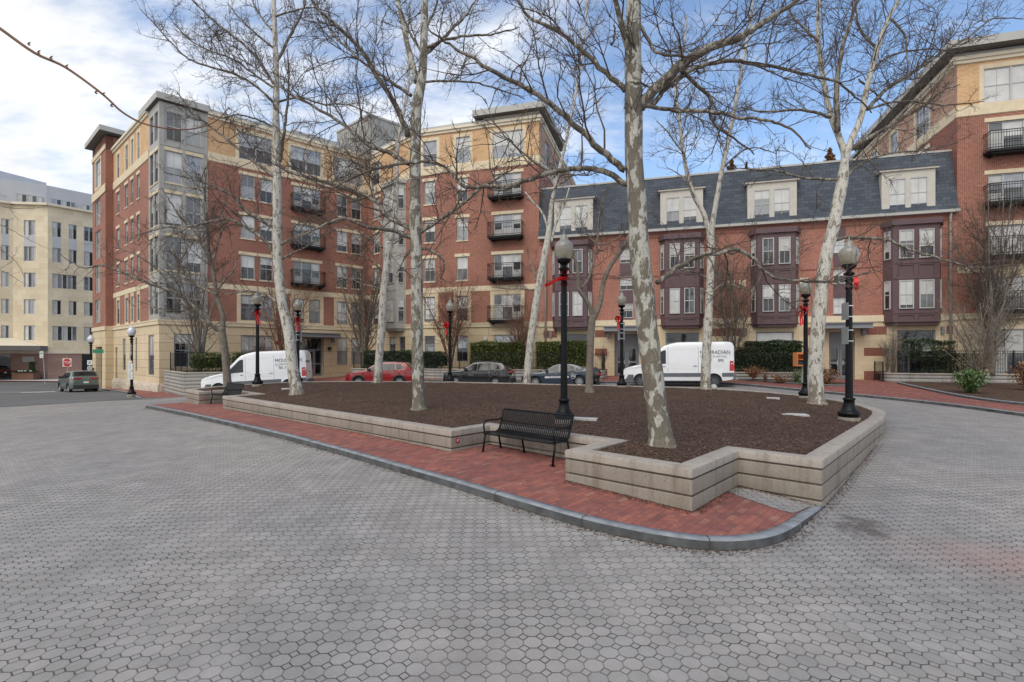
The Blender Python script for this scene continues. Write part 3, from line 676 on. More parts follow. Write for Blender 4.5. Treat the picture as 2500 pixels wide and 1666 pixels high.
# ------------------------------------------------------------------ walls and windows
class Wall:
    """vertical wall: s runs to the right as seen from outside, n outwards, z up"""
    def __init__(w, p0, p1):
        w.p0 = Vector(p0); w.d = (Vector(p1)-Vector(p0)); w.L = w.d.length; w.d.normalize(); w.n = Vector((w.d.y, -w.d.x))
    def T(w, s, n, z): return (w.p0.x+w.d.x*s+w.n.x*n, w.p0.y+w.d.y*s+w.n.y*n, z)
    def s(w, px, n=0):
        k = (px-CX)/F; ax = w.p0.x+w.n.x*n; ay = w.p0.y+w.n.y*n
        return (k*ay-ax)/(w.d.x-k*w.d.y)
    def z(w, px, py, n=0):
        p = w.T(w.s(px, n), n, 0); return EYE+(HY-py)/F*p[1]
    def box(w, mb, s0, s1, n0, n1, z0, z1, mi=0): mb.box((s0,n0,z0), (s1,n1,z1), mi, w.T)
def facade(w, root, s0, s1, z0, z1, zones, holes, mats, rev=.13, name='wall', revmat=0):
    """wall skin with real openings; zones = (s0,s1,z0,z1,material index), later ones win"""
    S = {s0, s1}; Z = {z0, z1}
    for a, b, c, d in holes: S |= {a, b}; Z |= {c, d}
    for a, b, c, d, m in zones: S |= {a, b}; Z |= {c, d}
    S = sorted(x for x in S if s0-1e-6 <= x <= s1+1e-6); Z = sorted(x for x in Z if z0-1e-6 <= x <= z1+1e-6)
    mb = MB()
    for i in range(len(S)-1):
        if S[i+1]-S[i] < 1e-4: continue
        for j in range(len(Z)-1):
            if Z[j+1]-Z[j] < 1e-4: continue
            cs = (S[i]+S[i+1])/2; cz = (Z[j]+Z[j+1])/2
            if any(a < cs < b and c < cz < d for a, b, c, d in holes): continue
            mi = 0
            for a, b, c, d, m in zones:
                if a < cs < b and c < cz < d: mi = m
            q = ((S[i],Z[j]),(S[i+1],Z[j]),(S[i+1],Z[j+1]),(S[i],Z[j+1]))
            mb.face([w.T(s_, 0, z_) for s_, z_ in q], mi, list(q))
    for a, b, c, d in holes:
        mi = 0; cs = (a+b)/2; cz = d+.02
        for a2, b2, c2, d2, m in zones:
            if a2 < cs < b2 and c2 < cz < d2: mi = m
        for q in (((a,0,c),(a,-rev,c),(a,-rev,d),(a,0,d)), ((b,0,c),(b,0,d),(b,-rev,d),(b,-rev,c)), ((a,0,d),(a,-rev,d),(b,-rev,d),(b,0,d)), ((a,0,c),(b,0,c),(b,-rev,c),(a,-rev,c))):
            mb.face([w.T(*p) for p in q], mi, [(p[0]+p[1], p[2]) for p in q])
    return mb.build(name, mats, root)
GL = ['glass', 'blind', 'glass_sky', 'shade', 'glass_dark', 'curtain']
def window(w, root, s0, s1, z0, z1, nw=1, fmat='frame_grey', n=0.0, rec=.10, lower=None, upper=None, style='sash', lintel=None, sill=None, fw=.055, grid=True):
    """window set back by rec from surface n; nw lights side by side"""
    fb = MB(); gb = MB(); na, nb = n-rec-.03, n-rec+.045
    for q in ((s0,s0+fw,z0,z1),(s1-fw,s1,z0,z1),(s0+fw,s1-fw,z0,z0+fw),(s0+fw,s1-fw,z1-fw,z1)): w.box(fb, q[0], q[1], na, nb, q[2], q[3])
    mul = .10; wl = (s1-s0-2*fw-(nw-1)*mul)/nw; gn = n-rec
    zm = (z0+z1)/2
    for i in range(nw):
        a = s0+fw+i*(wl+mul); b = a+wl; c, d = z0+fw, z1-fw
        if i: w.box(fb, a-mul, a, na, nb+.01, z0+fw, z1-fw)
        lo = lower if lower is not None else rnd.choice([0,4,4,3,4]); up = upper if upper is not None else rnd.choice([1,1,5,2,1,0])
        if style == 'sash':
            w.box(fb, a, b, na+.005, nb-.02, zm-.028, zm+.028)
            if grid:
                for zz0, zz1 in ((c, zm-.028), (zm+.028, d)): w.box(fb, (a+b)/2-.011, (a+b)/2+.011, gn-.001, gn+.016, zz0, zz1)
            t = rnd.random()
            zs = zm
            if up in (1, 5, 3) and t < .3: zs = zm+(d-zm)*rnd.uniform(.1,.5)
            elif up in (1, 5, 3) and t < .55: zs = c+(zm-c)*rnd.uniform(.1,.8)
            for q0, q1, mi in ((c, zs, lo), (zs, d, up)):
                gb.face([w.T(a,gn,q0), w.T(b,gn,q0), w.T(b,gn,q1), w.T(a,gn,q1)], mi)
        elif style == 'lites':
            gb.face([w.T(a,gn,c), w.T(b,gn,c), w.T(b,gn,d), w.T(a,gn,d)], lo if i % 2 else up)
        else:
            gb.face([w.T(a,gn,c), w.T(b,gn,c), w.T(b,gn,d), w.T(a,gn,d)], lo)
    wd = fb.build('window', fmat, root); gb.build('pane', GL, wd)
    if lintel: 
        m = MB(); w.box(m, s0-lintel[1], s1+lintel[1], n-.02, n+.035, z1, z1+lintel[0]); m.build('lintel', 'stone_trim', wd)
    if sill:
        m = MB(); w.box(m, s0-.06, s1+.06, n-.10, n+.05, z0-sill, z0); m.build('sill', 'stone_trim', wd)
    return wd
def french(w, root, s0, s1, z0, z1, rail=True, fmat='frame_light', n=0.0):
    """balcony door: narrow light, glazed door, narrow light"""
    fb = MB(); gb = MB(); W_ = s1-s0; a1 = s0+W_*.30; a2 = s1-W_*.30
    for q in ((s0,s0+.06,z0,z1),(s1-.06,s1,z0,z1),(a1-.05,a1+.05,z0,z1),(a2-.05,a2+.05,z0,z1),(s0+.06,a1-.05,z1-.07,z1),(a1+.05,a2-.05,z1-.07,z1),(a2+.05,s1-.06,z1-.07,z1),(a1+.05,a2-.05,z0,z0+.1),(s0+.06,a1-.05,z0+.55,z0+.64),(a2+.05,s1-.06,z0+.55,z0+.64)):
        w.box(fb, q[0], q[1], n-.13, n-.06, q[2], q[3])
    w.box(fb, s0+.06, a1-.05, n-.11, n-.08, z0, z0+.55); w.box(fb, a2+.05, s1-.06, n-.11, n-.08, z0, z0+.55)
    for a, b, c, d in ((s0+.06,a1-.05,z0+.64,z1-.07),(a1+.05,a2-.05,z0+.1,z1-.07),(a2+.05,s1-.06,z0+.64,z1-.07)):
        lo = rnd.choice([0,4,0,5]); up = rnd.choice([1,0,2,5]); zs = c+(d-c)*rnd.uniform(.35,.6)
        gb.face([w.T(a,n-.10,c), w.T(b,n-.10,c), w.T(b,n-.10,zs), w.T(a,n-.10,zs)], lo); gb.face([w.T(a,n-.10,zs), w.T(b,n-.10,zs), w.T(b,n-.10,d), w.T(a,n-.10,d)], up)
    wd = fb.build('balcony_door', fmat, root); gb.build('pane', GL, wd)
    return wd
def balcony(w, root, s0, s1, z, depth=.75, h=1.05):
    m = MB(); w.box(m, s0, s1, .01, depth, z-.16, z-.02); w.box(m, s0+.1, s1-.1, .01, depth-.1, z-.26, z-.16)
    for s_ in (s0+.3, s1-.3): w.box(m, s_-.04, s_+.04, .01, depth-.2, z-.36, z-.26)
    b = m.build('balcony', 'black_metal', root)
    r = MB(); e = .02
    for za, zb in ((z+.06,z+.095),(z+h-.16,z+h-.135),(z+h-.04,z+h)):
        w.box(r, s0, s1, depth-.035, depth, za, zb); w.box(r, s0, s0+.03, .01, depth-.035, za, zb); w.box(r, s1-.03, s1, .01, depth-.035, za, zb)
    k = int((s1-s0)/.125)
    for i in range(k+1):
        s_ = s0+.012+(s1-s0-.024)*i/k; t = .014 if i % 6 else .022; w.box(r, s_-t/2, s_+t/2, depth-.028, depth-.010, z-.02, z+h-.04)
    for i in range(1, 6):
        nn = depth*i/6
        for s_ in (s0+.015, s1-.015): w.box(r, s_-.007, s_+.007, nn-.007, nn+.007, z-.02, z+h-.04)
    r.build('railing', 'black_metal', b)
ROWS = [(1.05,3.08),(4.22,6.2),(7.42,9.27),(10.55,12.33),(13.60,15.45),(16.62,18.68)]
BM = ['brick','stone','brick_yel','stone_rust','brick_dark','metal_panel','rock','brick_yel_shaded','stone_trim','roof']
def prism(poly, z0, z1, mi=0, mb=None):
    mb = mb or MB(); n = len(poly)
    for i in range(n):
        a, b = poly[i], poly[(i+1) % n]; L = math.hypot(b[0]-a[0], b[1]-a[1])
        mb.face([(a[0],a[1],z0),(b[0],b[1],z0),(b[0],b[1],z1),(a[0],a[1],z1)], mi, [(0,z0),(L,z0),(L,z1),(0,z1)])
    mb.face([(p[0],p[1],z1) for p in poly], mi, [(p[0],p[1]) for p in poly]); mb.face([(p[0],p[1],z0) for p in reversed(poly)], mi, [(p[0],p[1]) for p in reversed(poly)]); return mb
FD = Vector((.9591,-.2829)); FB_ = Vector((.2829,.9591)); F0 = Vector((0, 38.7))
K = Vector((-7.66, 40.95)); C0 = Vector((-13.0, 45.9)); LC = Vector((-24.66, 35.5)); LF = Vector((-38.9, 47.95))
WM = Wall(K, F0+FD*2.115)                       # court front of the middle wing
E1 = F0+FD*2.115
WT = Wall(E1, F0+FD*28.1); E2 = F0+FD*28.1     # town houses
WR = Wall(E2, E2+FD*14)                          # right block
WI = Wall(C0, K); WL = Wall(LC, C0); WS = Wall(LF, LC)
WE = Wall(E1, E1+FB_*20); WRL = Wall(E2+FB_*28, E2)
apt = thing('apartment_building', (-14, 46, 0), 'L shaped red brick apartment building with a grey metal corner bay and lobby entrance', 'apartment building')
def zone_std(w, s0, s1, extra=()):
    z = [(s0,s1,-3,-.55,6),(s0,s1,-.55,4.06,3),(s0,s1,6.5,6.92,1),(s0,s1,15.92,16.6,1),(s0,s1,16.6,19.1,2),(s0,s1,19.1,19.35,8)]
    return z+list(extra)
def trims(w, root, s0, s1, e0=0, e1=0, skip=()):
    m = MB()
    w.box(m, s0-e0, s1+e1, .002, .07, 3.72, 4.06); w.box(m, s0-e0*1.3, s1+e1*1.3, .071, .10, 3.96, 4.058); m.build('belt_course', 'stone_trim', root)
    m = MB(); w.box(m, s0-e0*.5, s1+e1*.5, .002, .05, 15.95, 16.58); m.build('belt_course', 'stone_trim', root)
    m = MB(); w.box(m, s0-e0*.5, s1+e1*.5, .002, .03, 6.52, 6.9); m.build('belt_course', 'stone_trim', root)
def cornice(w, root, s0, s1, e0=0, e1=0):
    m = MB(); w.box(m, s0-e0, s1+e1, .0, .10, 19.12, 19.32); w.box(m, s0-e0*1.6, s1+e1*1.6, -.1, .20, 19.32, 19.52); m.build('cornice', 'cream_paint', root)
    m = MB(); w.box(m, s0-e0*.5, s1+e1*.5, -.35, .06, 19.52, 19.74); m.build('parapet', 'fascia', root)
def brick_bits(w, holes_px, cols): pass
# ---- left front
s_ = WL.s
holes = []; wins = []; zx = []; s1b = s_(507)
def col(w, px0, px1, rows, kind, nw=1, **k): 
    for r in rows:
        a, b = w.s(px0), w.s(px1); c, d = ROWS[r] if isinstance(r, int) else r
        wins.append((a, b, c, d, kind, nw, k)); holes.append((a, b, c, d))
        if kind == 'std' and r == 1 or kind == 'fr1': zx.append((a-.28, b+.28, 4.06, 6.5, 1))
        if r == 5: zx.append((a-.22, b+.22, 16.6, 18.95, 8))
def run_windows(w, root):
    for a, b, c, d, kind, nw, k in wins:
        if kind in ('std', 'big'):
            low = c < 7; top = c > 16
            window(w, root, a, b, c, d, nw, lintel=None if (low or top) else (.24,.16), sill=None if (low or top) else .09, upper=k.get('upper', 2 if (top and rnd.random() < .5) else None), lower=k.get('lower'), fmat=k.get('fmat','frame_light' if not low else 'frame_grey'))
        elif kind in ('fr', 'fr1'):
            if kind == 'fr':
                m = MB(); w.box(m, a-.2, b+.2, -.02, .035, d, d+.24)
            wd = french(w, root, a, b, c, d)
            if kind == 'fr': m.build('lintel', 'stone_trim', wd)
            if not k.get('nobal'): balcony(w, root, a-.28, b+.22, c+.02)
        elif kind == 'door':
            fb = MB(); gb = MB(); 
            for q in ((a,a+.07,c,d),(b-.07,b,c,d),(a+.07,b-.07,d-.07,d),(a+.07,b-.07,d-.72,d-.64),(a+.07,a+.2,c,d-.72),(b-.2,b-.07,c,d-.72),(a+.2,b-.2,c,c+.3),(a+.2,b-.2,d-.86,d-.72)): w.box(fb, q[0], q[1], -.14, -.07, q[2], q[3])
            gb.face([w.T(a+.07,-.11,d-.64), w.T(b-.07,-.11,d-.64), w.T(b-.07,-.11,d-.07), w.T(a+.07,-.11,d-.07)], 4); gb.face([w.T(a+.2,-.11,c+.3), w.T(b-.2,-.11,c+.3), w.T(b-.2,-.11,d-.86), w.T(a+.2,-.11,d-.86)], 3)
            wd = fb.build('door', 'frame_grey', root); gb.build('pane', GL, wd)
col(WL, 588, 622, (2,3,4), 'std'); col(WL, 634.5, 666, (2,3,4), 'std')
col(WL, 588, 666, (1,), 'std', 2); col(WL, 588, 666, ((.7,3.08),), 'big', 2, upper=5, lower=3)
col(WL, 717, 781, (2,3,4), 'fr')
col(WL, 717, 743, (1,), 'std'); col(WL, 754.5, 782, (1,), 'std')
col(WL, 823, 848, (1,2,3,4), 'std'); col(WL, 858, 882, (1,2,3,4), 'std')
col(WL, 823, 848, ((.7,3.08),), 'big', 1, upper=1, lower=3); col(WL, 858, 882, ((.7,3.08),), 'big', 1, upper=1, lower=3)
col(WL, 583, 665, (5,), 'std', 2, upper=2, lower=4); col(WL, 710, 784, (5,), 'std', 2, upper=2, lower=4); col(WL, 817, 886, (5,), 'std', 2, upper=1, lower=3)
bayrows = [(4.45,6.75),(7.55,9.95),(10.7,13.0),(13.75,16.0),(16.75,18.75)]
for c, d in bayrows:
    for p0, p1 in ((404.5,445),(453.5,492)):
        wins.append((s_(p0), s_(p1), c, d, 'big', 1, dict(upper=rnd.choice([2,1,0]), fmat='frame_light'))); holes.append((s_(p0), s_(p1), c, d))
col(WL, 425, 496, ((.7,3.08),), 'big', 2, upper=1, lower=4)
ea, eb = s_(716), s_(790)
holes.append((ea, eb, -.2, 3.0))
facade(WL, apt, 0, WL.L, -3, 19.35, zone_std(WL, 0, WL.L, zx+[(0, s1b, 4.06, 19.35, 5)]), holes, BM)
run_windows(WL, apt)
trims(WL, apt, s1b, WL.L, .0, -.07); cornice(WL, apt, s1b, WL.L, 0, -.1)
m = MB(); WL.box(m, -.09, s1b, .002, .07, 3.72, 4.06); WL.box(m, -.11, s1b-.01, .071, .10, 3.96, 4.058); m.build('belt_course', 'stone_trim', apt)
# metal bay trim on the corner
m = MB()
for z in (4.08, 7.05, 10.2, 13.25, 16.3):
    WL.box(m, .06, s1b, .002, .05, z, z+.16); WL.box(m, .06, s1b, .002, .03, z+.45, z+.48)
for p in (397, 449, 503): WL.box(m, s_(p)-.09, s_(p)+.09, .002, .04, 4.30, 19.2)
m.build('bay_trim', 'metal_panel', apt)
# raised roof edge over the corner bay
def overhang(root, poly, z0, z1, mat='fascia'):
    m = MB(); prism(poly, z0, z1, 0, m); r = m.build('roof', [mat], root)
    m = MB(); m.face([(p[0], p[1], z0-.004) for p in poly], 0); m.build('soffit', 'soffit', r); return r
def q2(w, s, n): p = w.T(s, n, 0); return (p[0], p[1])
overhang(apt, [q2(WS, WS.L-4.4, .22), q2(WS, WS.L+.25, .22), q2(WL, s1b+.1, .22), q2(WL, s1b+.1, -2), q2(WS, WS.L-4.4, -2)], 19.42, 19.88)
# entrance: glazed doors, side lights, canopy, number
def entrance(w, root, a, b, z0, z1, canopy, glassed=True, num=None):
    fb = MB(); gb = MB(); W_ = b-a; n = -.45
    side = W_*.24 if glassed else .12
    xs_ = [a, a+side, b-side, b] if glassed else [a, a+.08, b-.08, b]
    for x in (a+.04, b-.04): w.box(fb, x-.05, x+.05, n-.05, n+.05, z0, z1)
    zt = z0+2.15
    w.box(fb, a+.09, b-.09, n-.05, n+.05, zt, zt+.1); w.box(fb, a+.09, b-.09, n-.05, n+.05, z1-.08, z1)
    gl = MB()
    if glassed:
        for x in (a+side, b-side): w.box(fb, x-.05, x+.05, n-.05, n+.05, z0, zt)
        for x0, x1 in ((a+.09,a+side-.05),(b-side+.05,b-.09)):
            w.box(fb, x0, x1, n-.03, n+.03, z0, z0+.15); w.box(fb, x0, x1, n-.03, n+.03, z0+.95, z0+1.05)
        gb.face([w.T(a+.09,n,z0+.1), w.T(b-.09,n,z0+.1), w.T(b-.09,n,zt), w.T(a+.09,n,zt)], 4)
        gb.face([w.T(a+.09,n,zt+.1), w.T(b-.09,n,zt+.1), w.T(b-.09,n,z1-.08), w.T(a+.09,n,z1-.08)], 4)
        d0, d1 = a+side+.05, b-side-.05
    else:
        w.box(fb, a+.09, b-.09, n-.03, n+.02, zt+.1, z1-.08); d0, d1 = a+.09, b-.09
        gb.face([w.T(d0,n-.02,z0+.1), w.T(d1,n-.02,z0+.1), w.T(d1,n-.02,zt), w.T(d0,n-.02,zt)], 4)
    fr = fb.build('door_frame', 'door_grey', root); gb.build('pane', GL, fr)
    mid = (d0+d1)/2
    for x0, x1, hx in ((d0, mid-.01, mid-.16), (mid+.01, d1, mid+.16)):
        db = MB()
        for q in ((x0,x0+.12,z0+.02,zt),(x1-.12,x1,z0+.02,zt),(x0+.12,x1-.12,zt-.14,zt),(x0+.12,x1-.12,z0+.02,z0+.24),(x0+.12,x1-.12,z0+.98,z0+1.12)): w.box(db, q[0], q[1], n-.01, n+.06, q[2], q[3])
        d = db.build('door', 'door_grey', root); hb = MB(); w.box(hb, hx-.02, hx+.02, n+.06, n+.11, z0+.9, z0+1.2); hb.build('handle', 'chrome', d)
    # reveal walls of the recess and its ceiling
    rb = MB(); w.box(rb, a-.02, a, -.6, -.001, z0-.3, z1+.02); w.box(rb, b, b+.02, -.6, -.001, z0-.3, z1+.02); w.box(rb, a, b, -.6, -.001, z1, z1+.02); rb.build('porch', 'stone_trim', root)
    c0, c1, cz, cd = canopy; cb = MB()
    w.box(cb, c0, c1, .0, cd, cz, cz+.10); w.box(cb, c0+.04, c1-.04, .0, cd-.05, cz+.10, cz+.30); w.box(cb, c0-.05, c1+.05, .0, cd+.05, cz+.30, cz+.36)
    cn = cb.build('canopy', 'frame_grey', root)
    bb = MB()
    for x in (c0+.25, c1-.25): w.box(bb, x-.1, x+.1, .0, .35, cz-.42, cz)
    bb.build('bracket', 'frame_grey', cn)
    if num:
        p = w.T(d0+.02, n+.06, zt+.22); text(num, 'house_number', 'white', root, Matrix.Translation(Vector(p)-wloc(root)) @ Matrix(((w.d.x,0,w.n.x,0),(w.d.y,0,w.n.y,0),(0,1,0,0),(0,0,0,1))), .38, .01)
entrance(WL, apt, ea, eb, -.2, 3.0, (s_(705), s_(818), 3.02, 1.25), True, '2')
# bell horn and alarm by the entrance
m = MB(); w = WL; p = WL.s(805); WL.box(m, p-.18, p+.05, 0, .25, 1.95, 2.25); m.build('wall_speaker', 'plastic_black', apt)
m = MB(); p = WL.s(677); WL.box(m, p-.1, p+.1, 0, .12, 2.45, 2.7); m.build('alarm_bell', 'sign_red', apt)
# ---- inner return with its grey bay
holes = []; wins = []; zx = []
for r in (1,2,3,4,5):
    if r < 5: col(WI, 912, 927, (r,), 'std')
col(WI, 909, 926, (5,), 'std'); col(WI, 1004, 1013, (5,), 'std')
b0, b1 = WI.s(944), WI.s(991)
gs0, gs1 = b0+.5, b1-.4
col(WI, 951, 965, ((1.05,3.08),), 'big', 1); col(WI, 975, 989, ((1.05,3.08),), 'big', 1)
facade(WI, apt, 0, WI.L, -3, 19.35, zone_std(WI, 0, WI.L, zx), holes, BM)
run_windows(WI, apt); trims(WI, apt, 0.08, WI.L-.08); cornice(WI, apt, .1, WI.L-.1)
def bay(w, root, s0, s1, z0, z1, depth, cham, mat, winrows, nwin, trimz, fmat='frame_light', panel=None):
    """projecting bay with angled cheeks; one part with its windows below it"""
    P = [w.T(s0,.002,0), w.T(s0+cham,depth,0), w.T(s1-cham,depth,0), w.T(s1,.002,0)]
    m = MB()
    for a, b in zip(P[:-1], P[1:]): m.face([(a[0],a[1],z0),(b[0],b[1],z0),(b[0],b[1],z1),(a[0],a[1],z1)])
    m.face([(p[0],p[1],z0) for p in reversed(P)]); m.face([(p[0],p[1],z1) for p in P])
    # base skirt and crown
    for za, zb, o in ((z0-.18,z0,-.12),(z1-.28,z1+.06,.14)):
        Q = [w.T(s0-o,.003,0), w.T(s0+cham-o*.6,depth+o,0), w.T(s1-cham+o*.6,depth+o,0), w.T(s1+o,.003,0)]
        for a, b in zip(Q[:-1], Q[1:]): m.face([(a[0],a[1],za),(b[0],b[1],za),(b[0],b[1],zb),(a[0],a[1],zb)])
        m.face([(p[0],p[1],za) for p in reversed(Q)]); m.face([(p[0],p[1],zb) for p in Q])
    W2 = Wall(P[1][:2], P[2][:2]); L = W2.L
    for c, d in trimz:
        W2.box(m, .0, L, .001, .03, c, d)
    mu = .28; wl = (L-.30*2-(nwin-1)*mu)/nwin
    pos = [(.30+i*(wl+mu), .30+i*(wl+mu)+wl) for i in range(nwin)]
    for za, zb in (panel or []):
        for a, b in pos:
            W2.box(m, a, b, .001, .05, zb-.06, zb); W2.box(m, a-.03, a, .001, .035, za, zb); W2.box(m, b, b+.03, .001, .035, za, zb)
    bo = m.build('bay', mat, root)
    for c, d in winrows:
        for a, b in pos:
            window(W2, bo, a, b, c, d, 1, fmat=fmat, n=.10, rec=.06, lower=rnd.choice([4,4,4,0,1]), upper=rnd.choice([1,1,1,5,0]))
        for W3, LL in ((Wall(P[0][:2], P[1][:2]), 0), (Wall(P[2][:2], P[3][:2]), 1)):
            if W3.L > .55: window(W3, bo, .14, W3.L-.14, c, d, 1, fmat=fmat, n=.06, rec=.04, grid=False, lower=4, upper=1)
    return bo
bay(WI, apt, b0, b1, 3.75, 16.0, .65, .45, 'metal_panel', [(4.3,6.2),(7.5,9.3),(10.6,12.4),(13.6,15.4)], 1, [(6.9,7.0),(10,10.1),(13.1,13.2)])
# ---- middle wing
holes = []; wins = []; zx = []
col(WM, 1036, 1062, (1,2,3,4), 'std'); col(WM, 1115, 1142, (0,1,2,3,4), 'std')
col(WM, 1037, 1062, ((.1,3.08),), 'door')
col(WM, 1033, 1066.5, (5,), 'std', 1, upper=2); col(WM, 1113, 1147, (5,), 'std', 1, upper=1, lower=2); col(WM, 1202.5, 1276.5, (5,), 'std', 2, upper=1, lower=2)
col(WM, 1205.6, 1272, (2,3,4), 'fr'); col(WM, 1205.6, 1272, (1,), 'fr1'); col(WM, 1207, 1272, ((.0,3.1),), 'fr', 1, nobal=True)
zx = [z for z in zx]
facade(WM, apt, 0, WM.L, -3, 19.35, zone_std(WM, 0, WM.L, zx), holes, BM)
run_windows(WM, apt); trims(WM, apt, .06, WM.L, 0, .0); cornice(WM, apt, .1, WM.L, 0, .12)
# end wall over the town house roof
holes = []; wins = []; zx = []
for a in (2.2, 6.2, 10.5, 15): holes.append((a, a+1.5, 16.62, 18.68)); wins.append((a, a+1.5, 16.62, 18.68, 'std', 1, dict(upper=2))); zx.append((a-.22, a+1.72, 16.6, 18.95, 8))
facade(WE, apt, 0, WE.L, 0, 19.35, zone_std(WE, 0, WE.L, zx+[(0,20,16.6,19.1,7)]), holes, BM); run_windows(WE, apt); cornice(WE, apt, 0.2, WE.L, 0, 0)
m = MB(); WE.box(m, 0, WE.L, .002, .05, 15.95, 16.58); m.build('belt_course', 'stone_trim', apt)
sm = WM.s(1160)
overhang(apt, [q2(WM, sm, .6), q2(WM, WM.L+.6, .6), q2(WE, 8, .6), q2(WE, 8, -3), q2(WM, sm, -3)], 19.86, 20.32)
m = MB(); prism([q2(WM, sm+.7, .02), q2(WM, WM.L, .02), q2(WE, 7.5, .0), q2(WE, 7.5, -2.5), q2(WM, sm+.7, -2.5)], 19.5, 19.86, 0, m); m.build('roof_wall', 'cream_paint', apt)
# ---- street side
holes = []; wins = []; zx = []
tw = WS.s(277)
for p0, p1 in ((285,291.5),(305.6,312),(319.7,325.2),(335,340.5)):
    for r in (1,2,3,4,5):
        c, d = ROWS[r]; a, b = WS.s(p0), WS.s(p1); holes.append((a,b,c,d)); wins.append((a,b,c,d,'std',1,{}))
        if r == 1: zx.append((a-.15, b+.15, 4.06, 6.5, 1))
        if r == 5: zx.append((a-.2, b+.2, 16.6, 18.95, 8))
for p0, p1, c, d in ((300,306.7,.3,2.9),(330.6,334.5,.3,2.9),(362,376,.1,3.0)):
    a, b = WS.s(p0), WS.s(p1); holes.append((a,b,c,d)); wins.append((a,b,c,d,'std',1,{}))
a, b = WS.s(282), WS.s(286.5); holes.append((a,b,-1.5,2.2))
sb = WS.s(363)
for c, d in bayrows:
    for u in (.12, .56):
        a = sb+(WS.L-sb)*u; b = a+(WS.L-sb)*.32; holes.append((a,b,c,d)); wins.append((a,b,c,d,'big',1,dict(fmat='frame_grey')))
facade(WS, apt, 0, WS.L, -3.2, 19.35, zone_std(WS, 0, WS.L, zx+[(sb, WS.L, 4.06, 19.35, 5), (0,WS.L,-.75,-.55,3)]), holes, BM); run_windows(WS, apt)
trims(WS, apt, 0, sb); cornice(WS, apt, tw, sb)
m = MB(); WS.box(m, sb, WS.L+.09, .002, .07, 3.72, 4.06); WS.box(m, sb, WS.L+.11, .071, .10, 3.96, 4.058); m.build('belt_course', 'stone_trim', apt)
m = MB(); a, b = WS.s(282), WS.s(286.5); WS.box(m, a, b, -.2, -.12, -1.5, 2.2); m.build('door', 'frame_grey', apt)
# rough rock plinth standing slightly proud
def plinth(w, root, s0, s1, ztop, zb):
    m = MB(); n = int((s1-s0)/.22); rows = []
    for i, z in enumerate(np.linspace(ztop, zb, 8)):
        rows.append([w.T(s0+(s1-s0)*k/n, (.0 if i == 0 else .06+.10*rnd.random()), z) for k in range(n+1)])
    m.grid(rows); m.build('plinth', 'rock', root)
plinth(WS, apt, 0, WS.L+.1, -.45, -2.2); plinth(WL, apt, -.1, 6, -.45, -1.8)
# stair tower at the far end
t0, t1 = 0, tw; TH_ = .55
WTw = Wall(WS.T(t0, TH_, 0)[:2], WS.T(t1, TH_, 0)[:2])
h2 = []; wi = []
a, b = WTw.L*.22, WTw.L*.62
for c, d in ((4.5,6.6),(7.2,9.7),(10.3,12.8),(13.3,15.6),(16.8,19.2)): h2.append((a,b,c,d)); wi.append((a,b,c,d))
h2.append((WTw.L*.25, WTw.L*.75, -2.9, 2.3))
facade(WTw, apt, 0, WTw.L, -3, 20.6, [(0,WTw.L,-3,4.06,3),(a-.25,b+.25,16.6,19.4,8)], h2, BM, rev=.4)
for a, b, c, d in wi: window(WTw, apt, a, b, c, d, 1, upper=2, lower=3, fmat='frame_light')
WTr = Wall(WTw.T(WTw.L,0,0)[:2], WS.T(t1, 0, 0)[:2])
facade(WTr, apt, 0, WTr.L, -3, 20.6, [(0,WTr.L,-3,4.06,3)], [], BM)
m = MB(); prism([WTw.T(0,0,0)[:2], WTw.T(WTw.L,0,0)[:2], WTw.T(WTw.L,-3,0)[:2], WTw.T(0,-3,0)[:2]], 19.4, 20.6, 0, m); m.build('tower_top', ['brick'], apt)
for za, zb in ((15.7,16.4),(3.72,4.06),(19.4,19.8)):
    m = MB(); WTw.box(m, -.05, WTw.L+.05, .002, .07, za, zb); m.build('belt_course', 'stone_trim', apt)
m = MB(); WTw.box(m, WTw.L*.25, WTw.L*.75, -.5, -.41, -2.9, 2.3); m.build('door', 'soffit', apt)
overhang(apt, [WTw.T(-.2,.55,0)[:2], WTw.T(WTw.L+.75,.55,0)[:2], WTw.T(WTw.L+.75,-3.5,0)[:2], WTw.T(-.2,-3.5,0)[:2]], 20.72, 21.15)
# roof deck and back walls
BK = [LF, LC, C0, K, E1, E1+FB_*20, E1+FB_*20-FD*14, C0+Vector((3,14)), Vector((-34, 62))]
m = MB(); m.face([(p.x, p.y, 19.33) for p in BK]); 
for a, b in zip(BK[5:], BK[6:]+[BK[0]]): m.face([(a.x,a.y,-3),(b.x,b.y,-3),(b.x,b.y,19.33),(a.x,a.y,19.33)])
m.build('roof_deck', 'roof', apt)
# plant room clad in grey corrugated metal
pc = PD(901.7, 283, 50); dl = Vector((-1.145,1)).normalized(); dr = Vector((1.121,1)).normalized(); pc = Vector((pc.x, pc.y))
WP1 = Wall(pc+dl*6, pc); WP2 = Wall(pc, pc+dr*7.5); m = MB(); m2 = MB()
prism([pc, pc+dr*7.5, pc+dr*7.5+dl*6, pc+dl*6], 19.3, 25.1, 0, m)
for W_ in (WP1, WP2):
    k = int(W_.L/.4)
    for i in range(k): W_.box(m, W_.L*(i+.2)/k, W_.L*(i+.55)/k, .001, .05, 19.3, 24.9)
m.build('plant_room', 'metal_panel', apt)
m = MB(); WP1.box(m, -.1, WP1.L+.1, -.2, .1, 25.1, 25.3); WP2.box(m, -.1, WP2.L, -.2, .1, 25.1, 25.3)
m.build('plant_room_cap', 'fascia', apt)
m = MB(); WL.box(m, s_(725), WL.L-.5, -3.5, -1.2, 19.4, 20.5); m.build('roof_screen', 'fascia', apt)
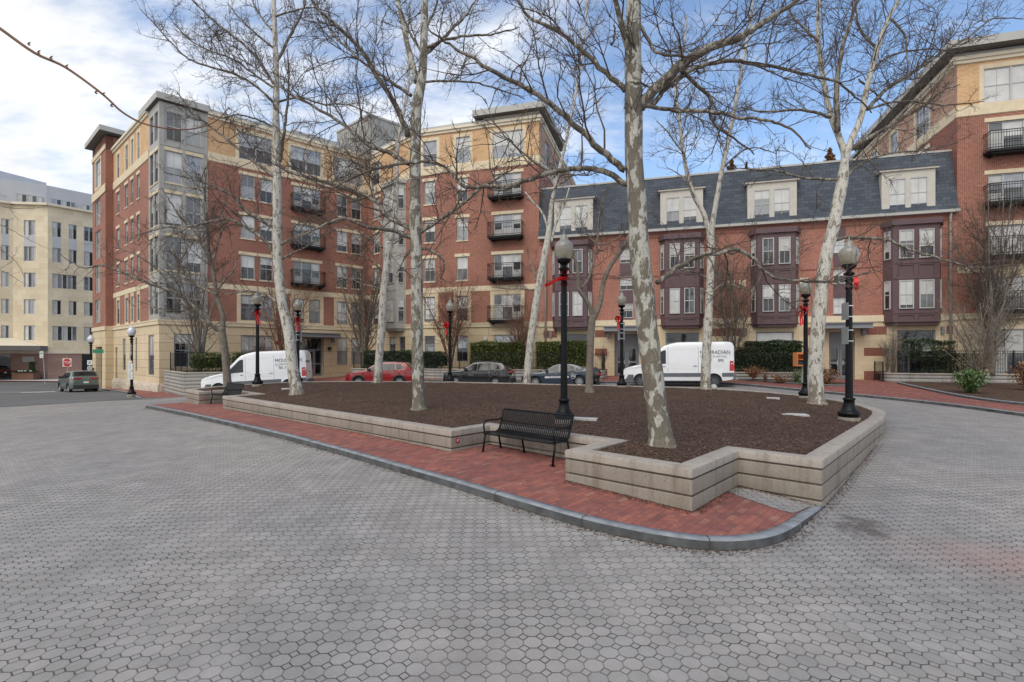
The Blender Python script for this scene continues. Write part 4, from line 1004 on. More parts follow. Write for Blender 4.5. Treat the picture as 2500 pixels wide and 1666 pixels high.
# ------------------------------------------------------------------ town houses
tow = thing('townhouse_row', (14, 36, 0), 'low brick town house row with purple bays and a slate mansard roof with four dormers', 'town houses')
w = WT; s_ = WT.s; EAVE = 10.22; RID = 14.15
holes = []; zx = []
bays = [(1349,1446.5,(1354,1448)),(1612,1718,(1612,1716)),(1832,1949.6,(1824,1944)),(2155,2297,(2150,2280.6))]
gopen = [(1378,1434),(1625,1707),(1846,1938),(2190,2284)]
for a, b in gopen: holes.append((s_(a), s_(b), .0, 3.1))
d1 = (s_(1500), s_(1560)); d2 = (s_(2024), s_(2087))
for a, b in (d1, d2): holes.append((a, b, .0, 3.05))
stc = [(1513,1546,[(4.2,5.28),(6.19,7.24),(8.13,9.2)]),(2034,2065,[(4.2,5.25),(6.13,7.2),(8.1,9.17)])]
for a, b, rs_ in stc:
    for c, d in rs_: holes.append((s_(a), s_(b), c, d))
TM = ['brick_th','stone','brick_dark','purple']
zz = [(0,WT.L,-2,4.06,1)]
for z0_, z1_ in ((2.83,3.36),(1.5,2.02),(-2,.55)): zz.append((.3,WT.L-.2,z0_,z1_,2))
for a, b in gopen: zz.append((s_(a)-.55, s_(b)+.55, -2, 3.5, 1))
for a, b in (d1, d2): zz.append((a-.5, b+.5, -2, 3.5, 1))
zz += [(0,.35,-2,3.6,1)]
for a, b, rs_ in stc: zz.append((s_(a), s_(b), 3.9, 9.75, 3))
facade(w, tow, 0, w.L, -2, EAVE, zz, holes, TM)
m = MB(); w.box(m, 0, w.L, .002, .07, 3.66, 4.06); m.build('belt_course', 'stone_trim', tow)
m = MB()
for z in (7.05, 9.75): 
    segs = [0]+[x for bb in bays for x in (s_(bb[0])-.1, s_(bb[1])+.1)]+[w.L]
    for i in range(0, len(segs), 2): w.box(m, segs[i], segs[i+1], .002, .022, z, z+.09)
m.build('brick_course', 'brick_dark', tow)
for a, b, rs_ in stc:
    for c, d in rs_: window(w, tow, s_(a), s_(b), c, d, 1, fmat='frame_light', style='sash', upper=rnd.choice([1,5]), lower=rnd.choice([1,4]))
for (a, b) in gopen:
    a, b = s_(a), s_(b); fb = MB(); gb = MB(); W_ = b-a
    for q in ((a,a+.08,0,3.1),(b-.08,b,0,3.1),(a+.08,b-.08,3.02,3.1),(a+.08,b-.08,2.28,2.42),(a+W_*.33-.06,a+W_*.33+.06,.0,2.28),(a+W_*.67-.06,a+W_*.67+.06,.0,2.28),(a+.08,a+W_*.33-.06,.0,.5),(a+W_*.67+.06,b-.08,0,.5)): w.box(fb, q[0], q[1], -.16, -.08, q[2], q[3])
    gb.face([w.T(a+.08,-.12,2.42), w.T(b-.08,-.12,2.42), w.T(b-.08,-.12,3.02), w.T(a+.08,-.12,3.02)], 4 if rnd.random() < .6 else 1)
    for x0, x1 in ((a+.08,a+W_*.33-.06),(a+W_*.33+.06,a+W_*.67-.06),(a+W_*.67+.06,b-.08)): gb.face([w.T(x0,-.12,.0), w.T(x1,-.12,.0), w.T(x1,-.12,2.28), w.T(x0,-.12,2.28)], rnd.choice([1,4,0,3]))
    wd = fb.build('shop_window', 'frame_grey', tow); gb.build('pane', GL, wd)
entrance(w, tow, d1[0], d1[1], .0, 3.05, (s_(1477), s_(1571), 3.22, 1.1), False)
entrance(w, tow, d2[0], d2[1], .0, 3.05, (s_(1990), s_(2117), 3.22, 1.1), False)
for a, b, _ in bays:
    bay(w, tow, s_(a), s_(b), 3.58, 9.78, .62, .32, 'purple', [(4.38,6.12),(7.45,9.18)], 2, [(6.2,6.32),(7.15,7.32),(4.1,4.25)], panel=[(6.42,7.1),(3.75,4.05)])
for px in (1345, 1818, 2300):
    m = MB(); x = s_(px); w.box(m, x-.08, x+.08, .002, .14, 2.85, 3.3); m.build('wall_light', 'frame_grey', tow)
m = MB()
for px in (1785, 1812, 1962): w.box(m, s_(px)-.22, s_(px)+.22, .002, .03, 6.15, 6.6)
m.build('stone_inset', 'stone_trim', tow)
# mansard
m = MB(); L = w.L; A0 = [w.T(0,.22,EAVE+.12), w.T(L,.22,EAVE+.12)]; A1 = [w.T(0,-.62,RID), w.T(L-.0,-.62,RID)]
hh = RID-EAVE
m.face([A0[0], A0[1], A1[1], A1[0]], 0, [(0,0),(L,0),(L,hh),(0,hh)])
m.face([A1[0], A1[1], w.T(L,-12,RID-.3), w.T(0,-12,RID-.3)], 1, [(0,0)]*4)
m.face([w.T(0,-12,0), w.T(L,-12,0), w.T(L,-12,RID-.3), w.T(0,-12,RID-.3)], 1, [(0,0)]*4)
rf = m.build('roof', ['slate','roof'], tow)
m = MB(); w.box(m, 0, L, -.75, -.58, RID-.02, RID+.1); m.build('ridge_cap', 'fascia', rf)
m = MB(); w.box(m, 0, L, .0, .36, EAVE-.04, EAVE+.13); m.build('gutter', 'fascia', rf)
for _, _, (a, b) in bays:
    a, b = s_(a), s_(b); m = MB(); n1 = .06
    w.box(m, a, b, -1.6, n1, 10.36, 12.95)
    for q in ((a,a+.38,10.36,12.95),(b-.38,b,10.36,12.95),(a+.38,b-.38,10.36,10.62),(a+.38,b-.38,12.5,12.95),((a+b)/2-.1,(a+b)/2+.1,10.62,12.5)): w.box(m, q[0], q[1], n1+.001, n1+.09, q[2], q[3])
    w.box(m, a-.16, b+.16, -1.2, n1+.2, 12.95, 13.06)
    d = m.build('dormer', 'dormer', rf)
    m = MB(); P_ = [w.T(a-.2,n1+.24,13.06), w.T(b+.2,n1+.24,13.06), w.T(b+.2,-1.0,13.42), w.T(a-.2,-1.0,13.42)]
    m.face(P_); m.face([w.T(a-.2,n1+.24,13.06), w.T(a-.2,-1.0,13.42), w.T(a-.2,-1.0,13.06)]); m.face([w.T(b+.2,n1+.24,13.06), w.T(b+.2,-1.0,13.42), w.T(b+.2,-1.0,13.06)]); m.build('dormer_roof', 'fascia', rf)
    mid = (a+b)/2
    for x0, x1 in ((a+.38,mid-.1),(mid+.1,b-.38)): window(w, rf, x0, x1, 10.62, 12.5, 1, fmat='frame_light', n=n1+.09, rec=.05, upper=1, lower=rnd.choice([1,0,3]))
for px, zt in ((1333,9.9),(2318,10.2)):
    m = MB(); x = s_(px); m.tube([w.T(x,.12,.1), w.T(x,.12,zt-.3), w.T(x,.2,zt)], .07, 8); m.build('downspout', 'fascia', tow, smooth=True)
# party end of the mansard against the right block
m = MB(); m.face([A0[1], A1[1], w.T(L-.0,-3,RID), w.T(L,-3,EAVE)], 0, [(0,0),(0,3),(3,3),(3,0)]); m.face([A0[0], A1[0], w.T(0,-3,RID), w.T(0,-3,EAVE)], 0, [(0,0),(0,3),(3,3),(3,0)]); m.build('roof_end', 'slate', rf)
# ------------------------------------------------------------------ right block
rb = thing('apartment_building', (32, 34, 0), 'tall brick apartment building on the right with stacked balconies and shade-toned brick side wall', 'apartment building')
holes = []; wins = []; zx = []; s_ = WR.s
a, b = s_(2413), s_(2413)+3.4
for r in (2,3,4): col(WR, 2413, 2540, (r,), 'fr')
col(WR, 2413, 2540, (1,), 'fr1'); col(WR, 2402, 2540, (5,), 'std', 2, upper=1, lower=1); col(WR, 2424, 2540, ((.2,3.1),), 'fr', 1, nobal=True)
facade(WR, rb, 0, WR.L, -2, 19.35, zone_std(WR, 0, WR.L, zx), holes, BM)
run_windows(WR, rb); trims(WR, rb, 0, WR.L); cornice(WR, rb, 0, WR.L, .2, 0)
holes = []; wins = []; zx = []
for a in (26.2, 25.0):
    pass
L = WRL.L
for off_, wd_, nw in ((3.4,1.9,2),(8.2,1.2,1),(12.0,1.2,1),(15.2,1.6,1),(19.5,1.2,1),(24,1.4,1)):
    for r in (4,5): 
        c, d = ROWS[r]; a = L-off_-wd_; holes.append((a,a+wd_,c,d)); wins.append((a,a+wd_,c,d,'std',nw,dict(upper=2)))
        if r == 5: zx.append((a-.22,a+wd_+.22,16.6,18.95,8))
facade(WRL, rb, 0, L, 0, 19.35, zone_std(WRL, 0, L, [(0,L,16.6,19.1,7),(0,L,6.92,15.92,4)]+zx), holes, BM); run_windows(WRL, rb); cornice(WRL, rb, 0, L, 0, 0)  # side wall in darker brick tones, its shade put into the colour
m = MB(); WRL.box(m, 0, L, .002, .05, 15.95, 16.58); m.build('belt_course', 'stone_trim', rb)
overhang(rb, [q2(WRL, L-15, .75), q2(WRL, L+.75, .75), q2(WR, WR.L, .75), q2(WR, WR.L, -6), q2(WRL, L-15, -6)], 19.80, 20.28)
overhang(rb, [q2(WRL, 0, .3), q2(WRL, L-15.2, .3), q2(WRL, L-15.2, -6), q2(WRL, 0, -6)], 19.75, 20.0)
m = MB(); prism([q2(WRL, 0, -.3), q2(WRL, L, -.3), q2(WR, WR.L, -.3), q2(WR, WR.L, -20), q2(WRL, 0, -16)], 18.9, 19.78, 0, m); m.build('roof_deck', 'cream_paint', rb)
e = E2+FD*14; m = MB(); m.face([(e.x,e.y,-2),(e.x+FB_.x*28,e.y+FB_.y*28,-2),(e.x+FB_.x*28,e.y+FB_.y*28,19.4),(e.x,e.y,19.4)]); m.build('end_wall', 'brick_dark', rb)
# ------------------------------------------------------------------ cream stone building across the street
fb = thing('apartment_building', (-55, 62, -1.2), 'cream limestone apartment building with rounded corner and pink granite base across the street', 'apartment building')
q0 = Vector((-56.6, 57.6)); q1 = Vector((-53.0, 58.0)); dd = Vector((.762, 1)).normalized()
W1 = Wall(Vector((-66, 49.5)), q0); W2 = Wall(q0, q1); W3 = Wall(q1, q1+dd*26)
def wpx(w, root, holes, px0, px1, z0, z1, nw):
    a, b = w.s(px0), w.s(px1); holes.append((a,b,z0,z1)); return (a,b,z0,z1,nw)
zr = []
for y0, y1 in ((665,737),(790,860),(915,985),(1042,1112),(1167,1238)):
    zr.append((EYE+(HY-(200+y1/1.96))/F*58, EYE+(HY-(200+y0/1.96))/F*58))
ztop = 18.6; zg = 2.05
for w, colz, s0_, s1_ in ((W1, [(3,22,2),(-45,-20,2)], 0, W1.L), (W2, [(58,87,3)], 0, W2.L), (W3, [(128,150,2),(168,188,2),(205,243,3),(258,290,3)], 0, W3.L)):
    hs = []; ws = []
    for i, (c, d) in enumerate(zr):
        cl = colz
        if w is W3 and i in (2, 4): cl = [(128,188,5),(205,243,3),(258,290,3)]
        for p0, p1, nw in cl:
            k = 1.0
            ws.append(wpx(w, fb, hs, p0, p1, c, d, nw))
    zo = [(0,w.L,-3,zg,1)]
    for i in (0,):
        for p0, p1, nw in colz: zo.append((w.s(p0), w.s(p1), zr[1][1], zr[0][0], 2))
    facade(w, fb, s0_, s1_, -3, ztop, zo, hs, ['fb_stone','pink_stone','metal_white'], rev=.15)
    for a, b, c, d, nw in ws: window(w, fb, a, b, c, d, nw, fmat='frame_light', style='lites', rec=.12)
for w in (W1, W2, W3):
    m = MB(); w.box(m, -.1, w.L+.1, .0, .35, ztop, ztop+.25); m.build('cornice', 'cream_paint', fb)
    m = MB(); w.box(m, 0, w.L, .0, .12, zg-.35, zg); m.build('belt_course', 'cream_paint', fb)
m = MB(); P_ = [(-80,43),(-59.2,58.9),(-56.1,61.2),(-52.7+.75*24, 64.7+26),(-60,92),(-95,70)]
prism(P_, ztop-.5, 22.0, 0, m); m.build('set_back_storey', 'metal_white', fb)
Wa = Wall(P_[1], P_[2]); Wb = Wall(P_[2], P_[3]); Wc = Wall(P_[0], P_[1])
for w, a, b in ((Wa,Wa.s(40),Wa.s(104)),(Wb,Wb.s(125),Wb.s(184)),(Wb,Wb.s(200),Wb.s(246)),(Wc,Wc.s(-30),Wc.s(-6))): window(w, fb, a, b, 19.5, 20.55, 5, fmat='frame_light', style='lites', n=.08, rec=.02, fw=.08)
m = MB(); prism([(-80,52),(-62.2,61.5),(-60.5,66),(-78,64)], 21.9, 23.9, 0, m); m.build('roof_box', 'metal_white', fb)
# canopy over the pavement
m = MB(); cpt = [W1.T(2,0,0)[:2], W1.T(W1.L,0,0)[:2], W2.T(W2.L,0,0)[:2], W2.T(W2.L+.4,1.6,0)[:2], W2.T(0,4.0,0)[:2], W1.T(2,4.5,0)[:2]]
prism(cpt, 2.05, 2.55, 0, m); cp = m.build('canopy', 'soffit', fb)
m = MB(); cen = W2.T(0,.02,3.5)
for a, b in zip(cpt[2:5], cpt[3:6]): m.face([(a[0],a[1],2.56),(b[0],b[1],2.56),cen])
m.build('canopy_roof', 'cream_paint', cp)
for a, b, w in ((-2+W1.L-3, W1.L-.2, W1), (W3.s(200), W3.s(238), W3)):
    m = MB(); w.box(m, a, b, .01, .05, -1.2, 1.6); m.build('garage_door', 'glass_dark', fb)
m = MB(); p = W2.s(70); W2.box(m, p-.6, p+.6, .01, .06, .75, 1.35); m.build('plaque', 'slab', fb)
# ------------------------------------------------------------------ street lamps
def make_lamp(clear=False):
    root = thing('street_lamp', (0,0,0), '', 'street lamp')
    m = MB()
    m.lathe([(.245,-.12),(.245,.07),(.235,.09)], 8); m.build('footing', 'concrete', root, world=False)
    m = MB()
    m.lathe([(.22,.09),(.235,.12),(.235,.15),(.255,.17),(.25,.20),(.20,.235),(.165,.28),(.14,.35),(.122,.42),(.115,.50),(.135,.51),(.135,.555),(.10,.57)], 8)
    b = m.build('base', 'black_gloss', root, world=False)
    m = MB(); rows = []
    for z, r in ((.56,.084),(3.28,.068)):
        rows.append([(math.cos(a)*(r if k % 2 else r*.90), math.sin(a)*(r if k % 2 else r*.90), z) for k, a in enumerate([2*math.pi*i/24 for i in range(24)])])
    m.grid(rows, 0, True)
    m.lathe([(.07,3.24),(.085,3.26),(.085,3.30),(.072,3.32),(.070,3.42),(.09,3.45),(.10,3.48),(.075,3.51),(.065,3.56),(.12,3.61),(.125,3.64),(.06,3.68),(.055,3.71),(.085,3.74),(.15,3.79),(.165,3.83),(.165,3.855)], 20)
    m.build('post', 'black_gloss', root, world=False, smooth=True, angle=40)
    m = MB()
    if clear: prof = [(.13,3.85),(.19,3.93),(.235,4.04),(.24,4.13),(.215,4.24),(.16,4.33),(.09,4.37),(.075,4.40),(.08,4.44),(.04,4.47),(.001,4.48)]
    else: prof = [(.12,3.85),(.15,3.87),(.19,3.95),(.222,4.06),(.226,4.14),(.20,4.22),(.15,4.275),(.11,4.295),(.10,4.31),(.10,4.36),(.075,4.40),(.065,4.43),(.03,4.45),(.001,4.46)]
    m.lathe(prof, 28); m.build('globe', 'lampglass' if clear else 'globe', root, world=False, smooth=True)
    m = MB(); m.lathe([(.05,3.86),(.06,3.95),(.05,4.05),(.001,4.06)], 10); m.build('lamp_socket', 'signback', root, world=False)
    if not clear:
        m = MB(); m.lathe([(.02,4.45),(.03,4.48),(.012,4.50),(.006,4.58),(.0005,4.60)], 8); m.build('finial', 'wood_orange' if False else 'globe', root, world=False, smooth=True)
    return root
lampA = make_lamp(); lampH = make_lamp(True)
LAMPS = [('A',1377,12.0,None,'black lamp post rising directly behind the near bench'),
 ('B',2073,12.56,None,'black lamp post at the right end of the raised bed, the rightmost one'),
 ('C',1967,18.9,None,'black lamp post beside the orange book box, left of the right forked sycamore'),
 ('D',1518,23.9,None,'black lamp post with two sign plates in front of the grey double doors'),
 ('E',1098.7,27.4,None,'slim black lamp post in front of the front end of the black crossover'),
 ('F',628.6,24.0,None,'black lamp post standing before the cab side of the left van'),
 ('G',727.5,27.0,None,'black lamp post with sign plates hidden behind the leaning sycamore by the left van')]
LP = {}; first = True
for k, px, d, _, lab in LAMPS:
    o = lampA if first else copy_tree(lampA); first = False
    x = (px-CX)/F*d; z = mz(x, d)-.0; o.location = (x, d, z); o.rotation_euler = (0,0,.3); tag(o, lab, 'street lamp', 'acorn lamp posts of the court'); LP[k] = Vector((x, d, z))
for k, px, d, lab in (('H',321.5,32.7,'clear globed lamp post with paper notices by the stone corner'), ('I',222,41.0,'far clear globed lamp post beside the green car')):
    o = lampH if k == 'H' else copy_tree(lampH)
    x = (px-CX)/F*d; z = G(x, d)+.12; o.location = (x, d, z); tag(o, lab, 'street lamp', 'clear globe lamp posts on the side street'); LP[k] = Vector((x, d, z))
# red ribbon bows
def bow(p, ang, side, lab, tails='down', s=1.0):
    m = MB(); r2 = random.Random(int(p.x*100))
    c, sn = math.cos(ang), math.sin(ang)
    def L(x, y, z): return (p.x+(x*c-y*sn)*s, p.y+(x*sn+y*c)*s, p.z+z*s)
    # loops: closed ribbon rings fanned round the knot
    for a0 in (20, 75, 130, 165, 235, 300):
        a = R(a0); ux, uz = math.cos(a), math.sin(a); n = 10; w = .05; row0 = []; row1 = []
        for i in range(n+1):
            t = i/n; e = math.sin(math.pi*t); th = .085*math.sin(2*math.pi*t); rr = .18*e
            x = ux*rr-uz*th; z = uz*rr+ux*th
            row0.append(L(x, -.115-w, z)); row1.append(L(x+.006, -.115+w, z))
        m.grid([row0, row1])
    m2 = [(.035*math.cos(t)*math.cos(u), -.12+.04*math.sin(u), .035*math.sin(t)*math.cos(u)) for u in (-1.2,-.5,.3,1.1) for t in [i*math.pi/4 for i in range(8)]]
    m.grid([[L(*q) for q in m2[i*8:(i+1)*8]] for i in range(4)], 0, True)
    b = m.build('ribbon_bow', 'red_ribbon', None)
    b.location = (0,0,0); tag(b, lab, 'bow', 'red bows tied on the lamp posts')
    def tail(pts, w=.045):
        t = MB(); P_ = smoothline([Vector(q) for q in pts], 4) if False else pts
        t.grid([[L(x, y-w*.2, z+w*wz) for x, y, z, wz in P_], [L(x, y+w*.2, z-w*wz) if wz else L(x, y, z) for x, y, z, wz in P_]]) 
        t.build('ribbon_tail', 'red_ribbon', b)
    def vt(x0, x1, l, w=.05):
        t = MB(); n = 7; a_ = []; b_ = []
        for i in range(n+1):
            f = i/n; x = x0+(x1-x0)*f+.015*math.sin(f*9); z = -l*f; a_.append(L(x-w/2, -.125+.012*math.sin(f*11), z)); b_.append(L(x+w/2, -.115+.012*math.cos(f*8), z-(.03 if i == n else 0)))
        t.grid([a_, b_]); t.build('ribbon_tail', 'red_ribbon', b)
    if tails == 'down': vt(-.01, side*.05, .50); vt(.02, side*.16, .46)
    elif tails == 'fly':
        t = MB(); n = 8; a_ = []; b_ = []
        for i in range(n+1):
            f = i/n; x = side*.50*f; z = -.03-.12*f+.04*math.sin(f*5); a_.append(L(x, -.12-.05*f, z+.045)); b_.append(L(x, -.12+.02*math.sin(f*7), z-.03))
        t.grid([a_, b_]); t.build('ribbon_tail', 'red_ribbon', b)
    else: vt(side*.02, side*.06, .55); vt(-.01*side, -.02*side, .50)
    return b
bow(LP['A']+Vector((.04,0,3.40)), 0, -1, 'red bow with its tail blown left, on the lamp behind the bench', 'fly')
bow(LP['B']+Vector((.06,0,3.38)), 1.0, -1, 'red bow on the right hand lamp at the end of the raised bed', 'fly', .85)
bow(LP['C']+Vector((-.09,0,3.25)), -.9, -1, 'red bow hanging beside the lamp near the orange book box', 'side')
bow(LP['D']+Vector((-.10,0,3.20)), -.9, -1, 'red bow on the lamp in front of the grey double doors', 'side', .9)
bow(LP['E']+Vector((-.10,0,3.10)), -.9, -1, 'red bow on the lamp by the black crossover', 'side', .95)
bow(LP['F']+Vector((.02,0,3.40)), 0, 1, 'red bow with long tails, on the lamp before the left van', 'down')
bow(LP['G']+Vector((0,0,3.30)), .1, 1, 'red bow on the lamp beside the leaning sycamore trunk', 'side')
def plates(k, zs, lab, w=.32, h=.42, ang=.0, mat='signback', grp='sign plates strapped to lamp posts'):
    p = LP[k]; root = thing('pole_sign', (p.x, p.y, p.z+zs[0]), lab, 'sign', grp)
    for z in zs:
        m = MB(); c, s_ = math.cos(ang), math.sin(ang)
        m.box((-w/2,.09,z-h/2),(w/2,.10,z+h/2), 0, lambda x, y, zz: (p.x+x*c-y*s_, p.y+x*s_+y*c, p.z+zz)); m.build('sign_plate', mat, root)
        m = MB()
        for zz in (z-h*.32, z+h*.32):
            m.lathe([(.092,zz-.012),(.092,zz+.012)], 16, c=(p.x, p.y)); 
        m.v = [(a, b, c_+p.z) for a, b, c_ in m.v]; m.build('strap', 'chrome', root)
    return root
plates('D', [2.42, 2.86], 'back of two grey sign plates on the lamp before the double doors')
plates('G', [2.42, 2.88], 'back of two grey sign plates on the lamp behind the leaning sycamore')
plates('B', [2.1, 2.7], 'sign plates seen edge on, on the right hand lamp post', ang=R(82))
# paper notices on the stone corner lamp
p = LP['H']; root = thing('notice', (p.x, p.y, p.z+2), 'white paper notices wrapped round the lamp post by the stone corner', 'notice')
for z0, z1, w in ((2.12,2.24,.20),(1.60,2.08,.30),(1.04,1.56,.30)):
    m = MB(); m.box((p.x-w/2, p.y-.12, p.z+z0), (p.x+w/2, p.y-.10, p.z+z1)); m.build('paper', 'white', root)
m = MB()
for i in range(40):
    z = p.z+1.1+i*.024
    if 1.52 < z-p.z < 1.66: continue
    w = .22*(.5+.5*rnd.random()); m.box((p.x-.11, p.y-.1225, z), (p.x-.11+w, p.y-.1205, z+.007))
m.build('printed_lines', 'frame_grey', root)
m = MB()
for i in range(14):
    z = p.z+2.3+i*.075+rnd.random()*.02; a = -1.57+rnd.uniform(-.5,.5); x = p.x+.092*math.cos(a); y = p.y-.092
    m.box((x-.05, y-.003, z), (x+.05, y, z+.06))
m.build('sticker', ['signback'], root)
# small signs on the far lamp
p = LP['I']; root = thing('street_sign', (p.x, p.y, p.z+2), 'small round crossing sign and green street name plate on the far lamp post', 'sign')
m = MB(); m.box((p.x-.2,p.y-.12,p.z+2.05),(p.x+.2,p.y-.1,p.z+2.42)); m.build('sign_plate', 'white', root)
m = MB(); m.lathe([(.22,-.01),(.22,.01)], 20); m.v = [(p.x+a, p.y-.12+c_, p.z+1.78+b) for a, b, c_ in m.v]; m.build('sign_disc', 'signback', root)
m = MB()
for a in (.78, -.78): m.box((-.15,-.02,-.004),(.15,.02,.004), 0, lambda x, y, z, a=a: (p.x+x*math.cos(a)-y*math.sin(a), p.y-.126+z, p.z+2.23+x*math.sin(a)+y*math.cos(a)))
m.build('cross_mark', 'plastic_black', root)
m = MB(); m.box((p.x+.15,p.y-.02,p.z+3.0),(p.x+1.0,p.y+.02,p.z+3.28)); m.build('street_name_plate', 'sign_green', root)
# stop sign and leaning kerb sign
def signpost(px, d, ztop, lab, cat, lean=0):
    x = (px-CX)/F*d; z0 = G(x, d)+.05; root = thing('road_sign', (x, d, z0), lab, cat)
    m = MB(); m.box((x-.03,d+.02,z0-.1),(x+.03,d+.05,ztop), 0, lambda a, b, c: (a+lean*(c-z0), b, c)); m.build('post', 'signback', root); return root, x, z0
root, x, z0 = signpost(164, 44.8, 1.35, 'red octagonal stop sign on a post behind the green car', 'stop sign')
zc = EYE+(HY-885.5)/F*44.8; m = MB(); m.box((x-.40,44.79,zc-.36),(x+.40,44.80,zc+.36)); m.build('sign_backing', 'stone_trim', root)
def octo(r, y, mat, nm):
    m = MB(); P_ = [(x+r*math.cos(R(22.5+45*i)), zc+r*math.sin(R(22.5+45*i))) for i in range(8)]
    m.face([(a, y, b) for a, b in P_]); m.face([(a, y+.006, b) for a, b in reversed(P_)])
    for (a, b), (c, e) in zip(P_, P_[1:]+P_[:1]): m.face([(a,y,b),(c,y,e),(c,y+.006,e),(a,y+.006,b)])
    m.build(nm, mat, root)
octo(.40, 44.775, 'white', 'sign_rim'); octo(.37, 44.765, 'sign_red', 'sign_plate')
text('STOP', 'lettering', 'white', root, Matrix.Translation(Vector((x, 44.755, zc-.11))-root.location) @ Matrix.Rotation(R(90), 4, 'X'), .33, .004, 'CENTER', .95)
root, x, z0 = signpost(109, 50, 2.0, 'narrow white kerbside sign on a leaning post by the far pavement', 'road sign', -.06)
m = MB(); m.box((x-.4,49.9,1.25),(x-.05,49.92,1.9)); m.build('sign_plate', 'white', root)
m = MB(); m.box((x-.33,49.88,1.6),(x-.12,49.895,1.8)); m.box((x-.33,49.88,1.36),(x-.12,49.895,1.42)); m.build('sign_mark', 'signback', root)
# ------------------------------------------------------------------ benches
def make_bench():
    root = thing('park_bench', (0,0,0), '', 'bench')
    L = .92
    def seatz(y): return .43+.02*math.cos((y-.05)*6) if y > .02 else .43-.9*(.02-y)
    prof = []      # side profile from front edge (y=0) to top of back
    front = [(-.03,.40),(-.02,.435),(.02,.45),(.12,.442),(.26,.425),(.36,.42)]
    back = [(.43,.44),(.46,.50),(.50,.62),(.54,.74),(.575,.84),(.60,.865)]
    def slats(pr, name, mat):
        m = MB(); n = 38
        for i in range(n):
            x = -L+.03+(2*L-.06)*i/(n-1); rows = []
            for w in (-.015, .015):
                rows.append([(x+w, y, z) for y, z in pr])
            m.grid(rows); m.grid([[(x-.015,y,z) for y,z in pr],[(x-.015,y+.004,z-.008) for y,z in pr]]); m.grid([[(x+.015,y,z) for y,z in pr],[(x+.015,y+.004,z-.008) for y,z in pr]])
        for y, z in (pr[0], pr[-1]): m.tube([(-L,y,z),(L,y,z)], .018, 8)
        m.build(name, mat, root, world=False)
    slats(front, 'seat', 'black_gloss'); slats(back, 'backrest', 'black_gloss')
    m = MB(); m.tube([(-L,.35,.40),(L,.35,.40)], .014, 6); m.tube([(-L,.50,.62),(L,.50,.62)], .012, 6); m.build('rail', 'black_gloss', root, world=False)
    for x in (-L, -.30+.05, L):
        end = abs(x) > .5
        m = MB(); m.tube([(x,.02,.42),(x,-.01,.25),(x,-.06,.0)], [.02,.02,.022], 8); m.box((x-.04,-.10,-.0),(x+.04,-.02,.012)); 
        if end: m.build('leg', 'black_gloss', root, world=False)
        m2 = MB(); m2.tube([(x,.40,.42),(x,.44,.25),(x,.50,.0)], [.02,.02,.022], 8); m2.box((x-.04,.46,0),(x+.04,.54,.012)); m2.build('leg', 'black_gloss', root, world=False)
        if end:
            m3 = MB(); m3.tube(smoothline([(x,.0,.42),(x,-.03,.55),(x,.0,.64),(x,.08,.665),(x,.30,.66),(x,.43,.655),(x,.50,.68)], 4), .017, 8); m3.build('armrest', 'black_gloss', root, world=False)
            m4 = MB(); m4.tube([(x,.0,.41),(x,.38,.40),(x,.45,.47),(x,.60,.865)], .018, 8); m4.build('side_frame', 'black_gloss', root, world=False)
    return root
bn = make_bench()
def put_bench(o, c, lab):
    # local +y points to the back of the bench
    o.location = (c[0], c[1], G(*c)+.125); o.rotation_euler = (0, 0, math.atan2(-.671, .741)); tag(o, lab, 'bench', 'black steel benches in the bed recesses')
put_bench(bn, (.11, 10.06), 'black slatted steel bench in the recess nearest the camera')
b2 = copy_tree(bn); put_bench(b2, (-12.05, 20.95), 'black slatted steel bench far off in the left recess of the bed')
# small red warning plaques on the planter corners
for p, lab in ((Vector((-1.19,10.70)), 'small red and white square plaque on the wall corner left of the near bench'), (Vector((-13.12,21.48)), 'small dark square plaque on the far left corner of the raised bed')):
    q = p-V_*0; n = Vector((.741,-.671)); nn = n*.004; m = MB()
    base = Vector((p.x, p.y))+n*.006+V_*.05
    def TT(x, y, z): return (base.x+V_.x*x+n.x*y, base.y+V_.y*x+n.y*y, z)
    m.box((-.045,0,-.27),(.045,.004,-.18), 0, TT); pl = m.build('plaque', 'sign_red', None); tag(pl, lab, 'plaque', 'small plaques on the bed wall')
    pts = [(-.018,-.205),(.018,-.205),(.022,-.222),(-.018,-.232),(-.02,-.246),(.018,-.25)]; m = MB(); m.tube([TT(a, .006, b) for a, b in pts], .005, 5); m.build('symbol', 'white', pl)
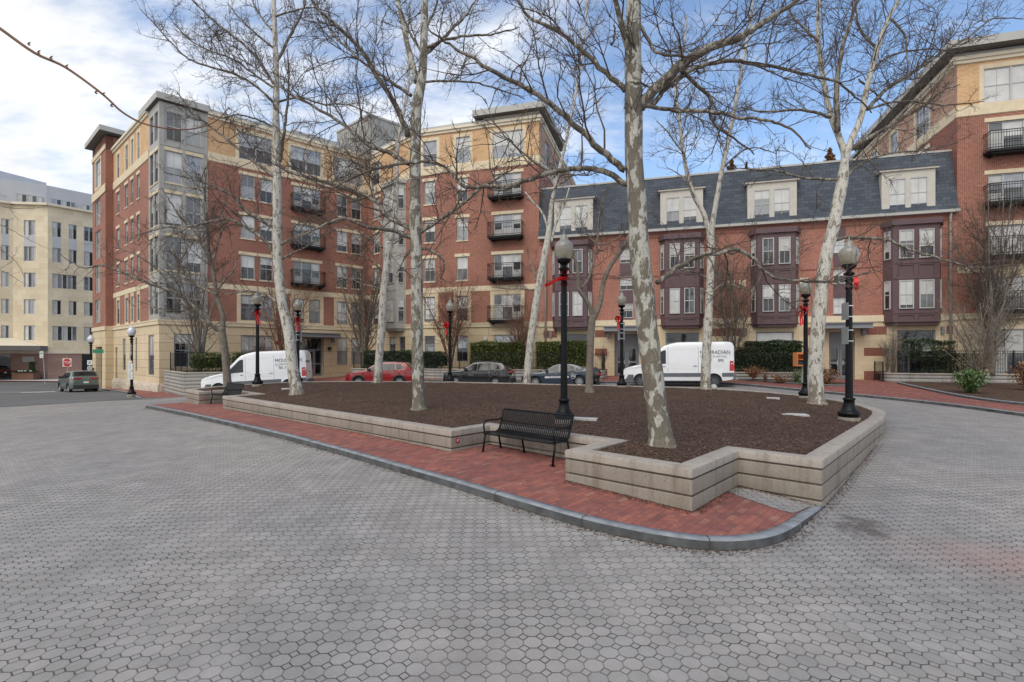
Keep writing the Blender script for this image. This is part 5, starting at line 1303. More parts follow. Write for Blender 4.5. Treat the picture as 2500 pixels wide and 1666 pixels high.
# ------------------------------------------------------------------ vehicles
def lerp(tab, x):
    if x <= tab[0][0]: return tab[0][1]
    for a, b in zip(tab[:-1], tab[1:]):
        if x <= b[0]: t = (x-a[0])/(b[0]-a[0]) if b[0] != a[0] else 0; return a[1]+(b[1]-a[1])*t
    return tab[-1][1]
def make_car(name, lab, cat, L, W, top, belt, sill, wheels, wr, paint, sides, wind, rear, tumble=.30, arch=None, trim=None, end=.10, grp='vehicles parked round the court', rim='alloy', extra=None, black_pillars=True, mirror=(0,0), handle=()):
    """+x is the front; top = silhouette [(x,z)], belt = [(x,z)] shoulder line"""
    root = thing(name, (0,0,0), lab, cat, grp); H = L/2; n = int(L/.05)
    top = sorted(smoothline([tuple(map(float,t)) for t in sorted(top)], 5))
    def hw(x, z):
        e = max(0, (abs(x)-(H-.65))/.65); f = W/2*(1-.17*e**2.2)
        zb = lerp(belt, x)
        if z > zb: f -= (z-zb)*tumble*(1+.25*(z-zb))
        else: f -= .05*max(0, (.62-z)/.4)**2 + .02*max(0,(z-.75)/.3)
        return f
    xs_ = [-H+L*i/n for i in range(n+1)]
    ar = wr*1.15
    rows = []
    for x in xs_:
        zt = lerp(top, x); e = max(0, (abs(x)-(H-.45))/.45); zb = sill+end*e**1.5
        for xw in wheels:
            if abs(x-xw) < ar: zb = max(zb, wr+math.sqrt(ar*ar-(x-xw)**2)-.0)
        zb = min(zb, zt-.08); row = []; K_ = 9
        side = []
        for k in range(K_+1):
            z = zb+(zt-.05-zb)*k/K_; side.append((hw(x, z), z))
        yt = side[-1][0]; side += [(yt-.02, zt-.018), (yt*.86, zt+.004), (yt*.5, zt+.022), (0, zt+.03)]
        row = [(x, -y, z) for y, z in side]+[(x, y, z) for y, z in reversed(side[:-1])]
        rows.append(row)
    m = MB(); m.grid(rows); m.cap(rows[0]); m.cap(list(reversed(rows[-1])))
    body = m.build('body', paint, root, world=False, smooth=True, angle=38)
    m = MB(); m.box((-H+.25,-W/2+.24,sill-.02),(H-.25,W/2-.24,sill+.42)); m.build('underbody', 'plastic_black', root, world=False)
    def sidepoly(pts, nm, mat, par=None, o=.006, both=True):
        for sgn in ((1,-1) if both else (1,)):
            m = MB(); m.face([(x, sgn*(hw(x, z)+o), z) for x, z in (pts if sgn < 0 else reversed(pts))]); m.build(nm, mat, par or root, world=False)
    for pts in sides: sidepoly(pts, 'side_window', 'glass_car')
    def across(x0, x1, nm, mat, wf=.88, o=.012, k=6):
        m = MB(); rr = []
        for i in range(k+1):
            x = x0+(x1-x0)*i/k; z = lerp(top, x); sl = (lerp(top, x+.02)-lerp(top, x-.02))/.04; l = math.hypot(1, sl); nx, nz = -sl/l, 1/l
            yw = hw(x, z-.05)*wf; rr.append([(x+nx*o, y, z+nz*o+.03*(1-(y/yw)**2)*.9) for y in (-yw, -yw*.6, 0, yw*.6, yw)])
        m.grid(rr); m.build(nm, mat, root, world=False, smooth=True)
    if wind: across(wind[0], wind[1], 'windscreen', 'glass_car')
    if rear: across(rear[0], rear[1], 'rear_window', 'glass_car', .84)
    for xw in wheels:
        for sg in (1, -1):
            wb = thing('wheel', (xw, sg*(W/2-.14), wr), None, None); del_ = [wb.pop(k) for k in ('label','category','group') if k in wb]; wb.parent = root
            def Y(m): m.v = [(a, c_*1.0, b) for a, b, c_ in m.v]
            m = MB(); m.lathe([(wr*.66,-.105),(wr*.93,-.105),(wr,-.07),(wr,.07),(wr*.93,.105),(wr*.66,.105)], 24, caps=False); m.v = [(a, c_, b) for a, b, c_ in m.v]; m.build('tyre', 'rubber', wb, world=False, smooth=True, angle=40)
            m = MB(); m.lathe([(.001,-.02),(wr*.66,-.02)], 20, 1, caps=False); m.lathe([(wr*.58,.06),(wr*.66,.10),(wr*.68,.10)], 24, caps=False); m.v = [(a, c_*sg, b) for a, b, c_ in m.v]; m.build('rim', [rim, 'plastic_black'], wb, world=False)
            m = MB()
            for i in range(10):
                a = 2*math.pi*i/10+.1*(i % 2); c, s_ = math.cos(a), math.sin(a); w1, w2 = .030, .018; r0, r1 = wr*.12, wr*.63
                P_ = [(-w1, r0), (w1, r0), (w2, r1), (-w2, r1)]
                m.face([(c*r-s_*q, sg*.088, s_*r+c*q) for q, r in P_])
            m.lathe([(.001,.095),(wr*.16,.09)], 10, caps=False); m.v = [((a, c_*sg, b) if i >= 40 else (a, b, c_)) for i, (a, b, c_) in enumerate(m.v)]
            m.build('spokes', rim, wb, world=False)
    if arch:
        for xw in wheels:
            for sg in (1, -1):
                m = MB(); a_ = []; b_ = []; c_ = []
                for i in range(17):
                    t = math.pi*(i/16)*1.12-.19; r0 = ar; r1 = ar+.075
                    for r, l, o in ((r0, a_, .012), (r1, b_, .016)):
                        x = xw+r*math.cos(t); z = max(sill-.02, wr+r*math.sin(t)); l.append((x, sg*(hw(max(-H,min(H,x)), z)+o), z))
                m.grid([a_, b_]); m.build('wheel_arch', arch, root, world=False)
    if trim:
        for x0, x1, z0, z1, mt in trim:
            for sg in (1, -1):
                m = MB(); kk = max(1, int((x1-x0)/.2)); m.grid([[(x0+(x1-x0)*i/kk, sg*(hw(x0+(x1-x0)*i/kk, z)+.012), z) for i in range(kk+1)] for z in (z0, (z0+z1)/2, z1)]); m.build('side_trim', mt, root, world=False)
    for x, z in ([mirror] if mirror != (0,0) else []):
        for sg in (1, -1):
            m = MB(); y = hw(x, z); m.box((x-.07, y-.02, z-.02), (x+.06, y+.20, z+.14), 0, lambda a, b, c, sg=sg: (a, sg*b, c)); m.build('wing_mirror', 'plastic_black', root, world=False)
    for x, z in handle:
        for sg in (1, -1):
            m = MB(); y = hw(x, z); m.box((x-.09, y+.004, z-.015), (x+.09, y+.03, z+.015), 0, lambda a, b, c, sg=sg: (a, sg*b, c)); m.build('door_handle', 'chrome' if paint != 'white_paint' else 'plastic_black', root, world=False)
    if extra: extra(root, hw, H, sidepoly, across)
    return root, hw
def seams(root, hw, xs_, z0, z1, W):
    m = MB()
    for x in xs_:
        for sg in (1, -1):
            P_ = [(x, sg*(hw(x, z0+(z1-z0)*i/6)+.003), z0+(z1-z0)*i/6) for i in range(7)]
            m.grid([[(a-.006, b, c) for a, b, c in P_], [(a+.006, b, c) for a, b, c in P_]])
    m.build('door_seam', 'plastic_black', root, world=False)
def boxpart(root, name, mat, a, b): m = MB(); m.box(a, b); return m.build(name, mat, root, world=False)
def lights(root, H, W, zf, zr, pf='headlight', rearw=.35, hz=.12):
    for sg in (1, -1):
        m = MB(); m.grid([[(H-.05-.02*i, sg*(W/2*.84-.02-.42*t), zf+hz*i*.5*(1-.3*t)) for t in (0,.3,.6,1)] for i in (0,1,2)]); m.v = [(x+.055, y, z) for x, y, z in m.v]; m.build('headlight', 'lampglass', root, world=False)
        m = MB(); m.box((-H-.012, min(sg*(W/2*.81), sg*(W/2*.81-rearw)), zr), (-H+.14, max(sg*(W/2*.81), sg*(W/2*.81-rearw)), zr+.11)); m.build('taillight', 'taillight', root, world=False)
def van_extra(nums):
    def f(root, hw, H, sidepoly, across):
        W = 2.0
        # long grey lower band and bumpers
        for sg in (1, -1):
            for x0, x1, z0, z1 in ((-H+.02,-2.35,.55,.76),(-1.55,1.53,.55,.76)):
                m = MB(); kk = 12; m.grid([[(x0+(x1-x0)*i/kk, sg*(hw(x0+(x1-x0)*i/kk, z)+.014), z) for i in range(kk+1)] for z in (z0, (z0+z1)/2, z1)]); m.build('side_trim', 'trim_grey', root, world=False)
        m = MB(); rr = []
        for z in (.28,.38,.52,.60,.66):
            rr.append([(H+.05-.40*abs(t)**7-(.03 if z > .62 else 0), t*hw(H-.36, .6)*1.015, z) for t in np.linspace(-1,1,25)])
        m.grid(rr); m.build('front_bumper', 'trim_grey', root, world=False, smooth=True)
        for sg in (1, -1):
            m = MB(); x0, x1 = H-.62, H-.30; m.grid([[(x0+(x1-x0)*i/6, sg*(hw(x0+(x1-x0)*i/6, z)+.016), z) for i in range(7)] for z in (.32,.5,.68)]); m.build('bumper_side', 'trim_grey', root, world=False)
        boxpart(root, 'rear_bumper', 'trim_grey', (-H-.06,-W/2*.86,.36), (-H+.14,W/2*.86,.66))
        m = MB(); m.box((H-.03,-.42,.70),(H+.035,.42,.98)); gr = m.build('grille', 'plastic_black', root, world=False)
        m = MB(); 
        for z in (.75,.83,.91): m.box((H+.036,-.38,z),(H+.05,.38,z+.025))
        m.build('grille_bar', 'chrome', gr, world=False)
        m = MB(); m.lathe([(.001,.0),(.09,.0),(.10,.012),(.085,.018)], 20); m.v = [(H+.055+c_, a, .84+b) for a, b, c_ in m.v]; m.build('badge_ring', 'chrome', gr, world=False)
        for sg in (1, -1):
            m = MB(); P_ = [(H-.01,.50,.83),(H+.0,.50,.97),(H-.12,.80,1.06),(H-.34,.885,1.10),(H-.30,.90,.98),(H-.12,.80,.86)]
            m.face([(x, sg*y, z) for x, y, z in P_]); P2 = [(x+.02, y+.015, z) for x, y, z in P_]; m.face([(x, sg*y, z) for x, y, z in P2])
            for a, b, c, d in zip(P_, P_[1:]+P_[:1], P2[1:]+P2[:1], P2): m.face([(q[0], sg*q[1], q[2]) for q in (a,b,c,d)])
            m.build('headlight', 'lampglass', root, world=False)
            m = MB(); y = W/2*.83-.02; m.box((-H-.012, min(sg*(y-.06), sg*(y+.03)), .70), (-H+.12, max(sg*(y-.06), sg*(y+.03)), 1.28)); m.build('taillight', 'taillight', root, world=False)
            sidepoly([(-H+.03,.86),(-H+.24,.86),(-H+.21,1.40),(-H+.03,1.40)], 'taillight', 'taillight', None, .012) if sg > 0 else None
        # tall rear door seams, hinges, plate
        m = MB(); m.box((-H-.004,-.006,.68),(-H+.01,.006,2.35)); m.build('door_seam', 'plastic_black', root, world=False)
        boxpart(root, 'number_plate', 'white', (-H-.02,.10,.84), (-H-.005,.42,.98)); boxpart(root, 'handle', 'plastic_black', (-H-.03,-.12,1.05), (-H,.02,1.12))
        seams(root, hw, [1.60, .44, -1.16], .78, 2.2, W)
        m = MB()
        for sg in (1, -1):
            for (x0, z0), (x1, z1) in (((.44,2.28),(-H+.1,2.24)),((.3,2.05),(-1.02,2.05)),((-1.28,2.05),(-H+.25,2.05)),((-H+.25,2.05),(-H+.25,1.05)),((.3,2.05),(.3,1.0)),((.3,1.0),(-1.02,.95)),((.44,1.22),(-H+.3,1.1))):
                P0 = (x0, sg*(hw(x0,z0)+.002), z0); P1 = (x1, sg*(hw(x1,z1)+.002), z1); d = .004
                m.face([(P0[0],P0[1],P0[2]-d),(P1[0],P1[1],P1[2]-d),(P1[0]+(d if x0 == x1 else 0),P1[1],P1[2]+d),(P0[0]+(d*2 if x0 == x1 else 0),P0[1],P0[2]+d)])
        m.build('panel_line', 'frame_light', root, world=False)
        for sg in (1,):
            def TX(x, z): return Matrix(((-1,0,0,x),(0,0,1,hw(x,z)+.012),(0,1,0,z),(0,0,0,1)))
            rz = Matrix.Rotation(-.05, 4, 'X')
            text('MOURADIAN', 'lettering', 'trim_grey', root, TX(-1.24, 1.78) @ rz, .30, .002, sx=.86)
            text('PLUMBING & HEATING', 'lettering', 'signback', root, TX(-1.24, 1.60) @ rz, .165, .002, sx=.80)
            text('781.7', 'lettering', 'trim_grey', root, TX(-1.42, 1.36) @ rz, .22, .002, sx=.9); text('890', 'lettering', 'trim_grey', root, TX(-2.16, 1.36) @ rz, .22, .002, sx=.9)
            m = MB(); m.face([(x, hw(x,1.54)+.012, 1.54+o) for x, o in ((-1.26,0),(-2.65,0),(-2.65,.012),(-1.26,.012))]); m.build('underline', 'signback', root, world=False)
            text('MOURADIAN', 'lettering', 'trim_grey', root, Matrix(((0,0,-1,-H-.012),(-1,0,0,.82),(0,1,0,1.67),(0,0,0,1))), .22, .002, sx=.75)
    return f
VT = [(2.965,.86),(2.88,1.0),(2.5,1.14),(1.85,1.27),(1.62,1.36),(.80,2.18),(.50,2.34),(.15,2.43),(-.3,2.47),(-2.3,2.45),(-2.75,2.42),(-2.92,2.33),(-2.965,2.2)]
van, vhw = make_car('delivery_van', 'white plumbing van right of centre, partly hidden by the big near trunk', 'van', 5.93, 2.02, VT, [(-3,1.15),(1.9,1.15),(3,.9)], .34, [-1.95,1.97], .345, 'white_paint',
  [[(.55,1.28),(1.47,1.25),(1.25,1.52),(.80,1.98),(.66,2.04),(.55,2.04)]], (.82,1.60), None, tumble=.085, rim='trim_grey', extra=van_extra(0), mirror=(1.38,1.26), handle=[(.66,1.12),(-1.0,1.14)], arch=None)
def place(o, x, y, ang, dz=0):
    c, s_ = math.cos(ang), math.sin(ang); zf = G(x+c*1.4, y+s_*1.4); zr = G(x-c*1.4, y-s_*1.4)
    o.location = (x, y, (zf+zr)/2+dz); o.rotation_euler = (0, -math.atan2(zf-zr, 2.8), ang)
def ctr(px, d, width, ang):      # centre from the pixel of the middle of the near side
    x = (px-CX)/F*d; n = Vector((-math.sin(ang), math.cos(ang)))
    if n.y < 0: n = -n
    return x+n.x*width/2, d+n.y*width/2
a = R(180-22); x, y = ctr(1652, 28.3, 2.0, a); place(van, x, y, a)
van2 = copy_tree(van); van2['label'] = 'white plumbing van on the left, nose towards the stone corner of the building'
a = R(180+10); x, y = ctr(621, 30.4, 2.0, a); place(van2, x, y, a)
def suv_extra(rail='plastic_black', plate=True, zf=.78, zr=.95, W=1.8, seam=(.95,-.05,-1.0), rearw=.42):
    def f(root, hw, H, sidepoly, across):
        lights(root, H, W, zf, zr, rearw=rearw)
        boxpart(root, 'rear_bumper', 'plastic_black', (-H-.05,-W/2*.84,.28), (-H+.16,W/2*.84,.58)); boxpart(root, 'front_bumper', 'plastic_black', (H-.20,-W/2*.82,.22), (H+.03,W/2*.82,.46)); boxpart(root, 'grille', 'plastic_black', (H-.1,-W/2*.5,.55), (H+.02,W/2*.5,.74))
        boxpart(root, 'number_plate', 'white', (-H-.03,-.16,.72), (-H-.015,.16,.86)); seams(root, hw, seam, .40, .98, W)
        if rail:
            for sg in (1, -1):
                m = MB(); y = hw(-.4, 1.5)*.86; m.tube([(.45,sg*y,1.60),(.3,sg*y,1.645),(-1.1,sg*y,1.645),(-1.3,sg*y,1.60)], .018, 6); m.build('roof_rail', rail, root, world=False)
        m = MB(); m.tube([(-1.45,0,1.62),(-1.62,0,1.70)], .02, 5); m.build('aerial', 'plastic_black', root, world=False)
    return f
M['red_paint'] = plain('red_car_paint', (.26,.006,.010), .25, var=.02, coat=1); M['black_paint'] = plain('black_car_paint', (.010,.011,.014), .2, var=.02, coat=1)
M['navy_paint'] = plain('navy_car_paint', (.018,.032,.062), .22, var=.02, coat=1); M['green_paint'] = plain('green_grey_car_paint', (.085,.12,.105), .3, var=.02, coat=1)
TS = [(2.22,.62),(2.18,.80),(1.95,.94),(1.1,1.06),(.95,1.10),(.25,1.52),(-.1,1.60),(-.8,1.62),(-1.5,1.57),(-1.75,1.50),(-2.08,1.15),(-2.16,1.0),(-2.22,.80)]
SW = [[(.80,1.10),(.22,1.46),(-.08,1.52),(-.08,1.08)],[(-.16,1.08),(-.16,1.52),(-.98,1.52),(-1.05,1.10)],[(-1.13,1.12),(-1.06,1.51),(-1.40,1.48),(-1.68,1.20)]]
bel = [(-2.3,1.02),(2.3,.92)]
red, _ = make_car('parked_car', 'red compact crossover with dark wheel arches parked left of centre', 'car', 4.46, 1.82, TS, bel, .26, [-1.33,1.33], .345, 'red_paint', SW, (.28,.93), (-2.03,-1.72), extra=suv_extra(W=1.82), arch='plastic_black', trim=[(-1.0,1.0,.28,.40,'plastic_black')], mirror=(.66,1.08), handle=[(.1,.95),(-.9,.98)])
blk, _ = make_car('parked_car', 'black compact crossover parked between the red car and the navy sedan', 'car', 4.48, 1.80, TS, bel, .27, [-1.33,1.33], .34, 'black_paint', SW, (.28,.93), (-2.03,-1.72), extra=suv_extra('plastic_black', W=1.80), arch='plastic_black', trim=[(-1.0,1.0,.28,.42,'plastic_black')], mirror=(.66,1.08), handle=[(.1,.95),(-.9,.98)])
TD = [(2.34,.52),(2.30,.68),(2.0,.80),(1.15,.93),(.95,.97),(.20,1.34),(-.15,1.41),(-.7,1.41),(-1.2,1.32),(-1.75,1.10),(-2.1,1.04),(-2.28,1.0),(-2.34,.84)]
SD = [[(.82,.96),(.18,1.29),(-.10,1.34),(-.10,.93)],[(-.17,.93),(-.17,1.345),(-.75,1.335),(-1.10,1.20),(-1.10,.95)],[(-1.17,.96),(-1.17,1.17),(-1.55,1.02)]]
def sedan_extra(root, hw, H, sidepoly, across):
    lights(root, H, 1.80, .62, .78, rearw=.45); seams(root, hw, (1.0,-.05,-1.1), .34, .90, 1.8)
    boxpart(root, 'number_plate', 'white', (-H-.02,-.16,.58), (-H-.005,.16,.70)); boxpart(root, 'grille', 'plastic_black', (H-.1,-.5,.34), (H+.02,.5,.56))
    m = MB(); x0, x1 = .78, -.72; m.grid([[(x, hw(x,z)+.010, z) for x in np.linspace(x0,x1,8)] for z in (.555,.66)]); st = m.build('door_sign', 'white', root, world=False)
    text('FREE LOANER CARS', 'lettering', 'navy_paint', root, Matrix(((-1,0,0,.55),(0,0,1,hw(0,.6)+.014),(0,1,0,.575),(0,0,0,1))), .095, .001)
    m = MB(); r_ = []
    for r in (.135,.155): r_.append([(-1.0+r*math.cos(t), hw(-1.0,.64)+.012, .64+r*math.sin(t)) for t in np.linspace(0,6.2832,25)])
    m.grid(r_); m.build('round_emblem', 'white', root, world=False)
    m = MB(); m.grid([[(-1.0+a, hw(-1.0,.64)+.013, .64+b) for a, b in ((.09,.02),(0,.05),(-.10,.03))], [(-1.0+a, hw(-1.0,.64)+.013, .64+b) for a, b in ((.09,-.03),(0,.0),(-.10,-.03))]]); m.build('emblem_mark', 'white', root, world=False)
    m = MB(); tp = [(.9,.985),(.2,1.36),(-.15,1.425),(-.72,1.42),(-1.2,1.33),(-1.6,1.14)]
    for sg in (1,-1): m.tube([(x, sg*(hw(x,z-.05)+.004), z-.045) for x, z in tp], .012, 4)
    m.build('window_trim', 'chrome', root, world=False)
sed, _ = make_car('parked_car', 'navy blue sedan with a white strip sign on its doors, behind the near lamp post', 'car', 4.67, 1.80, TD, [(-2.4,.92),(2.4,.80)], .20, [-1.36,1.40], .33, 'navy_paint', SD, (.26,.93), (-1.70,-1.22), tumble=.42, extra=sedan_extra, mirror=(.66,.95), handle=[(.05,.82),(-.95,.85)])
TG = [(2.30,.62),(2.26,.84),(2.0,1.0),(1.15,1.12),(.98,1.16),(.30,1.58),(-.05,1.67),(-.8,1.69),(-1.6,1.65),(-1.85,1.58),(-2.12,1.22),(-2.22,1.12),(-2.30,.90)]
SG_ = [[(x, z+.06) for x, z in pl_] for pl_ in SW]
gre, _ = make_car('parked_car', 'grey green crossover seen from behind at the left, near the stone corner', 'car', 4.60, 1.86, TG, [(-2.4,1.08),(2.4,1.0)], .28, [-1.35,1.35], .355, 'green_paint', SG_, (.33,.96), (-2.08,-1.82), extra=suv_extra('chrome', W=1.86, zr=1.04, rearw=.50), arch='plastic_black', trim=[(-1.0,1.0,.30,.44,'plastic_black')], mirror=(.68,1.14), handle=[(.1,1.0),(-.9,1.03)])
a = R(180-3); x, y = ctr(925, 32.6, 1.8, a); place(red, x, y, a)
a = R(180-14); x, y = ctr(1160, 32.4, 1.8, a); place(blk, x, y, a)
a = R(180-15); x, y = ctr(1361, 31.6, 1.8, a); place(sed, x, y, a)
a = R(142); place(gre, -35.0, 41.0, a)
far = copy_tree(blk); far['label'] = 'dark car partly cut off by the left edge, across the street'; place(far, -58.6, 56.3, R(185), .1)
# ------------------------------------------------------------------ person on the far pavement
def person():
    x, y = (227-CX)/F*47, 47.0; z0 = G(x, y)+.1; s = 1.0
    J = {'pel':(0,0,.95),'ch':(0,.02,1.30),'nk':(0,.02,1.50),'hd':(0,0,1.66),'ls':(-.19,0,1.42),'le':(-.25,0,1.14),'lh':(-.20,-.12,.93),'rs':(.19,0,1.42),'re':(.25,0,1.14),'rh':(.20,-.12,.93),'lk':(-.10,-.02,.50),'lf':(-.10,0,.08),'lt':(-.10,-.16,.03),'rk':(.12,-.04,.50),'rf':(.13,.06,.08),'rt':(.13,-.10,.03)}
    rr = {'pel':.15,'ch':.16,'nk':.06,'hd':.10,'ls':.075,'le':.052,'lh':.04,'rs':.075,'re':.052,'rh':.04,'lk':.065,'lf':.045,'lt':.04,'rk':.065,'rf':.045,'rt':.04}
    E = [('pel','ch'),('ch','nk'),('nk','hd'),('ch','ls'),('ls','le'),('le','lh'),('ch','rs'),('rs','re'),('re','rh'),('pel','lk'),('lk','lf'),('lf','lt'),('pel','rk'),('rk','rf'),('rf','rt')]
    ks = list(J); me = bpy.data.meshes.new('person'); me.from_pydata([(J[k][0], J[k][1], J[k][2]) for k in ks], [(ks.index(a), ks.index(b)) for a, b in E], [])
    o = bpy.data.objects.new('person', me); sc.collection.objects.link(o)
    sk = o.modifiers.new('Skin', 'SKIN'); sk.use_smooth_shade = True
    for i, k in enumerate(ks): me.skin_vertices[0].data[i].radius = (rr[k], rr[k]*.8)
    me.skin_vertices[0].data[0].use_root = True
    o.modifiers.new('Sub', 'SUBSURF').levels = 1
    dg = bpy.context.evaluated_depsgraph_get(); me2 = bpy.data.meshes.new_from_object(o.evaluated_get(dg)); bpy.data.objects.remove(o)
    o = bpy.data.objects.new('person', me2); sc.collection.objects.link(o)
    me2.materials.clear()
    for q in ('coat_dark','denim','skin'): me2.materials.append(M[q])
    for pl_ in me2.polygons: pl_.material_index = 2 if pl_.center.z > 1.50 or (pl_.center.z < .97 and abs(pl_.center.x) > .165 and pl_.center.z > .85) else (0 if pl_.center.z > .92 else 1)
    m = MB(); m.lathe([(.001,1.79),(.07,1.77),(.108,1.71),(.112,1.64),(.10,1.60)], 12, c=(0,.012)); h = m.build('hair', 'plastic_black', o, world=False, smooth=True)
    m = MB(); m.lathe([(.001,-.015),(.016,0),(.001,.012)], 6, c=(0,-.105)); m.v = [(a, b, c+1.655) for a, b, c in m.v]; m.build('nose', 'skin', o, world=False)
    o.location = (x, y, z0); o.rotation_euler = (0,0,R(-40)); o.scale = (s,s,s)
    tag(o, 'person in dark jacket and blue jeans standing by the far lamp post', 'person')
person()
# ------------------------------------------------------------------ garden walls, fences, hedges
def gwall(line, ztop, w, lab, name='garden_wall', close=True, loc=None):
    """banded concrete retaining wall following line (outer face to the right of travel)"""
    root = thing(name, (line[0][0], line[0][1], 0), lab, 'garden wall', 'banded garden walls along the buildings')
    def side(off):
        o = []
        for i, p in enumerate(line):
            a = Vector(line[max(0,i-1)]); b = Vector(line[i]); c = Vector(line[min(len(line)-1,i+1)])
            d1 = (b-a).normalized() if i else (c-b).normalized(); d2 = (c-b).normalized() if i < len(line)-1 else d1
            n = Vector((-d1.y,d1.x))+Vector((-d2.y,d2.x)); n.normalize(); k = off/max(.4, n.dot(Vector((-d1.y,d1.x)))); o.append((p[0]+n.x*k, p[1]+n.y*k))
        return o
    prof = [(w+.03, ztop-.05), (w+.03, ztop), (-.03, ztop), (-.03, ztop-.09), (.012, ztop-.095)]
    z = ztop-.12; 
    while z > ztop-2.2: prof += [(.012, z), (0, z-.006), (0, z-.20), (.012, z-.206)]; z -= .226
    rows = [[(x, y, zz) for x, y in side(o)] for o, zz in prof]
    m = MB(); m.grid(rows[4:]); m.grid([[(x,y,ztop-.06) for x,y in side(w)],[(x,y,ztop-1.5) for x,y in side(w)]])
    for e in (0, -1): m.cap([r[e] for r in rows[4:]]+[(side(w)[e][0], side(w)[e][1], prof[-1][1]), (side(w)[e][0], side(w)[e][1], ztop-.06)])
    m.build('wall', 'wall_grey', root)
    m = MB(); m.grid(rows[:5]); 
    for e in (0, -1): m.cap([r[e] for r in rows[:4]])
    m.build('coping', 'coping', root); return root
Lp = [(-24.15,35.25),(-19.9,30.7),(-14.1,35.9),(-15.2,37.6)]
gwall(Lp, .50, .3, 'tall banded grey garden wall at the left, below the hedge with black mesh fence')
def fo(s, n): p = WM.T(s, n, 0); return (p[0], p[1])
mw0 = WM.s(985)-2.6
MW = [(-12.2,38.6),(-11.4,37.9),(-7.2,37.9),fo(3.0,3.2),fo(WM.L+2.6,3.0),fo(WM.L+2.6,1.0)]
gwall(MW, .55, .3, 'long low banded garden wall behind the red, black and navy cars')
tq = lambda s, n: WT.T(s, n, 0)[:2]
gwall([tq(WT.s(1450),.9),tq(WT.s(1452),2.8),tq(WT.s(1480),2.8),tq(WT.s(1484),.9)], .50, .25, 'short grey block wall left of the grey double doors')
gwall([tq(WT.s(1600),1.0),tq(WT.s(1602),2.7),tq(WT.s(1962),2.5),tq(WT.s(1968),.8)], .50, .25, 'low garden wall between the right van and the orange book box')
gwall([tq(WT.s(2136),.8),tq(WT.s(2130),1.6),tq(WT.s(2145),2.1),tq(WT.L+13,1.9)], .50, .3, 'low banded garden wall with rounded end below the right hand fence')
# soil behind the walls
def soil(poly, z, name='planting_bed'):
    m = MB(); m.face([(p[0],p[1],z) for p in poly]); structure(m, name, 'mulch')
soil([(-24.2,35.4),(-19.9,31.0),(-14.4,35.9),(-15.5,37.4),(-17,41.6)], .42)
soil([(-12.0,38.6),(-11.3,38.1),(-7.2,38.1),fo(3.0,3.0),fo(WM.L+2.4,2.8),fo(WM.L+2.4,.05),fo(0,.05),(-12.2,44.8)], .47)
soil([tq(WT.s(1602),.05),tq(WT.s(1602),2.5),tq(WT.s(1960),2.3),tq(WT.s(1964),.05)], .42)
soil([tq(WT.s(2136),.05),tq(WT.s(2134),1.5),tq(WT.s(2147),1.9),tq(WT.L+13,1.7),tq(WT.L+13,.05)], .42)
def fence(line, z0, h, lab, step=.115, mesh=False, post=1.8):
    root = thing('fence', (line[0][0], line[0][1], z0), lab, 'fence', 'black metal fences')
    for a, b in zip(line[:-1], line[1:]):
        W_ = Wall(a, b); m = MB(); bw = .0035 if mesh else .007
        for za, zb in ((z0+.08,z0+.11),(z0+h-.03,z0+h)) + (((z0+h-.17,z0+h-.15),) if not mesh else ()): W_.box(m, 0, W_.L, -.015, .015, za, zb)
        k = max(1, int(W_.L/step))
        for i in range(1, k):
            s_ = W_.L*i/k; W_.box(m, s_-bw, s_+bw, -bw, bw, z0+.02, z0+h)
        if mesh:
            for j in range(1, int(h/.09)): W_.box(m, 0, W_.L, -.009, -.004, z0+.08+j*.09, z0+.083+j*.09)
        m.build('railing', 'black_metal', root)
        kp = max(1, int(round(W_.L/post)))
        for i in range(kp+1):
            m = MB(); s_ = W_.L*i/kp; W_.box(m, s_-.025, s_+.025, -.025, .025, z0-.02, z0+h+.03); m.build('post', 'black_metal', root)
    return root
fence([(-23.3,34.65),(-19.86,31.05),(-14.35,35.95)], .50, 1.22, 'black mesh fence on the tall garden wall at the left', .10, True)
fence([(-12.0,38.5),(-11.3,38.05),(-7.2,38.05),fo(3.0,3.05),fo(WM.L+2.5,2.85)], .55, 1.18, 'long black railing along the garden wall behind the parked cars')
fence([tq(WT.s(1600),2.6),tq(WT.s(1960),2.4)], .50, 1.15, 'black railing behind the shrubs between right van and book box')
fence([tq(WT.s(2163),1.7),tq(WT.L+13,1.6)], .50, 1.30, 'black railing on the rounded garden wall at the right edge')
m0 = fence([tq(WT.s(2127),1.8),tq(WT.s(2126),.6)], .0, 1.15, 'short black railing at the foot of the right doorway')
m1 = fence([tq(WT.s(1450),1.8),tq(WT.s(1478),1.8),tq(WT.s(1479),.7)], .50, 1.15, 'short black railing on the block wall left of the grey doors')
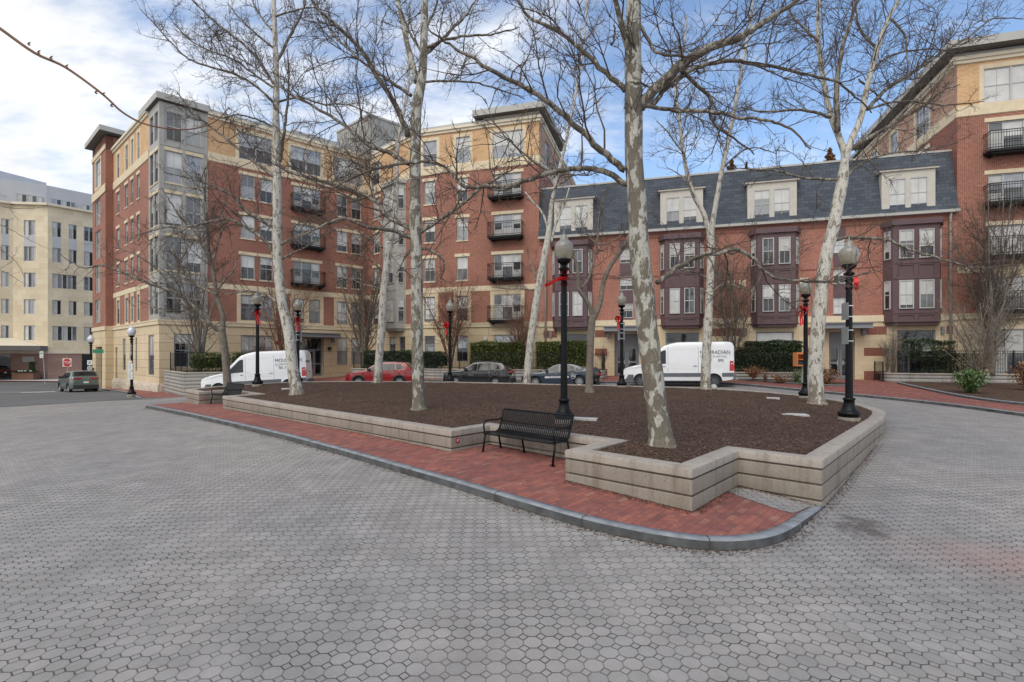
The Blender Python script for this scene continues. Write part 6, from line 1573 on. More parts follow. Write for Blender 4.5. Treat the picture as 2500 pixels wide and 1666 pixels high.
# dark bin and covered cycle next to it
def leaves(mb, pts, size, flat=.5, mi=0):
    for p in pts:
        s = size*(.6+.8*rnd.random()); a = rnd.random()*6.28; b = rnd.uniform(-1,1)*1.1; ca, sa = math.cos(a), math.sin(a); cb, sb = math.cos(b), math.sin(b)
        ux, uy, uz = ca*cb*s, sa*cb*s, sb*s; c = rnd.random()*6.28; wx, wy, wz = -sa*s*flat, ca*s*flat, rnd.uniform(-.6,.6)*s*flat
        x, y, z = p
        mb.face([(x-ux,y-uy,z-uz),(x+wx,y+wy,z+wz),(x+ux,y+uy,z+uz),(x-wx,y-wy,z-wz)], mi)
def hedge(w, s0, s1, n0, n1, z0, z1, lab, mat='leaf', dens=420, size=.055, lumps=.12, grp='clipped hedges along the buildings', name='hedge', cat='hedge', gaps=0.0, stems=True):
    root = thing(name, w.T((s0+s1)/2, (n0+n1)/2, z0), lab, cat, grp)
    m = MB(); L = s1-s0; D = n1-n0; H = z1-z0; pts = []
    r2 = random.Random(int(s0*100+n0*10+z0)); ph = [r2.random()*6 for _ in range(6)]
    def bump(s, z): return lumps*(math.sin(s*2.1+ph[0])*.5+math.sin(s*4.7+z*2+ph[1])*.35+math.sin(z*3.9+ph[2])*.3)
    N_ = int(dens*(L*H*1.6+L*D+D*H*2))
    for i in range(N_):
        t = r2.random(); s = s0+L*r2.random(); z = z0+H*r2.random()**.85; n = n0+D*r2.random()
        q = r2.random()
        if q < .62: n = n1-abs(r2.gauss(0, .10))+bump(s, z)
        elif q < .85: z = z1-abs(r2.gauss(0, .08))+bump(s, n*2)*.8
        elif q < .93: s = (s0 if r2.random() < .5 else s1)+r2.gauss(0,.08)
        if gaps and math.sin(s*5.3+ph[3])+math.sin(s*2.3+z*3.1+ph[4])+math.sin(z*5+s+ph[5]) > 3-gaps*3: continue
        if z > z1-.02 and (abs(s-s0) < .1 or abs(s-s1) < .1): continue
        pts.append(w.T(s, n, z))
    leaves(m, pts, size); m.build('foliage', mat, root)
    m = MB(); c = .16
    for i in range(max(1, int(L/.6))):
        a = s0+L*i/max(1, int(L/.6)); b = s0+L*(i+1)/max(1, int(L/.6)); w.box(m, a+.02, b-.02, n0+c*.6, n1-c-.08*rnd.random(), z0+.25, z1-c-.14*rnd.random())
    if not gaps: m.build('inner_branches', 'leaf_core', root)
    if stems:
        m = MB(); k = max(2, int(L/.5))
        for i in range(k):
            s = s0+L*(i+.5)/k; n = (n0+n1)/2; m.tube([w.T(s,n,z0-.1), w.T(s+rnd.uniform(-.1,.1),n,z0+.4), w.T(s+rnd.uniform(-.25,.25),n+rnd.uniform(-.1,.1),z0+H*.8)], [.03,.022,.01], 5)
        m.build('stem', 'bark_grey', root)
    return root
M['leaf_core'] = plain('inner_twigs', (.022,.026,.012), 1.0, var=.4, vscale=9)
HW = Wall((-19.75,31.3), (-14.5,36.0))
for i, (a, b, lab) in enumerate(((.1,2.2,'leftmost clipped yew behind the black mesh fence'),(2.45,4.9,'middle clipped yew behind the black mesh fence'),(5.1,6.9,'right clipped yew behind the mesh fence, above the van bonnet'))):
    hedge(HW, a, b, -1.1, -.15, .50, 1.62+.04*i, lab)
H1 = Wall((-11.3,38.3),(-7.2,38.3))
hedge(H1, .1, 4.1, -1.2, -.2, .50, 1.85, 'dark glossy hedge behind the red car', 'leaf_dark', size=.065)
H2 = Wall((-7.2,38.3), fo(3.0,2.9)); hedge(H2, .1, H2.L+.4, -1.0, -.1, .50, 1.75, 'dark glossy hedge right of the near trunk, behind the lamp', 'leaf_dark', size=.065)
def sf(px, n): return WM.s(px, n)
hedge(WM, sf(1146,2.4), sf(1273,2.4), 1.2, 2.4, .55, 2.48, 'tall clipped yew hedge behind the black crossover', dens=400)
hedge(WT, WT.s(1308,2.2), WT.s(1366,2.2), 1.2, 2.3, .45, 2.50, 'tall clipped yew hedge left of the near lamp, behind the navy sedan', dens=400)
hedge(WT, WT.s(1376,2.2), WT.s(1430,2.2), 1.2, 2.3, .45, 2.55, 'tall clipped yew hedge right of the near lamp, behind the navy sedan', dens=400)
hedge(WT, WT.s(1822,2.0), WT.s(1960,2.0), .9, 2.0, .45, 2.45, 'tall dark hedge right of the right van', 'leaf_dark', dens=400)
hedge(WT, WT.s(1784,2.0), WT.s(1824,2.0), 1.2, 2.1, .45, 2.0, 'rounded dark shrub at the tail of the right van', 'leaf_dark', name='shrub', cat='shrub', grp='loose shrubs')
hedge(WT, WT.s(2200,1.0), WT.s(2326,1.0), .5, 1.4, 1.15, 2.42, 'dark cloud pruned hedge behind the right hand railing', 'leaf_dark', gaps=.22, dens=420, lumps=.2)
hedge(WT, WT.s(2262,1.3), WT.s(2318,1.3), .4, 1.3, .45, 1.75, 'low black green bush behind the right hand railing', 'leaf_dark', name='shrub', cat='shrub', grp='loose shrubs')
hedge(WT, WT.s(2330,1.3), WT.s(2390,1.3), .4, 1.3, .45, 1.65, 'thin dark bush right of the downpipe', 'leaf_dark', name='shrub', cat='shrub', grp='loose shrubs', gaps=.2)
def bush(p, r, h, mat, lab, n=900, size=.05, tw=26, cat='shrub', sparse=.5, spread=1.0):
    root = thing('shrub', p, lab, cat, 'loose shrubs'); m = MB(); lf = MB(); P_ = []
    for i in range(tw):
        a = rnd.random()*6.28; e = rnd.uniform(.15,1.0)*spread; x = math.cos(a)*r*e; y = math.sin(a)*r*e; z = h*(.75+.3*rnd.random())*(1-.35*e*e)
        q = [(0,0,-.05), (x*.35,y*.35,z*.5), (x*.8+rnd.uniform(-.05,.05),y*.8,z*.85), (x,y,z)]; m.tube([(p[0]+a_, p[1]+b_, p[2]+c_) for a_, b_, c_ in q], [.012,.009,.006,.003], 3)
        for k in range(int(n/tw)):
            t = sparse*.3+rnd.random()*(1-sparse*.3); P_.append((p[0]+x*t+rnd.gauss(0,.07), p[1]+y*t+rnd.gauss(0,.07), p[2]+max(.03, z*t+rnd.gauss(0,.06))))
    m.build('stem', 'bark_red', root)
    if n: leaves(lf, P_, size); lf.build('foliage', mat, root)
    return root
def at(px, py, d): p = PD(px, py, d); return (p.x, p.y, p.z)
def ong(px, d, dz=.0): x = (px-CX)/F*d; return (x, d, G(x, d)+dz)
bush(ong(1838,30.4,.3), .75, .75, 'leaf_rust', 'rust coloured shrub in front of the tall hedge by the right van', 1100, .05)
bush(ong(1905,28.9,.18), .85, .55, 'leaf_rust', 'low russet shrub left of the orange book box', 700, .04)
bush(ong(1945,28.7,.18), .5, .75, 'leaf_green', 'small bright green shrub behind the orange book box', 500, .045)
bush(ong(2020,27.9,.18), .7, .95, 'leaf_rust', 'yellow brown shrub right of the right forked sycamore', 900, .05)
bush(ong(2368,23.0,.2), .85, 1.15, 'leaf_green', 'feathery green shrub in the mulched bed on the right', 2600, .055, 40)
bush(ong(2510,24.0,.25), .8, 1.3, 'leaf_rust', 'brown leaved shrub cut by the right edge', 1500, .055)
bush(ong(1868,29.6,.2), .5, .9, 'leaf_rust', 'thin bare brown shrub in the bed by the right van', 120, .04)
# bare wispy shrubs
def wispy(p, r, h, lab, mat='twig_pale', n=40):
    root = thing('shrub', p, lab, 'bare shrub', 'bare winter shrubs'); m = MB()
    for i in range(n):
        a = rnd.random()*6.28; e = rnd.random(); x = math.cos(a)*r*e; y = math.sin(a)*r*e; z = h*(1-.3*e)*rnd.uniform(.7,1.05)
        q = [Vector((x*.1,y*.1,0)), Vector((x*.3,y*.3,z*.45)), Vector((x*.7,y*.7,z*.8)), Vector((x,y,z))]; q = [Vector(p)+v for v in q]; m.tube(q, [.012,.009,.006,.003], 3)
        for k in range(7):
            t = rnd.uniform(.35,.95); b = q[1]+(q[3]-q[1])*t; d = Vector((rnd.gauss(0,.5),rnd.gauss(0,.5),rnd.random())).normalized()*rnd.uniform(.15,.45)*h*.4
            m.tube([b, b+d*.5+Vector((0,0,.02)), b+d], [.005,.004,.002], 3)
    m.build('branches', mat, root)
wispy(tuple(tq(WT.s(2160),1.2))+(.45,), .9, 2.9, 'wispy bare golden shrub left of the cloud pruned hedge', n=60)
wispy(tuple(tq(WT.s(2150),.9))+(.45,), .5, 2.2, 'second wispy bare shrub by the right doorway', n=30)
wispy(tuple(tq(WT.s(1985),.9))+(.2,), .6, 2.3, 'bare brown shrub left of the right doorway', 'bark_red', n=36)
wispy(tuple(tq(WT.s(1478),1.6))+(.5,), .6, 1.7, 'bare twiggy shrub on the block wall left of the grey doors', 'bark_red', n=34)
wispy(tuple(tq(WT.s(1592),1.2))+(.3,), .5, 2.0, 'bare twiggy shrub right of the grey doors', 'bark_red', n=26)
wispy((-18.0,36.6,.45), 1.2, 2.4, 'bare pinkish shrub before the left ground floor windows', 'bark_red', n=60)
wispy((-16.2,37.8,.45), 1.0, 2.2, 'bare pinkish shrub left of the lobby entrance', 'bark_red', n=50)
# small book box on a green post
p = ong(1962, 26.9, .14); root = thing('book_box', p, 'orange wooden little library box on a pale green post', 'book box')
m = MB(); m.box((p[0]-.07,p[1]-.07,p[2]),(p[0]+.07,p[1]+.07,p[2]+1.05)); m.build('post', 'post_green', root)
bx = MB(); x0, y0, z0 = p[0]-.45, p[1]-.2, p[2]+1.05
bx.box((x0,y0+.05,z0),(x0+.92,y0+.42,z0+.06)); bx.box((x0,y0+.05,z0+.66),(x0+.92,y0+.42,z0+.74)); bx.box((x0,y0+.05,z0+.06),(x0+.06,y0+.42,z0+.66)); bx.box((x0+.86,y0+.05,z0+.06),(x0+.92,y0+.42,z0+.66)); bx.box((x0+.43,y0+.05,z0+.06),(x0+.49,y0+.42,z0+.66)); bx.box((x0+.06,y0+.38,z0+.06),(x0+.86,y0+.42,z0+.66))
bx.box((x0+.06,y0+.06,z0+.34),(x0+.43,y0+.36,z0+.37)); bx.build('box', 'wood_orange', root)
m = MB()
for i in range(9): m.box((x0+.09+i*.035, y0+.12, z0+.06),(x0+.115+i*.035, y0+.3, z0+.22+.05*rnd.random()))
m.build('book', 'navy_paint', root)
for a in (x0+.0, x0+.46):
    m = MB(); w_ = .44
    for q in ((a,a+.05,z0+.02,z0+.7),(a+w_-.03,a+w_+.02,z0+.02,z0+.7),(a+.05,a+w_-.03,z0+.02,z0+.08),(a+.05,a+w_-.03,z0+.64,z0+.7),(a+.05,a+w_-.03,z0+.35,z0+.38)): m.box((q[0],y0+.02,q[2]),(q[1],y0+.045,q[3]))
    m.build('door', 'wood_orange', root)
# dark covered cycle / bins beside the block wall
p = ong(1456, 31.6, .0); root = thing('scooter', p, 'dark covered motor scooter behind the rear end of the navy sedan', 'scooter')
m = MB(); m.tube(smoothline([(p[0]-.1,p[1]-.8,p[2]+.55),(p[0]-.05,p[1]-.5,p[2]+.8),(p[0],p[1],p[2]+.78),(p[0],p[1]+.45,p[2]+.95),(p[0],p[1]+.62,p[2]+.7)], 4), [.12,.2,.24,.26,.25,.24,.23,.22,.2,.2,.2,.2,.2,.18,.16,.12,.1][:17], 10); m.build('body', 'plastic_black', root, smooth=True)
for yy in (-.62, .62):
    m = MB(); m.lathe([(.15,-.06),(.27,-.05),(.28,0),(.27,.05),(.15,.06)], 18); m.v = [(p[0]+c_, p[1]+yy+a, p[2]+.28+b) for a, b, c_ in m.v]; m.build('wheel', 'rubber', root)
m = MB(); m.box((p[0]-.1,p[1]-.9,p[2]+.7),(p[0]+.1,p[1]-.84,p[2]+.8)); m.build('taillight', 'taillight', root)
# trough planter with winter flowers across the street
pl = PD(63, 922, 56.6); x, y = pl.x, pl.y; z0 = -1.2; root = thing('planter_box', (x, y, z0), 'brown trough planter with white flowers and a small shrub by the pink wall', 'planter')
m = MB(); m.box((x-1.2,y-.4,z0),(x+1.2,y+.4,z0+.75)); m.box((x-1.25,y-.45,z0+.68),(x+1.25,y+.45,z0+.76)); m.build('trough', 'bark_red', root)
m = MB(); leaves(m, [(x+rnd.uniform(-1.1,1.1), y+rnd.uniform(-.35,.35), z0+.8+abs(rnd.gauss(0,.12))) for _ in range(500)]+[(x+.75+rnd.gauss(0,.22), y, z0+.9+rnd.random()*1.1) for _ in range(500)], .09); m.build('foliage', 'leaf_dark', root)
m = MB()
for fx in (-.45,-.1,.25,.85,-.35): m.lathe([(.001,0),(.11,.03),(.12,.1),(.001,.14)], 8, c=(x+fx, y-.3)); 
m.v = [(a, b, c+z0+.9) for a, b, c in m.v]; m.build('flower', 'white', root)
# garden lantern ornament behind the hedge
pl = WM.T(WM.s(1185,1.0), 1.0, .5); root = thing('garden_lantern', pl, 'grey pagoda shaped garden lantern peeking over the tall hedge', 'garden ornament')
m = MB(); m.lathe([(.12,1.3),(.12,2.2),(.3,2.3),(.26,2.36),(.14,2.45),(.14,2.62),(.24,2.66),(.1,2.82),(.03,2.95),(.001,3.0)], 8, c=(pl[0], pl[1])); m.build('lantern_body', 'frame_light', root)
# ------------------------------------------------------------------ trees
class Tree:
    def __init__(s, name, base, lab, cat='tree', grp='bare sycamores in the raised bed', seed=1, bark='bark_white', limb='bark_limb', twig='twig', minr=.0042, dens=1.3, bend=.22):
        s.name = name; s.root = thing(name, tuple(base), lab, cat, grp); s.tb = MB(); s.cb = MB(); s.fb = MB(); s.r = random.Random(seed); s.bark = bark; s.limbm = limb; s.twigm = twig; s.minr = minr; s.dens = dens; s.bend = bend
    def trunk(s, pts, rad, n=14, spawn=False, crown=False):
        P_ = smoothline([tuple(p)+(r,) for p, r in zip(pts, rad)], 5)
        # slight irregular girth
        Q = [(p[0], p[1], p[2]) for p in P_]; rr = [p[3]*(1+s.r.uniform(-.035,.035)) for p in P_]
        s.tb.tube(Q, rr, n, 0); s.last = (Q, rr)
        if spawn: s.along(Q, rr, 1, .35)
        return Q, rr
    def limb(s, pts, r0, r1=.012, kids=1.0, n=7):
        P_ = smoothline([tuple(p) for p in pts], 5); m = len(P_); Q = []; rr = []
        for i, p in enumerate(P_):
            f = i/(m-1); rr.append(r0*(1-f)**.85+r1*f); j = .018; Q.append((p[0]+s.r.uniform(-j,j), p[1]+s.r.uniform(-j,j), p[2]+s.r.uniform(-j,j)))
        k = next((i for i, r in enumerate(rr) if r < .022), m-1)
        if k > 1: s.cb.tube(Q[:k+1], rr[:k+1], n, 0, True)
        if k < m-1: s.cb.tube(Q[k:], rr[k:], 5, 1 if rr[k] < .03 else 0, False)
        s.along(Q, rr, kids, .12)
    def along(s, Q, rr, kids, start):
        L = [0]
        for a, b in zip(Q[:-1], Q[1:]): L.append(L[-1]+math.dist(a, b))
        T_ = L[-1]; d = T_*start; rn = s.r
        while d < T_:
            i = max(j for j in range(len(L)-1) if L[j] <= d); f = (d-L[i])/max(1e-6, L[i+1]-L[i])
            p = tuple(Q[i][k]+(Q[i+1][k]-Q[i][k])*f for k in range(3)); t = tuple(Q[i+1][k]-Q[i][k] for k in range(3)); r = rr[i]
            rem = 1-d/T_
            ln = rn.uniform(.5, 1.25)*(.55+.9*rem)*min(1.6, .5+T_*.16)
            s.grow(p, s.dev(t, rn.uniform(35,75), .25), ln*1.15, min(r*.55, .007+.007*ln), 2)
            d += rn.uniform(.16,.42)/(kids*s.dens)
    def dev(s, t, deg, up):
        rn = s.r; l = math.sqrt(t[0]**2+t[1]**2+t[2]**2) or 1; t = (t[0]/l, t[1]/l, t[2]/l)
        while True:
            v = (rn.gauss(0,1), rn.gauss(0,1), rn.gauss(0,1)); dt = v[0]*t[0]+v[1]*t[1]+v[2]*t[2]; v = (v[0]-dt*t[0], v[1]-dt*t[1], v[2]-dt*t[2]); l = math.sqrt(v[0]**2+v[1]**2+v[2]**2)
            if l > .1: break
        c, s_ = math.cos(R(deg)), math.sin(R(deg))/l
        return (t[0]*c+v[0]*s_, t[1]*c+v[1]*s_, t[2]*c+v[2]*s_+up)
    def grow(s, p, t, L, r, lev):
        rn = s.r; n = 5 if lev == 2 else (4 if lev == 3 else 3); pts = [p]; l = math.sqrt(t[0]**2+t[1]**2+t[2]**2); t = [t[0]/l, t[1]/l, t[2]/l]; b = s.bend*(1.0 if lev == 2 else 1.25)
        for i in range(n):
            st = L/n; t = [t[0]+rn.gauss(0,b), t[1]+rn.gauss(0,b), t[2]+rn.gauss(0,b)+.05]; l = math.sqrt(t[0]**2+t[1]**2+t[2]**2); t = [t[0]/l, t[1]/l, t[2]/l]
            q = pts[-1]; pts.append((q[0]+t[0]*st, q[1]+t[1]*st, q[2]+t[2]*st))
        r = max(r, s.minr); s.cb.tube(pts, [max(s.minr*.62, r*(1-.72*i/n)) for i in range(n+1)], 4 if (lev == 2 and r > .012) else 3, 1, False)
        if lev >= 4: return
        k = {2: rn.uniform(5.0,7.0)*L, 3: rn.uniform(5.0,8.0)*L}[lev]*s.dens; k = int(k+rn.random())
        for i in range(min(k, 9 if lev == 2 else 5)):
            f = rn.uniform(.15,.98)*n; j = min(int(f), n-1); g = f-j; q = tuple(pts[j][c]+(pts[j+1][c]-pts[j][c])*g for c in range(3)); d = tuple(pts[j+1][c]-pts[j][c] for c in range(3))
            s.grow(q, s.dev(d, rn.uniform(28,70), .12), L*rn.uniform(.28,.6)*(1-.35*f/n), r*.55, lev+1)
        if lev == 2 and s.name == 'sycamore_tree' and rn.random() < .25: s.ball(pts[-1], .014)
    def ball(s, p, r):
        s.fb.lathe([(.00005,-r),(r*.8,-r*.5),(r,0),(r*.8,r*.5),(.00005,r)], 6, c=(p[0],p[1])); s.fb.v[-30:] = [(a, b, c+p[2]-.03) for a, b, c in s.fb.v[-30:]]
    def done(s):
        s.tb.build('trunk', s.bark, s.root, smooth=True)
        s.cb.build('crown', [s.limbm, s.twigm], s.root, smooth=True)
        if s.fb.v: s.fb.build('seed_balls', 'twig', s.root)
ORG = {1:(300,0,1.4933),2:(700,0,1.4933),3:(1200,0,1.4933),4:(1700,0,1.4938),5:(200,500,1.948),6:(1200,500,1.948),7:(1850,560,2.037),0:(0,0,1.0)}
def tr(reg, pts):
    o = ORG[reg]; return [(o[0]+x/o[2], o[1]+y/o[2]) for x, y in pts]
def to3(px, d0, k, d1=None):
    """traced pixels -> points; starts at depth d0 and drifts by k metres of depth per metre travelled sideways"""
    out = []; d = d0; prev = None
    for x, y in px:
        if prev is not None: d = d+k*math.hypot(x-prev[0], y-prev[1])/F*d
        out.append(PD(x, y, d)); prev = (x, y)
    return out
def build_tree(name, base, d, lab, trunk, limbs, bark, seed, stems=(), **kw):
    """trunk: [(px,py,width px)], limbs: (region, pts, width px at start, k)"""
    bx_, by_ = base; x = (bx_-CX)/F*d; z = mz(x, d); t = Tree(name, (x, d, z), lab, seed=seed, bark=bark, **kw)
    sc_ = d/F
    P_ = [Vector((x, d, z-.12)), Vector((x, d, z+.02)), Vector((x+(trunk[0][0]-bx_)*.2*sc_, d, z+.22))]; w0 = trunk[0][2]*sc_/2; rr = [w0*1.75, w0*1.42, w0*1.12]
    for px, py, w in trunk: P_.append(PD(px, py, d)); rr.append(w*sc_/2)
    t.trunk(P_, rr)
    for px in stems:
        reg, pts, w0, w1, k, sp = px; q = to3(tr(reg, pts), d, k); n = len(q); t.trunk(q, [(w0+(w1-w0)*i/(n-1))*sc_/2 for i in range(n)], 10, spawn=sp)
    Q = t.last
    for i, (reg, pts, w, k) in enumerate(limbs):
        q = to3(tr(reg, pts), d, k); t.limb(q, w*sc_/2)
    return t
def R1(x, y, w): return (300+x/1.4933, y/1.4933, w)
def RR(reg, x, y, w): o = ORG[reg]; return (o[0]+x/o[2], o[1]+y/o[2], w)
# T2 leaning sycamore on the left
t = build_tree('sycamore_tree', (725,965), 19.9, 'leaning white sycamore standing in front of the left van', [RR(5,1005,800,27),RR(5,985,620,25),RR(5,955,480,23),RR(5,933,300,22),RR(5,930,150,22),RR(1,563,720,21),RR(1,562,560,18),RR(1,558,420,16),RR(1,560,300,14),RR(1,555,150,12),RR(1,550,0,9),RR(1,545,-160,6),RR(1,548,-330,3)],
 [(1,[(553,645),(480,590),(380,510),(310,455),(250,400),(190,330)],9,.25),(1,[(553,310),(480,200),(400,130),(330,75),(250,0),(200,-60)],7,-.3),(1,[(556,325),(470,265),(400,215),(330,190),(250,150),(180,80)],6,.35),
 (1,[(556,380),(450,290),(320,245),(240,215),(180,160),(120,95),(60,30)],6,-.2),(1,[(560,600),(620,632),(720,662),(810,692),(896,720),(980,760)],9,.2),(1,[(572,590),(585,500),(598,400),(605,285),(600,180)],9,-.3),
 (1,[(556,375),(640,355),(730,380),(830,385),(930,430)],6,-.3),(1,[(558,235),(600,150),(640,75),(660,20),(680,-60)],8,.2),(1,[(556,835),(450,770),(400,715),(330,680),(240,650),(150,630)],9,-.25),
 (5,[(915,245),(880,180),(800,120),(700,70),(600,85),(500,105),(390,110),(250,150)],10,.2),(5,[(925,200),(1000,160),(1080,125),(1169,95),(1260,70)],7,-.2),(5,[(925,465),(880,430),(800,412),(740,418),(690,425),(620,400)],7,.3),(1,[(552,120),(500,60),(470,0),(430,-80)],6,.3),(1,[(557,60),(620,40),(700,30),(790,60)],5,-.2),(5,[(945,260),(1010,230),(1100,180),(1169,120)],6,.3),
 (1,[(558,470),(500,440),(420,420),(350,430),(280,400)],5,-.3),(1,[(556,180),(470,110),(420,60),(380,10)],5,.1)], 'bark_white', 12); t.done()
# T3
t = build_tree('sycamore_tree', (1023.7,1002), 14.6, 'straight mottled sycamore left of centre, between red and black cars', [(1020,900,29),(1018,780,29),(1017,640,29),(1015,560,28),(1013,470,27),(1014,380,26),(1017,270,25),(1030,190,22),(1035,100,18),(1037,0,16),(1036,-110,12),(1038,-240,8),(1030,-400,4)],
 [(2,[(445,500),(400,390),(330,280),(270,180),(190,100),(120,40),(90,0),(60,-60)],14,-.22),(2,[(455,350),(380,300),(330,265),(260,210),(180,140),(130,60),(100,-20)],9,.3),(2,[(445,600),(380,560),(300,530),(200,450),(100,390),(0,335),(-100,260),(-200,200)],12,.22),
 (2,[(460,838),(370,790),(330,740),(250,697),(130,660),(0,622),(-110,560)],13,.3),(2,[(485,850),(560,800),(640,745),(700,690),(760,655),(850,600)],11,-.25),(2,[(500,205),(570,140),(640,70),(685,10),(720,-60)],9,.2),(2,[(510,175),(580,145),(680,130),(760,125),(850,100)],8,-.3),
 (2,[(500,298),(600,298),(700,305),(780,330),(870,360)],6,.3),(2,[(455,868),(380,840),(290,827),(200,797),(100,840),(0,885)],12,-.2),(2,[(498,200),(450,120),(410,20),(380,-50)],7,.25),(2,[(505,110),(540,30),(560,-60)],7,-.2),(2,[(470,590),(380,604),(280,632),(160,690)],8,-.35),(2,[(480,905),(540,920),(575,965),(560,1020)],8,-.1),(2,[(455,905),(420,960),(400,1000)],6,-.3)],
 'bark_mottle', 5, stems=[(2,[(475,300),(452,210),(430,120),(405,0),(390,-120),(370,-260)],16,5,.15,True)]); t.done()
# T7 the big near tree
t = build_tree('sycamore_tree', (1615,1086), 9.0, 'largest mottled sycamore, nearest the camera in the right half of the bed', [(1604,1000,50),(1592,900,50),(1580,800,50),(1570,700,50),(1560,600,47),(1556,500,45),(1548,400,43),(1547,300,42),(1546,200,40),(1545,100,38),(1547,0,35),(1548,-140,30),(1545,-300,24),(1550,-520,14),(1545,-760,6)],
 [(3,[(540,390),(600,320),(690,240),(780,180),(896,140),(980,90),(1040,50),(1150,-20),(1260,-90)],28,-.12),(3,[(505,680),(420,630),(340,615),(240,625),(150,650),(60,682),(0,680),(-100,680),(-146,630),(-186,600),(-276,590),(-366,605),(-466,632),(-600,700)],15,.25),
 (3,[(490,620),(400,550),(330,480),(230,390),(120,320),(0,258),(-70,210),(-150,165),(-230,110)],17,-.2),(3,[(490,330),(420,270),(350,200),(250,120),(140,65),(100,0),(70,-60)],14,.2),(3,[(510,300),(490,150),(450,0),(420,-120),(380,-250)],18,-.2),(3,[(525,470),(500,400),(488,365)],14,-.3),
 (3,[(560,388),(680,405),(800,410),(896,428),(1000,440),(1090,470),(1160,540)],10,-.3),(3,[(585,385),(640,320),(740,250),(860,222),(960,232),(1100,262),(1240,290),(1310,340),(1390,410)],13,.18),(3,[(690,260),(790,350),(800,430),(860,490),(960,560)],10,.3),
 (6,[(785,370),(900,290),(1000,242),(1100,228),(1169,212),(1250,260),(1280,300),(1340,345),(1480,362),(1600,365),(1800,320)],13,.05),(3,[(545,265),(528,190),(500,125),(495,60)],10,-.3),(3,[(548,95),(600,190),(680,205),(760,200)],9,-.25),(3,[(600,340),(560,310),(510,300)],7,-.4),(3,[(440,160),(452,120),(445,95)],6,0)], 'bark_mottle', 3, dens=1.1, bend=.2, minr=.0028); t.done()
# T9 right forked tree
t = build_tree('sycamore_tree', (1994,987.5), 16.3, 'forked sycamore with two white stems near the right end of the bed', [(1990,900,33),(1997,800,31),(2006,700,29),(2018,620,28),(2034,560,27),(2045,500,27),(2057,440,25),(2062,400,18)],
 [(4,[(545,555),(620,510),(740,440),(850,370),(900,330),(960,310)],12,-.2),(4,[(622,400),(700,320),(800,260),(900,190),(1000,130),(1080,70),(1195,70)],10,.2),(4,[(515,655),(400,650),(300,625),(200,620),(120,610)],7,.25),(4,[(530,660),(600,600),(700,560),(850,545),(960,520)],7,.2),(4,[(490,430),(380,400),(250,410),(160,390)],8,-.2),(4,[(620,400),(750,370),(900,385),(1050,370)],6,-.2),
 (7,[(372,55),(450,42),(560,45),(660,60),(750,100),(870,135),(950,160),(1100,190),(1300,180)],9,-.15),(4,[(445,150),(400,110),(350,60),(320,0)],7,.2),(4,[(700,60),(760,130),(770,230),(765,300)],6,-.2),(4,[(660,180),(600,110),(580,20),(590,-60)],7,.2),(4,[(590,290),(650,340),(720,410),(690,470)],5,.2),(4,[(515,480),(512,300),(540,150),(590,0),(620,-80)],14,-.12),(4,[(640,250),(720,200),(830,180),(930,190)],6,.2)],
 'bark_white', 9, stems=[(4,[(528,650),(541,570),(520,500),(490,420),(465,300),(445,150),(447,0),(450,-150),(440,-300)],18,6,.1,True),(4,[(530,650),(548,565),(562,520),(600,430),(625,310),(660,180),(700,70),(740,0),(800,-130)],18,6,-.05,True)]); t.done()
# T8
t = build_tree('sycamore_tree', (1722,948), 22.8, 'slender white sycamore forking in front of the right van', [(1724,880,22),(1728,800,20),(1733,700,18),(1736,620,17),(1738,565,12)],
 [(6,[(1035,360),(980,325),(900,310),(840,330)],5,.3),(6,[(1045,420),(1100,380),(1160,390),(1230,410)],5,-.2),(3,[(740,720),(700,650),(640,610)],5,.3),(3,[(840,620),(900,560),(960,540),(1040,560)],5,-.3),(3,[(700,560),(640,480),(600,440)],5,.2),(3,[(870,480),(820,400),(790,330)],5,.3)], 'bark_white', 21,
 stems=[(3,[(800,900),(793,840),(770,770),(740,720),(715,640),(700,560),(685,430),(670,300),(700,180),(710,60)],14,4,.1,True),(3,[(800,900),(803,840),(815,760),(840,620),(870,480),(896,340),(920,210),(945,90),(950,-40)],14,4,-.1,True)]); t.done()
# T5
t = build_tree('sycamore_tree', (1286,933.5), 26.4, 'white sycamore behind the near lamp, leaning right', [(1290,880,18),(1300,800,18),(1312,720,18),(1325,650,17),(1338,580,15),(1343,535,9)],
 [(6,[(215,365),(195,300),(165,230)],5,.2),(6,[(200,410),(140,400),(60,400),(0,390)],4,.2),(3,[(215,700),(300,640),(360,640),(420,600)],4,.2),(3,[(240,640),(180,560),(150,480)],4,.2),(3,[(270,520),(210,440),(190,380)],4,.1)], 'bark_white', 31,
 stems=[(3,[(208,880),(213,800),(220,740),(240,650),(270,520),(300,380),(330,200),(345,50),(350,-80)],13,3,.1,True),(6,[(275,170),(262,90),(235,30),(200,-10),(160,-60)],7,3,.1,True),(6,[(285,180),(300,110),(320,60),(345,0),(370,-80)],7,3,-.1,True)]); t.done()
# T4
t = build_tree('sycamore_tree', (922,932), 26.6, 'white sycamore in front of the red car, left of the straight trunk', [(925,880,19),(933,790,19),(938,700,18),(947,630,17),(951,590,16)],
 [(2,[(370,900),(440,860),(480,840)],4,.2),(2,[(350,905),(270,850),(200,830),(120,870)],5,.2),(5,[(1440,330),(1380,270),(1320,240),(1260,260)],5,-.2),(5,[(1420,400),(1340,380),(1260,350),(1200,380)],5,.2),(2,[(310,690),(270,620),(250,540)],4,.2)], 'bark_white', 41,
 stems=[(2,[(375,880),(395,780),(400,700),(402,560),(420,440),(445,300),(440,160),(450,20)],14,4,.1,True),(2,[(370,880),(355,830),(330,780),(312,690),(300,600),(280,480)],9,3,-.1,True)]); t.done()
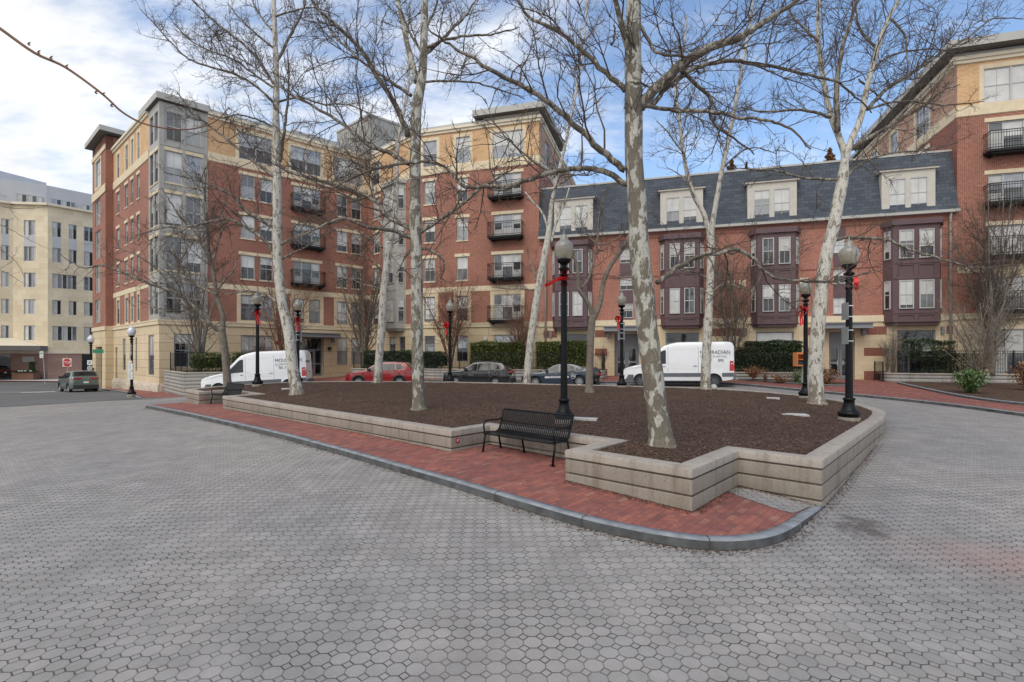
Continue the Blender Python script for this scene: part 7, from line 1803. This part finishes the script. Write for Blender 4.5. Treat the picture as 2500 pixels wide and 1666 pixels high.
# T6 grey forked tree
t = build_tree('sycamore_tree', (1439,957), 20.6, 'grey forked tree in the middle between the near lamp and the big trunk', [(1439,920,18),(1441,860,17),(1444,800,17),(1447,770,17)],
 [(6,[(430,400),(470,330),(500,200),(510,100),(520,0),(560,-90)],7,.1),(6,[(620,210),(665,150),(720,60),(780,10)],7,.1),(6,[(500,190),(440,120),(420,40)],4,.2),(6,[(505,195),(600,160),(660,90)],4,-.2),(6,[(405,280),(385,230),(372,200)],7,0)], 'bark_grey', 51, limb='bark_grey', twig='twig',
 stems=[(6,[(480,550),(500,510),(520,450),(530,380),(560,300),(620,215),(660,140)],14,9,.1,False),(6,[(480,550),(470,490),(440,440),(415,400),(412,330),(400,270),(375,220)],12,7,-.1,False)]); t.done()
# T1 small tree at the left end
t = build_tree('sycamore_tree', (556,947), 23.6, 'small grey branching tree at the left end of the bed', [(553,905,17),(549,860,17),(543,820,17),(541,800,16)],
 [(5,[(662,605),(620,580),(560,510),(450,420),(300,370),(200,325),(90,290),(0,300),(-100,240)],10,-.2),(5,[(640,430),(560,390),(500,340),(420,290),(340,200),(280,120)],7,.2),(5,[(655,600),(600,570),(500,510),(390,500),(280,460)],7,.15),(5,[(605,220),(530,120),(470,60),(430,0),(380,-80)],7,-.1),(5,[(645,400),(720,310),(745,240)],5,.2),(5,[(625,260),(655,150),(665,50),(690,-40)],6,.1),(5,[(600,150),(590,40),(580,-60),(560,-150)],6,.1),(5,[(500,340),(440,230),(380,170)],5,.2),(5,[(560,510),(470,470),(400,400)],5,.2),(5,[(450,420),(370,320),(260,240),(150,200)],6,-.2),(5,[(610,270),(560,180),(500,170),(420,120)],5,.3)],
 'bark_grey', 61, limb='bark_limb', dens=.85, twig='twig', stems=[(5,[(665,600),(672,540),(655,480),(640,430),(625,320),(605,230),(600,150),(590,60),(585,-40),(590,-150)],12,4,.05,True)]); t.done()
# ---- multi stemmed trees by the buildings
def vase(name, p, lab, h, r, stems, r0, seed, bark='bark_grey', twig='twig', dens=.8, grp='bare trees by the buildings', up=.0, cat='tree'):
    t = Tree(name, p, lab, cat, grp, seed, bark, bark, twig, minr=.005, dens=dens); rn = t.r
    for i in range(stems):
        a = 6.283*i/stems+rn.uniform(-.4,.4); e = rn.uniform(.3,1)*r; hh = h*rn.uniform(.75,1); c, s_ = math.cos(a), math.sin(a)
        f = [(0,0),(.12,.15+up),(.3,.4),(.62,.7),(1,1)]
        P_ = [Vector(p)+Vector((c*e*q+rn.uniform(-.06,.06), s_*e*q+rn.uniform(-.06,.06), hh*z)) for q, z in f]
        rr = [r0*(1-.8*k/4) for k in range(5)]; t.trunk(P_, rr, 7); t.along(*t.last, 1.0, .3)
        for k in range(3):
            j = rn.randint(1,3); d = Vector(t.dev(P_[j+1]-P_[j], rn.uniform(20,40), .1)).normalized(); L = hh*rn.uniform(.25,.4); t.limb([P_[j], P_[j]+d*L*.5, P_[j]+d*L+Vector((0,0,.1*L))], rr[j]*.6, .008, .9, 5)
    t.done(); return t
def gp(px, d, z): x = (px-CX)/F*d; return (x, d, z)
vase('bare_tree', gp(487,34.0,.45), 'many stemmed bare tree behind the left hedge, before the metal bay', 8.2, 2.4, 6, .11, 71, dens=.45)
vase('bare_tree', gp(886,40.2,.5), 'tall many stemmed bare tree in the inner corner', 9.2, 2.6, 8, .12, 72, 'bark_grey')
vase('crape_myrtle', gp(1100,37.6,.5), 'reddish vase shaped bare tree behind the black crossover front', 7.2, 2.9, 10, .055, 73, 'bark_red', 'bark_red', up=.05)
vase('crape_myrtle', gp(687,37.4,.3), 'reddish vase shaped bare tree by the lobby entrance', 6.6, 2.5, 9, .055, 74, 'bark_red', 'bark_red', up=.05)
vase('crape_myrtle', gp(1272,36.6,.5), 'reddish vase shaped bare tree behind the white sycamore near the lamp', 6.2, 2.2, 8, .05, 75, 'bark_red', 'bark_red', up=.05)
vase('bare_tree', gp(1785,32.5,.4), 'many stemmed bare tree behind the tail of the right van', 9.6, 2.6, 7, .10, 76, 'bark_grey')
vase('ornamental_tree', gp(2392,26.0,.05), 'low spreading bare tree in the mulched bed at the right', 5.4, 3.2, 8, .055, 77, 'bark_grey', 'twig_pale', dens=.7)
vase('bare_tree', gp(2422,28.6,.45), 'dark dense bare tree beside the right block balconies', 10.0, 2.3, 9, .09, 78, 'bark_grey', 'twig')
# tree tops showing over the town house roof
for px, py, d, h, lab in ((1786,390,58,3.2,'rust brown conifer top over the slate roof, left one'),(1822,396,60,2.6,'thin brown conifer top right of the larger one over the slate roof'),(2026,362,56,3.0,'rust brown conifer top beside the forked sycamore'),(2102,345,54,5.6,'dark green conifer top between forked sycamore and right block')):
    p = PD(px, py, d); root = thing('conifer_tree', (p.x, p.y, 0), lab, 'tree', 'conifers beyond the roof')
    m = MB(); m.tube([(p.x,p.y,-.5),(p.x,p.y,p.z-1.5),(p.x,p.y,p.z-.1)], [.3,.2,.02], 7); m.build('trunk', 'bark_red', root)
    m = MB(); q = []; kk = .22 if 'thin' in lab else .55
    for i in range(2200):
        t_ = 4.5*rnd.random()**.7; rr_ = kk*t_**.8*(.3+.7*rnd.random())*(.8+.3*math.sin(t_*9)); a = rnd.random()*6.28; q.append((p.x+math.cos(a)*rr_, p.y+math.sin(a)*rr_, p.z-t_))
    leaves(m, q, .16); m.build('crown', 'leaf_dark' if 'green' in lab else 'leaf_rust', root)
# near bough reaching in from the left
t = Tree('overhanging_branch', PD(-60,20,5.0), 'thin budded bough crossing the sky at the top left', 'branch', None, 81, 'bark_red', 'bark_red', 'bark_red', minr=.004, dens=1)
if 'group' in t.root: del t.root['group']
pts = [(-60,30),(0,70),(85,130),(160,165),(250,230),(300,275),(360,305),(450,317),(520,300),(560,262)]
q = [PD(x, y, 5.0+.004*i*i) for i, (x, y) in enumerate(pts)]; P_ = smoothline([tuple(a) for a in q], 5); n = len(P_); t.tb.tube(P_, [.016*(1-.72*i/n) for i in range(n)], 7)
for px, py in ((68,108),(92,128),(122,142),(160,163),(232,226),(250,231),(270,258)):
    b = PD(px, py, 5.0)
    for sg in (1, -1): t.fb.tube([b, b+Vector((.012,0,.010*sg)), b+Vector((.028,0,.014*sg+.006))], [.006,.0075,.002], 6)
t.tb.build('bough', 'bark_red', t.root, smooth=True); t.fb.build('buds', 'bark_red', t.root, smooth=True)
# twiggy ends of an unseen street tree at the left edge
t = Tree('twiggy_branch', PD(-60,560,24), 'faint twiggy branch ends before the cream building at the left edge', 'branch', None, 83, 'twig_pale', 'twig_pale', 'twig_pale', minr=.005, dens=.6)
if 'group' in t.root: del t.root['group']
for pts in ([(-80,470),(0,502),(60,510),(110,505)],[(-80,560),(0,610),(40,640),(60,680)],[(-80,640),(0,660),(70,700)],[(-80,540),(0,550),(60,580),(120,610)]):
    t.limb([PD(x, y, 24) for x, y in pts], .03, .006, .35)
t.cb.build('branches', ['twig_pale','twig_pale'], t.root)
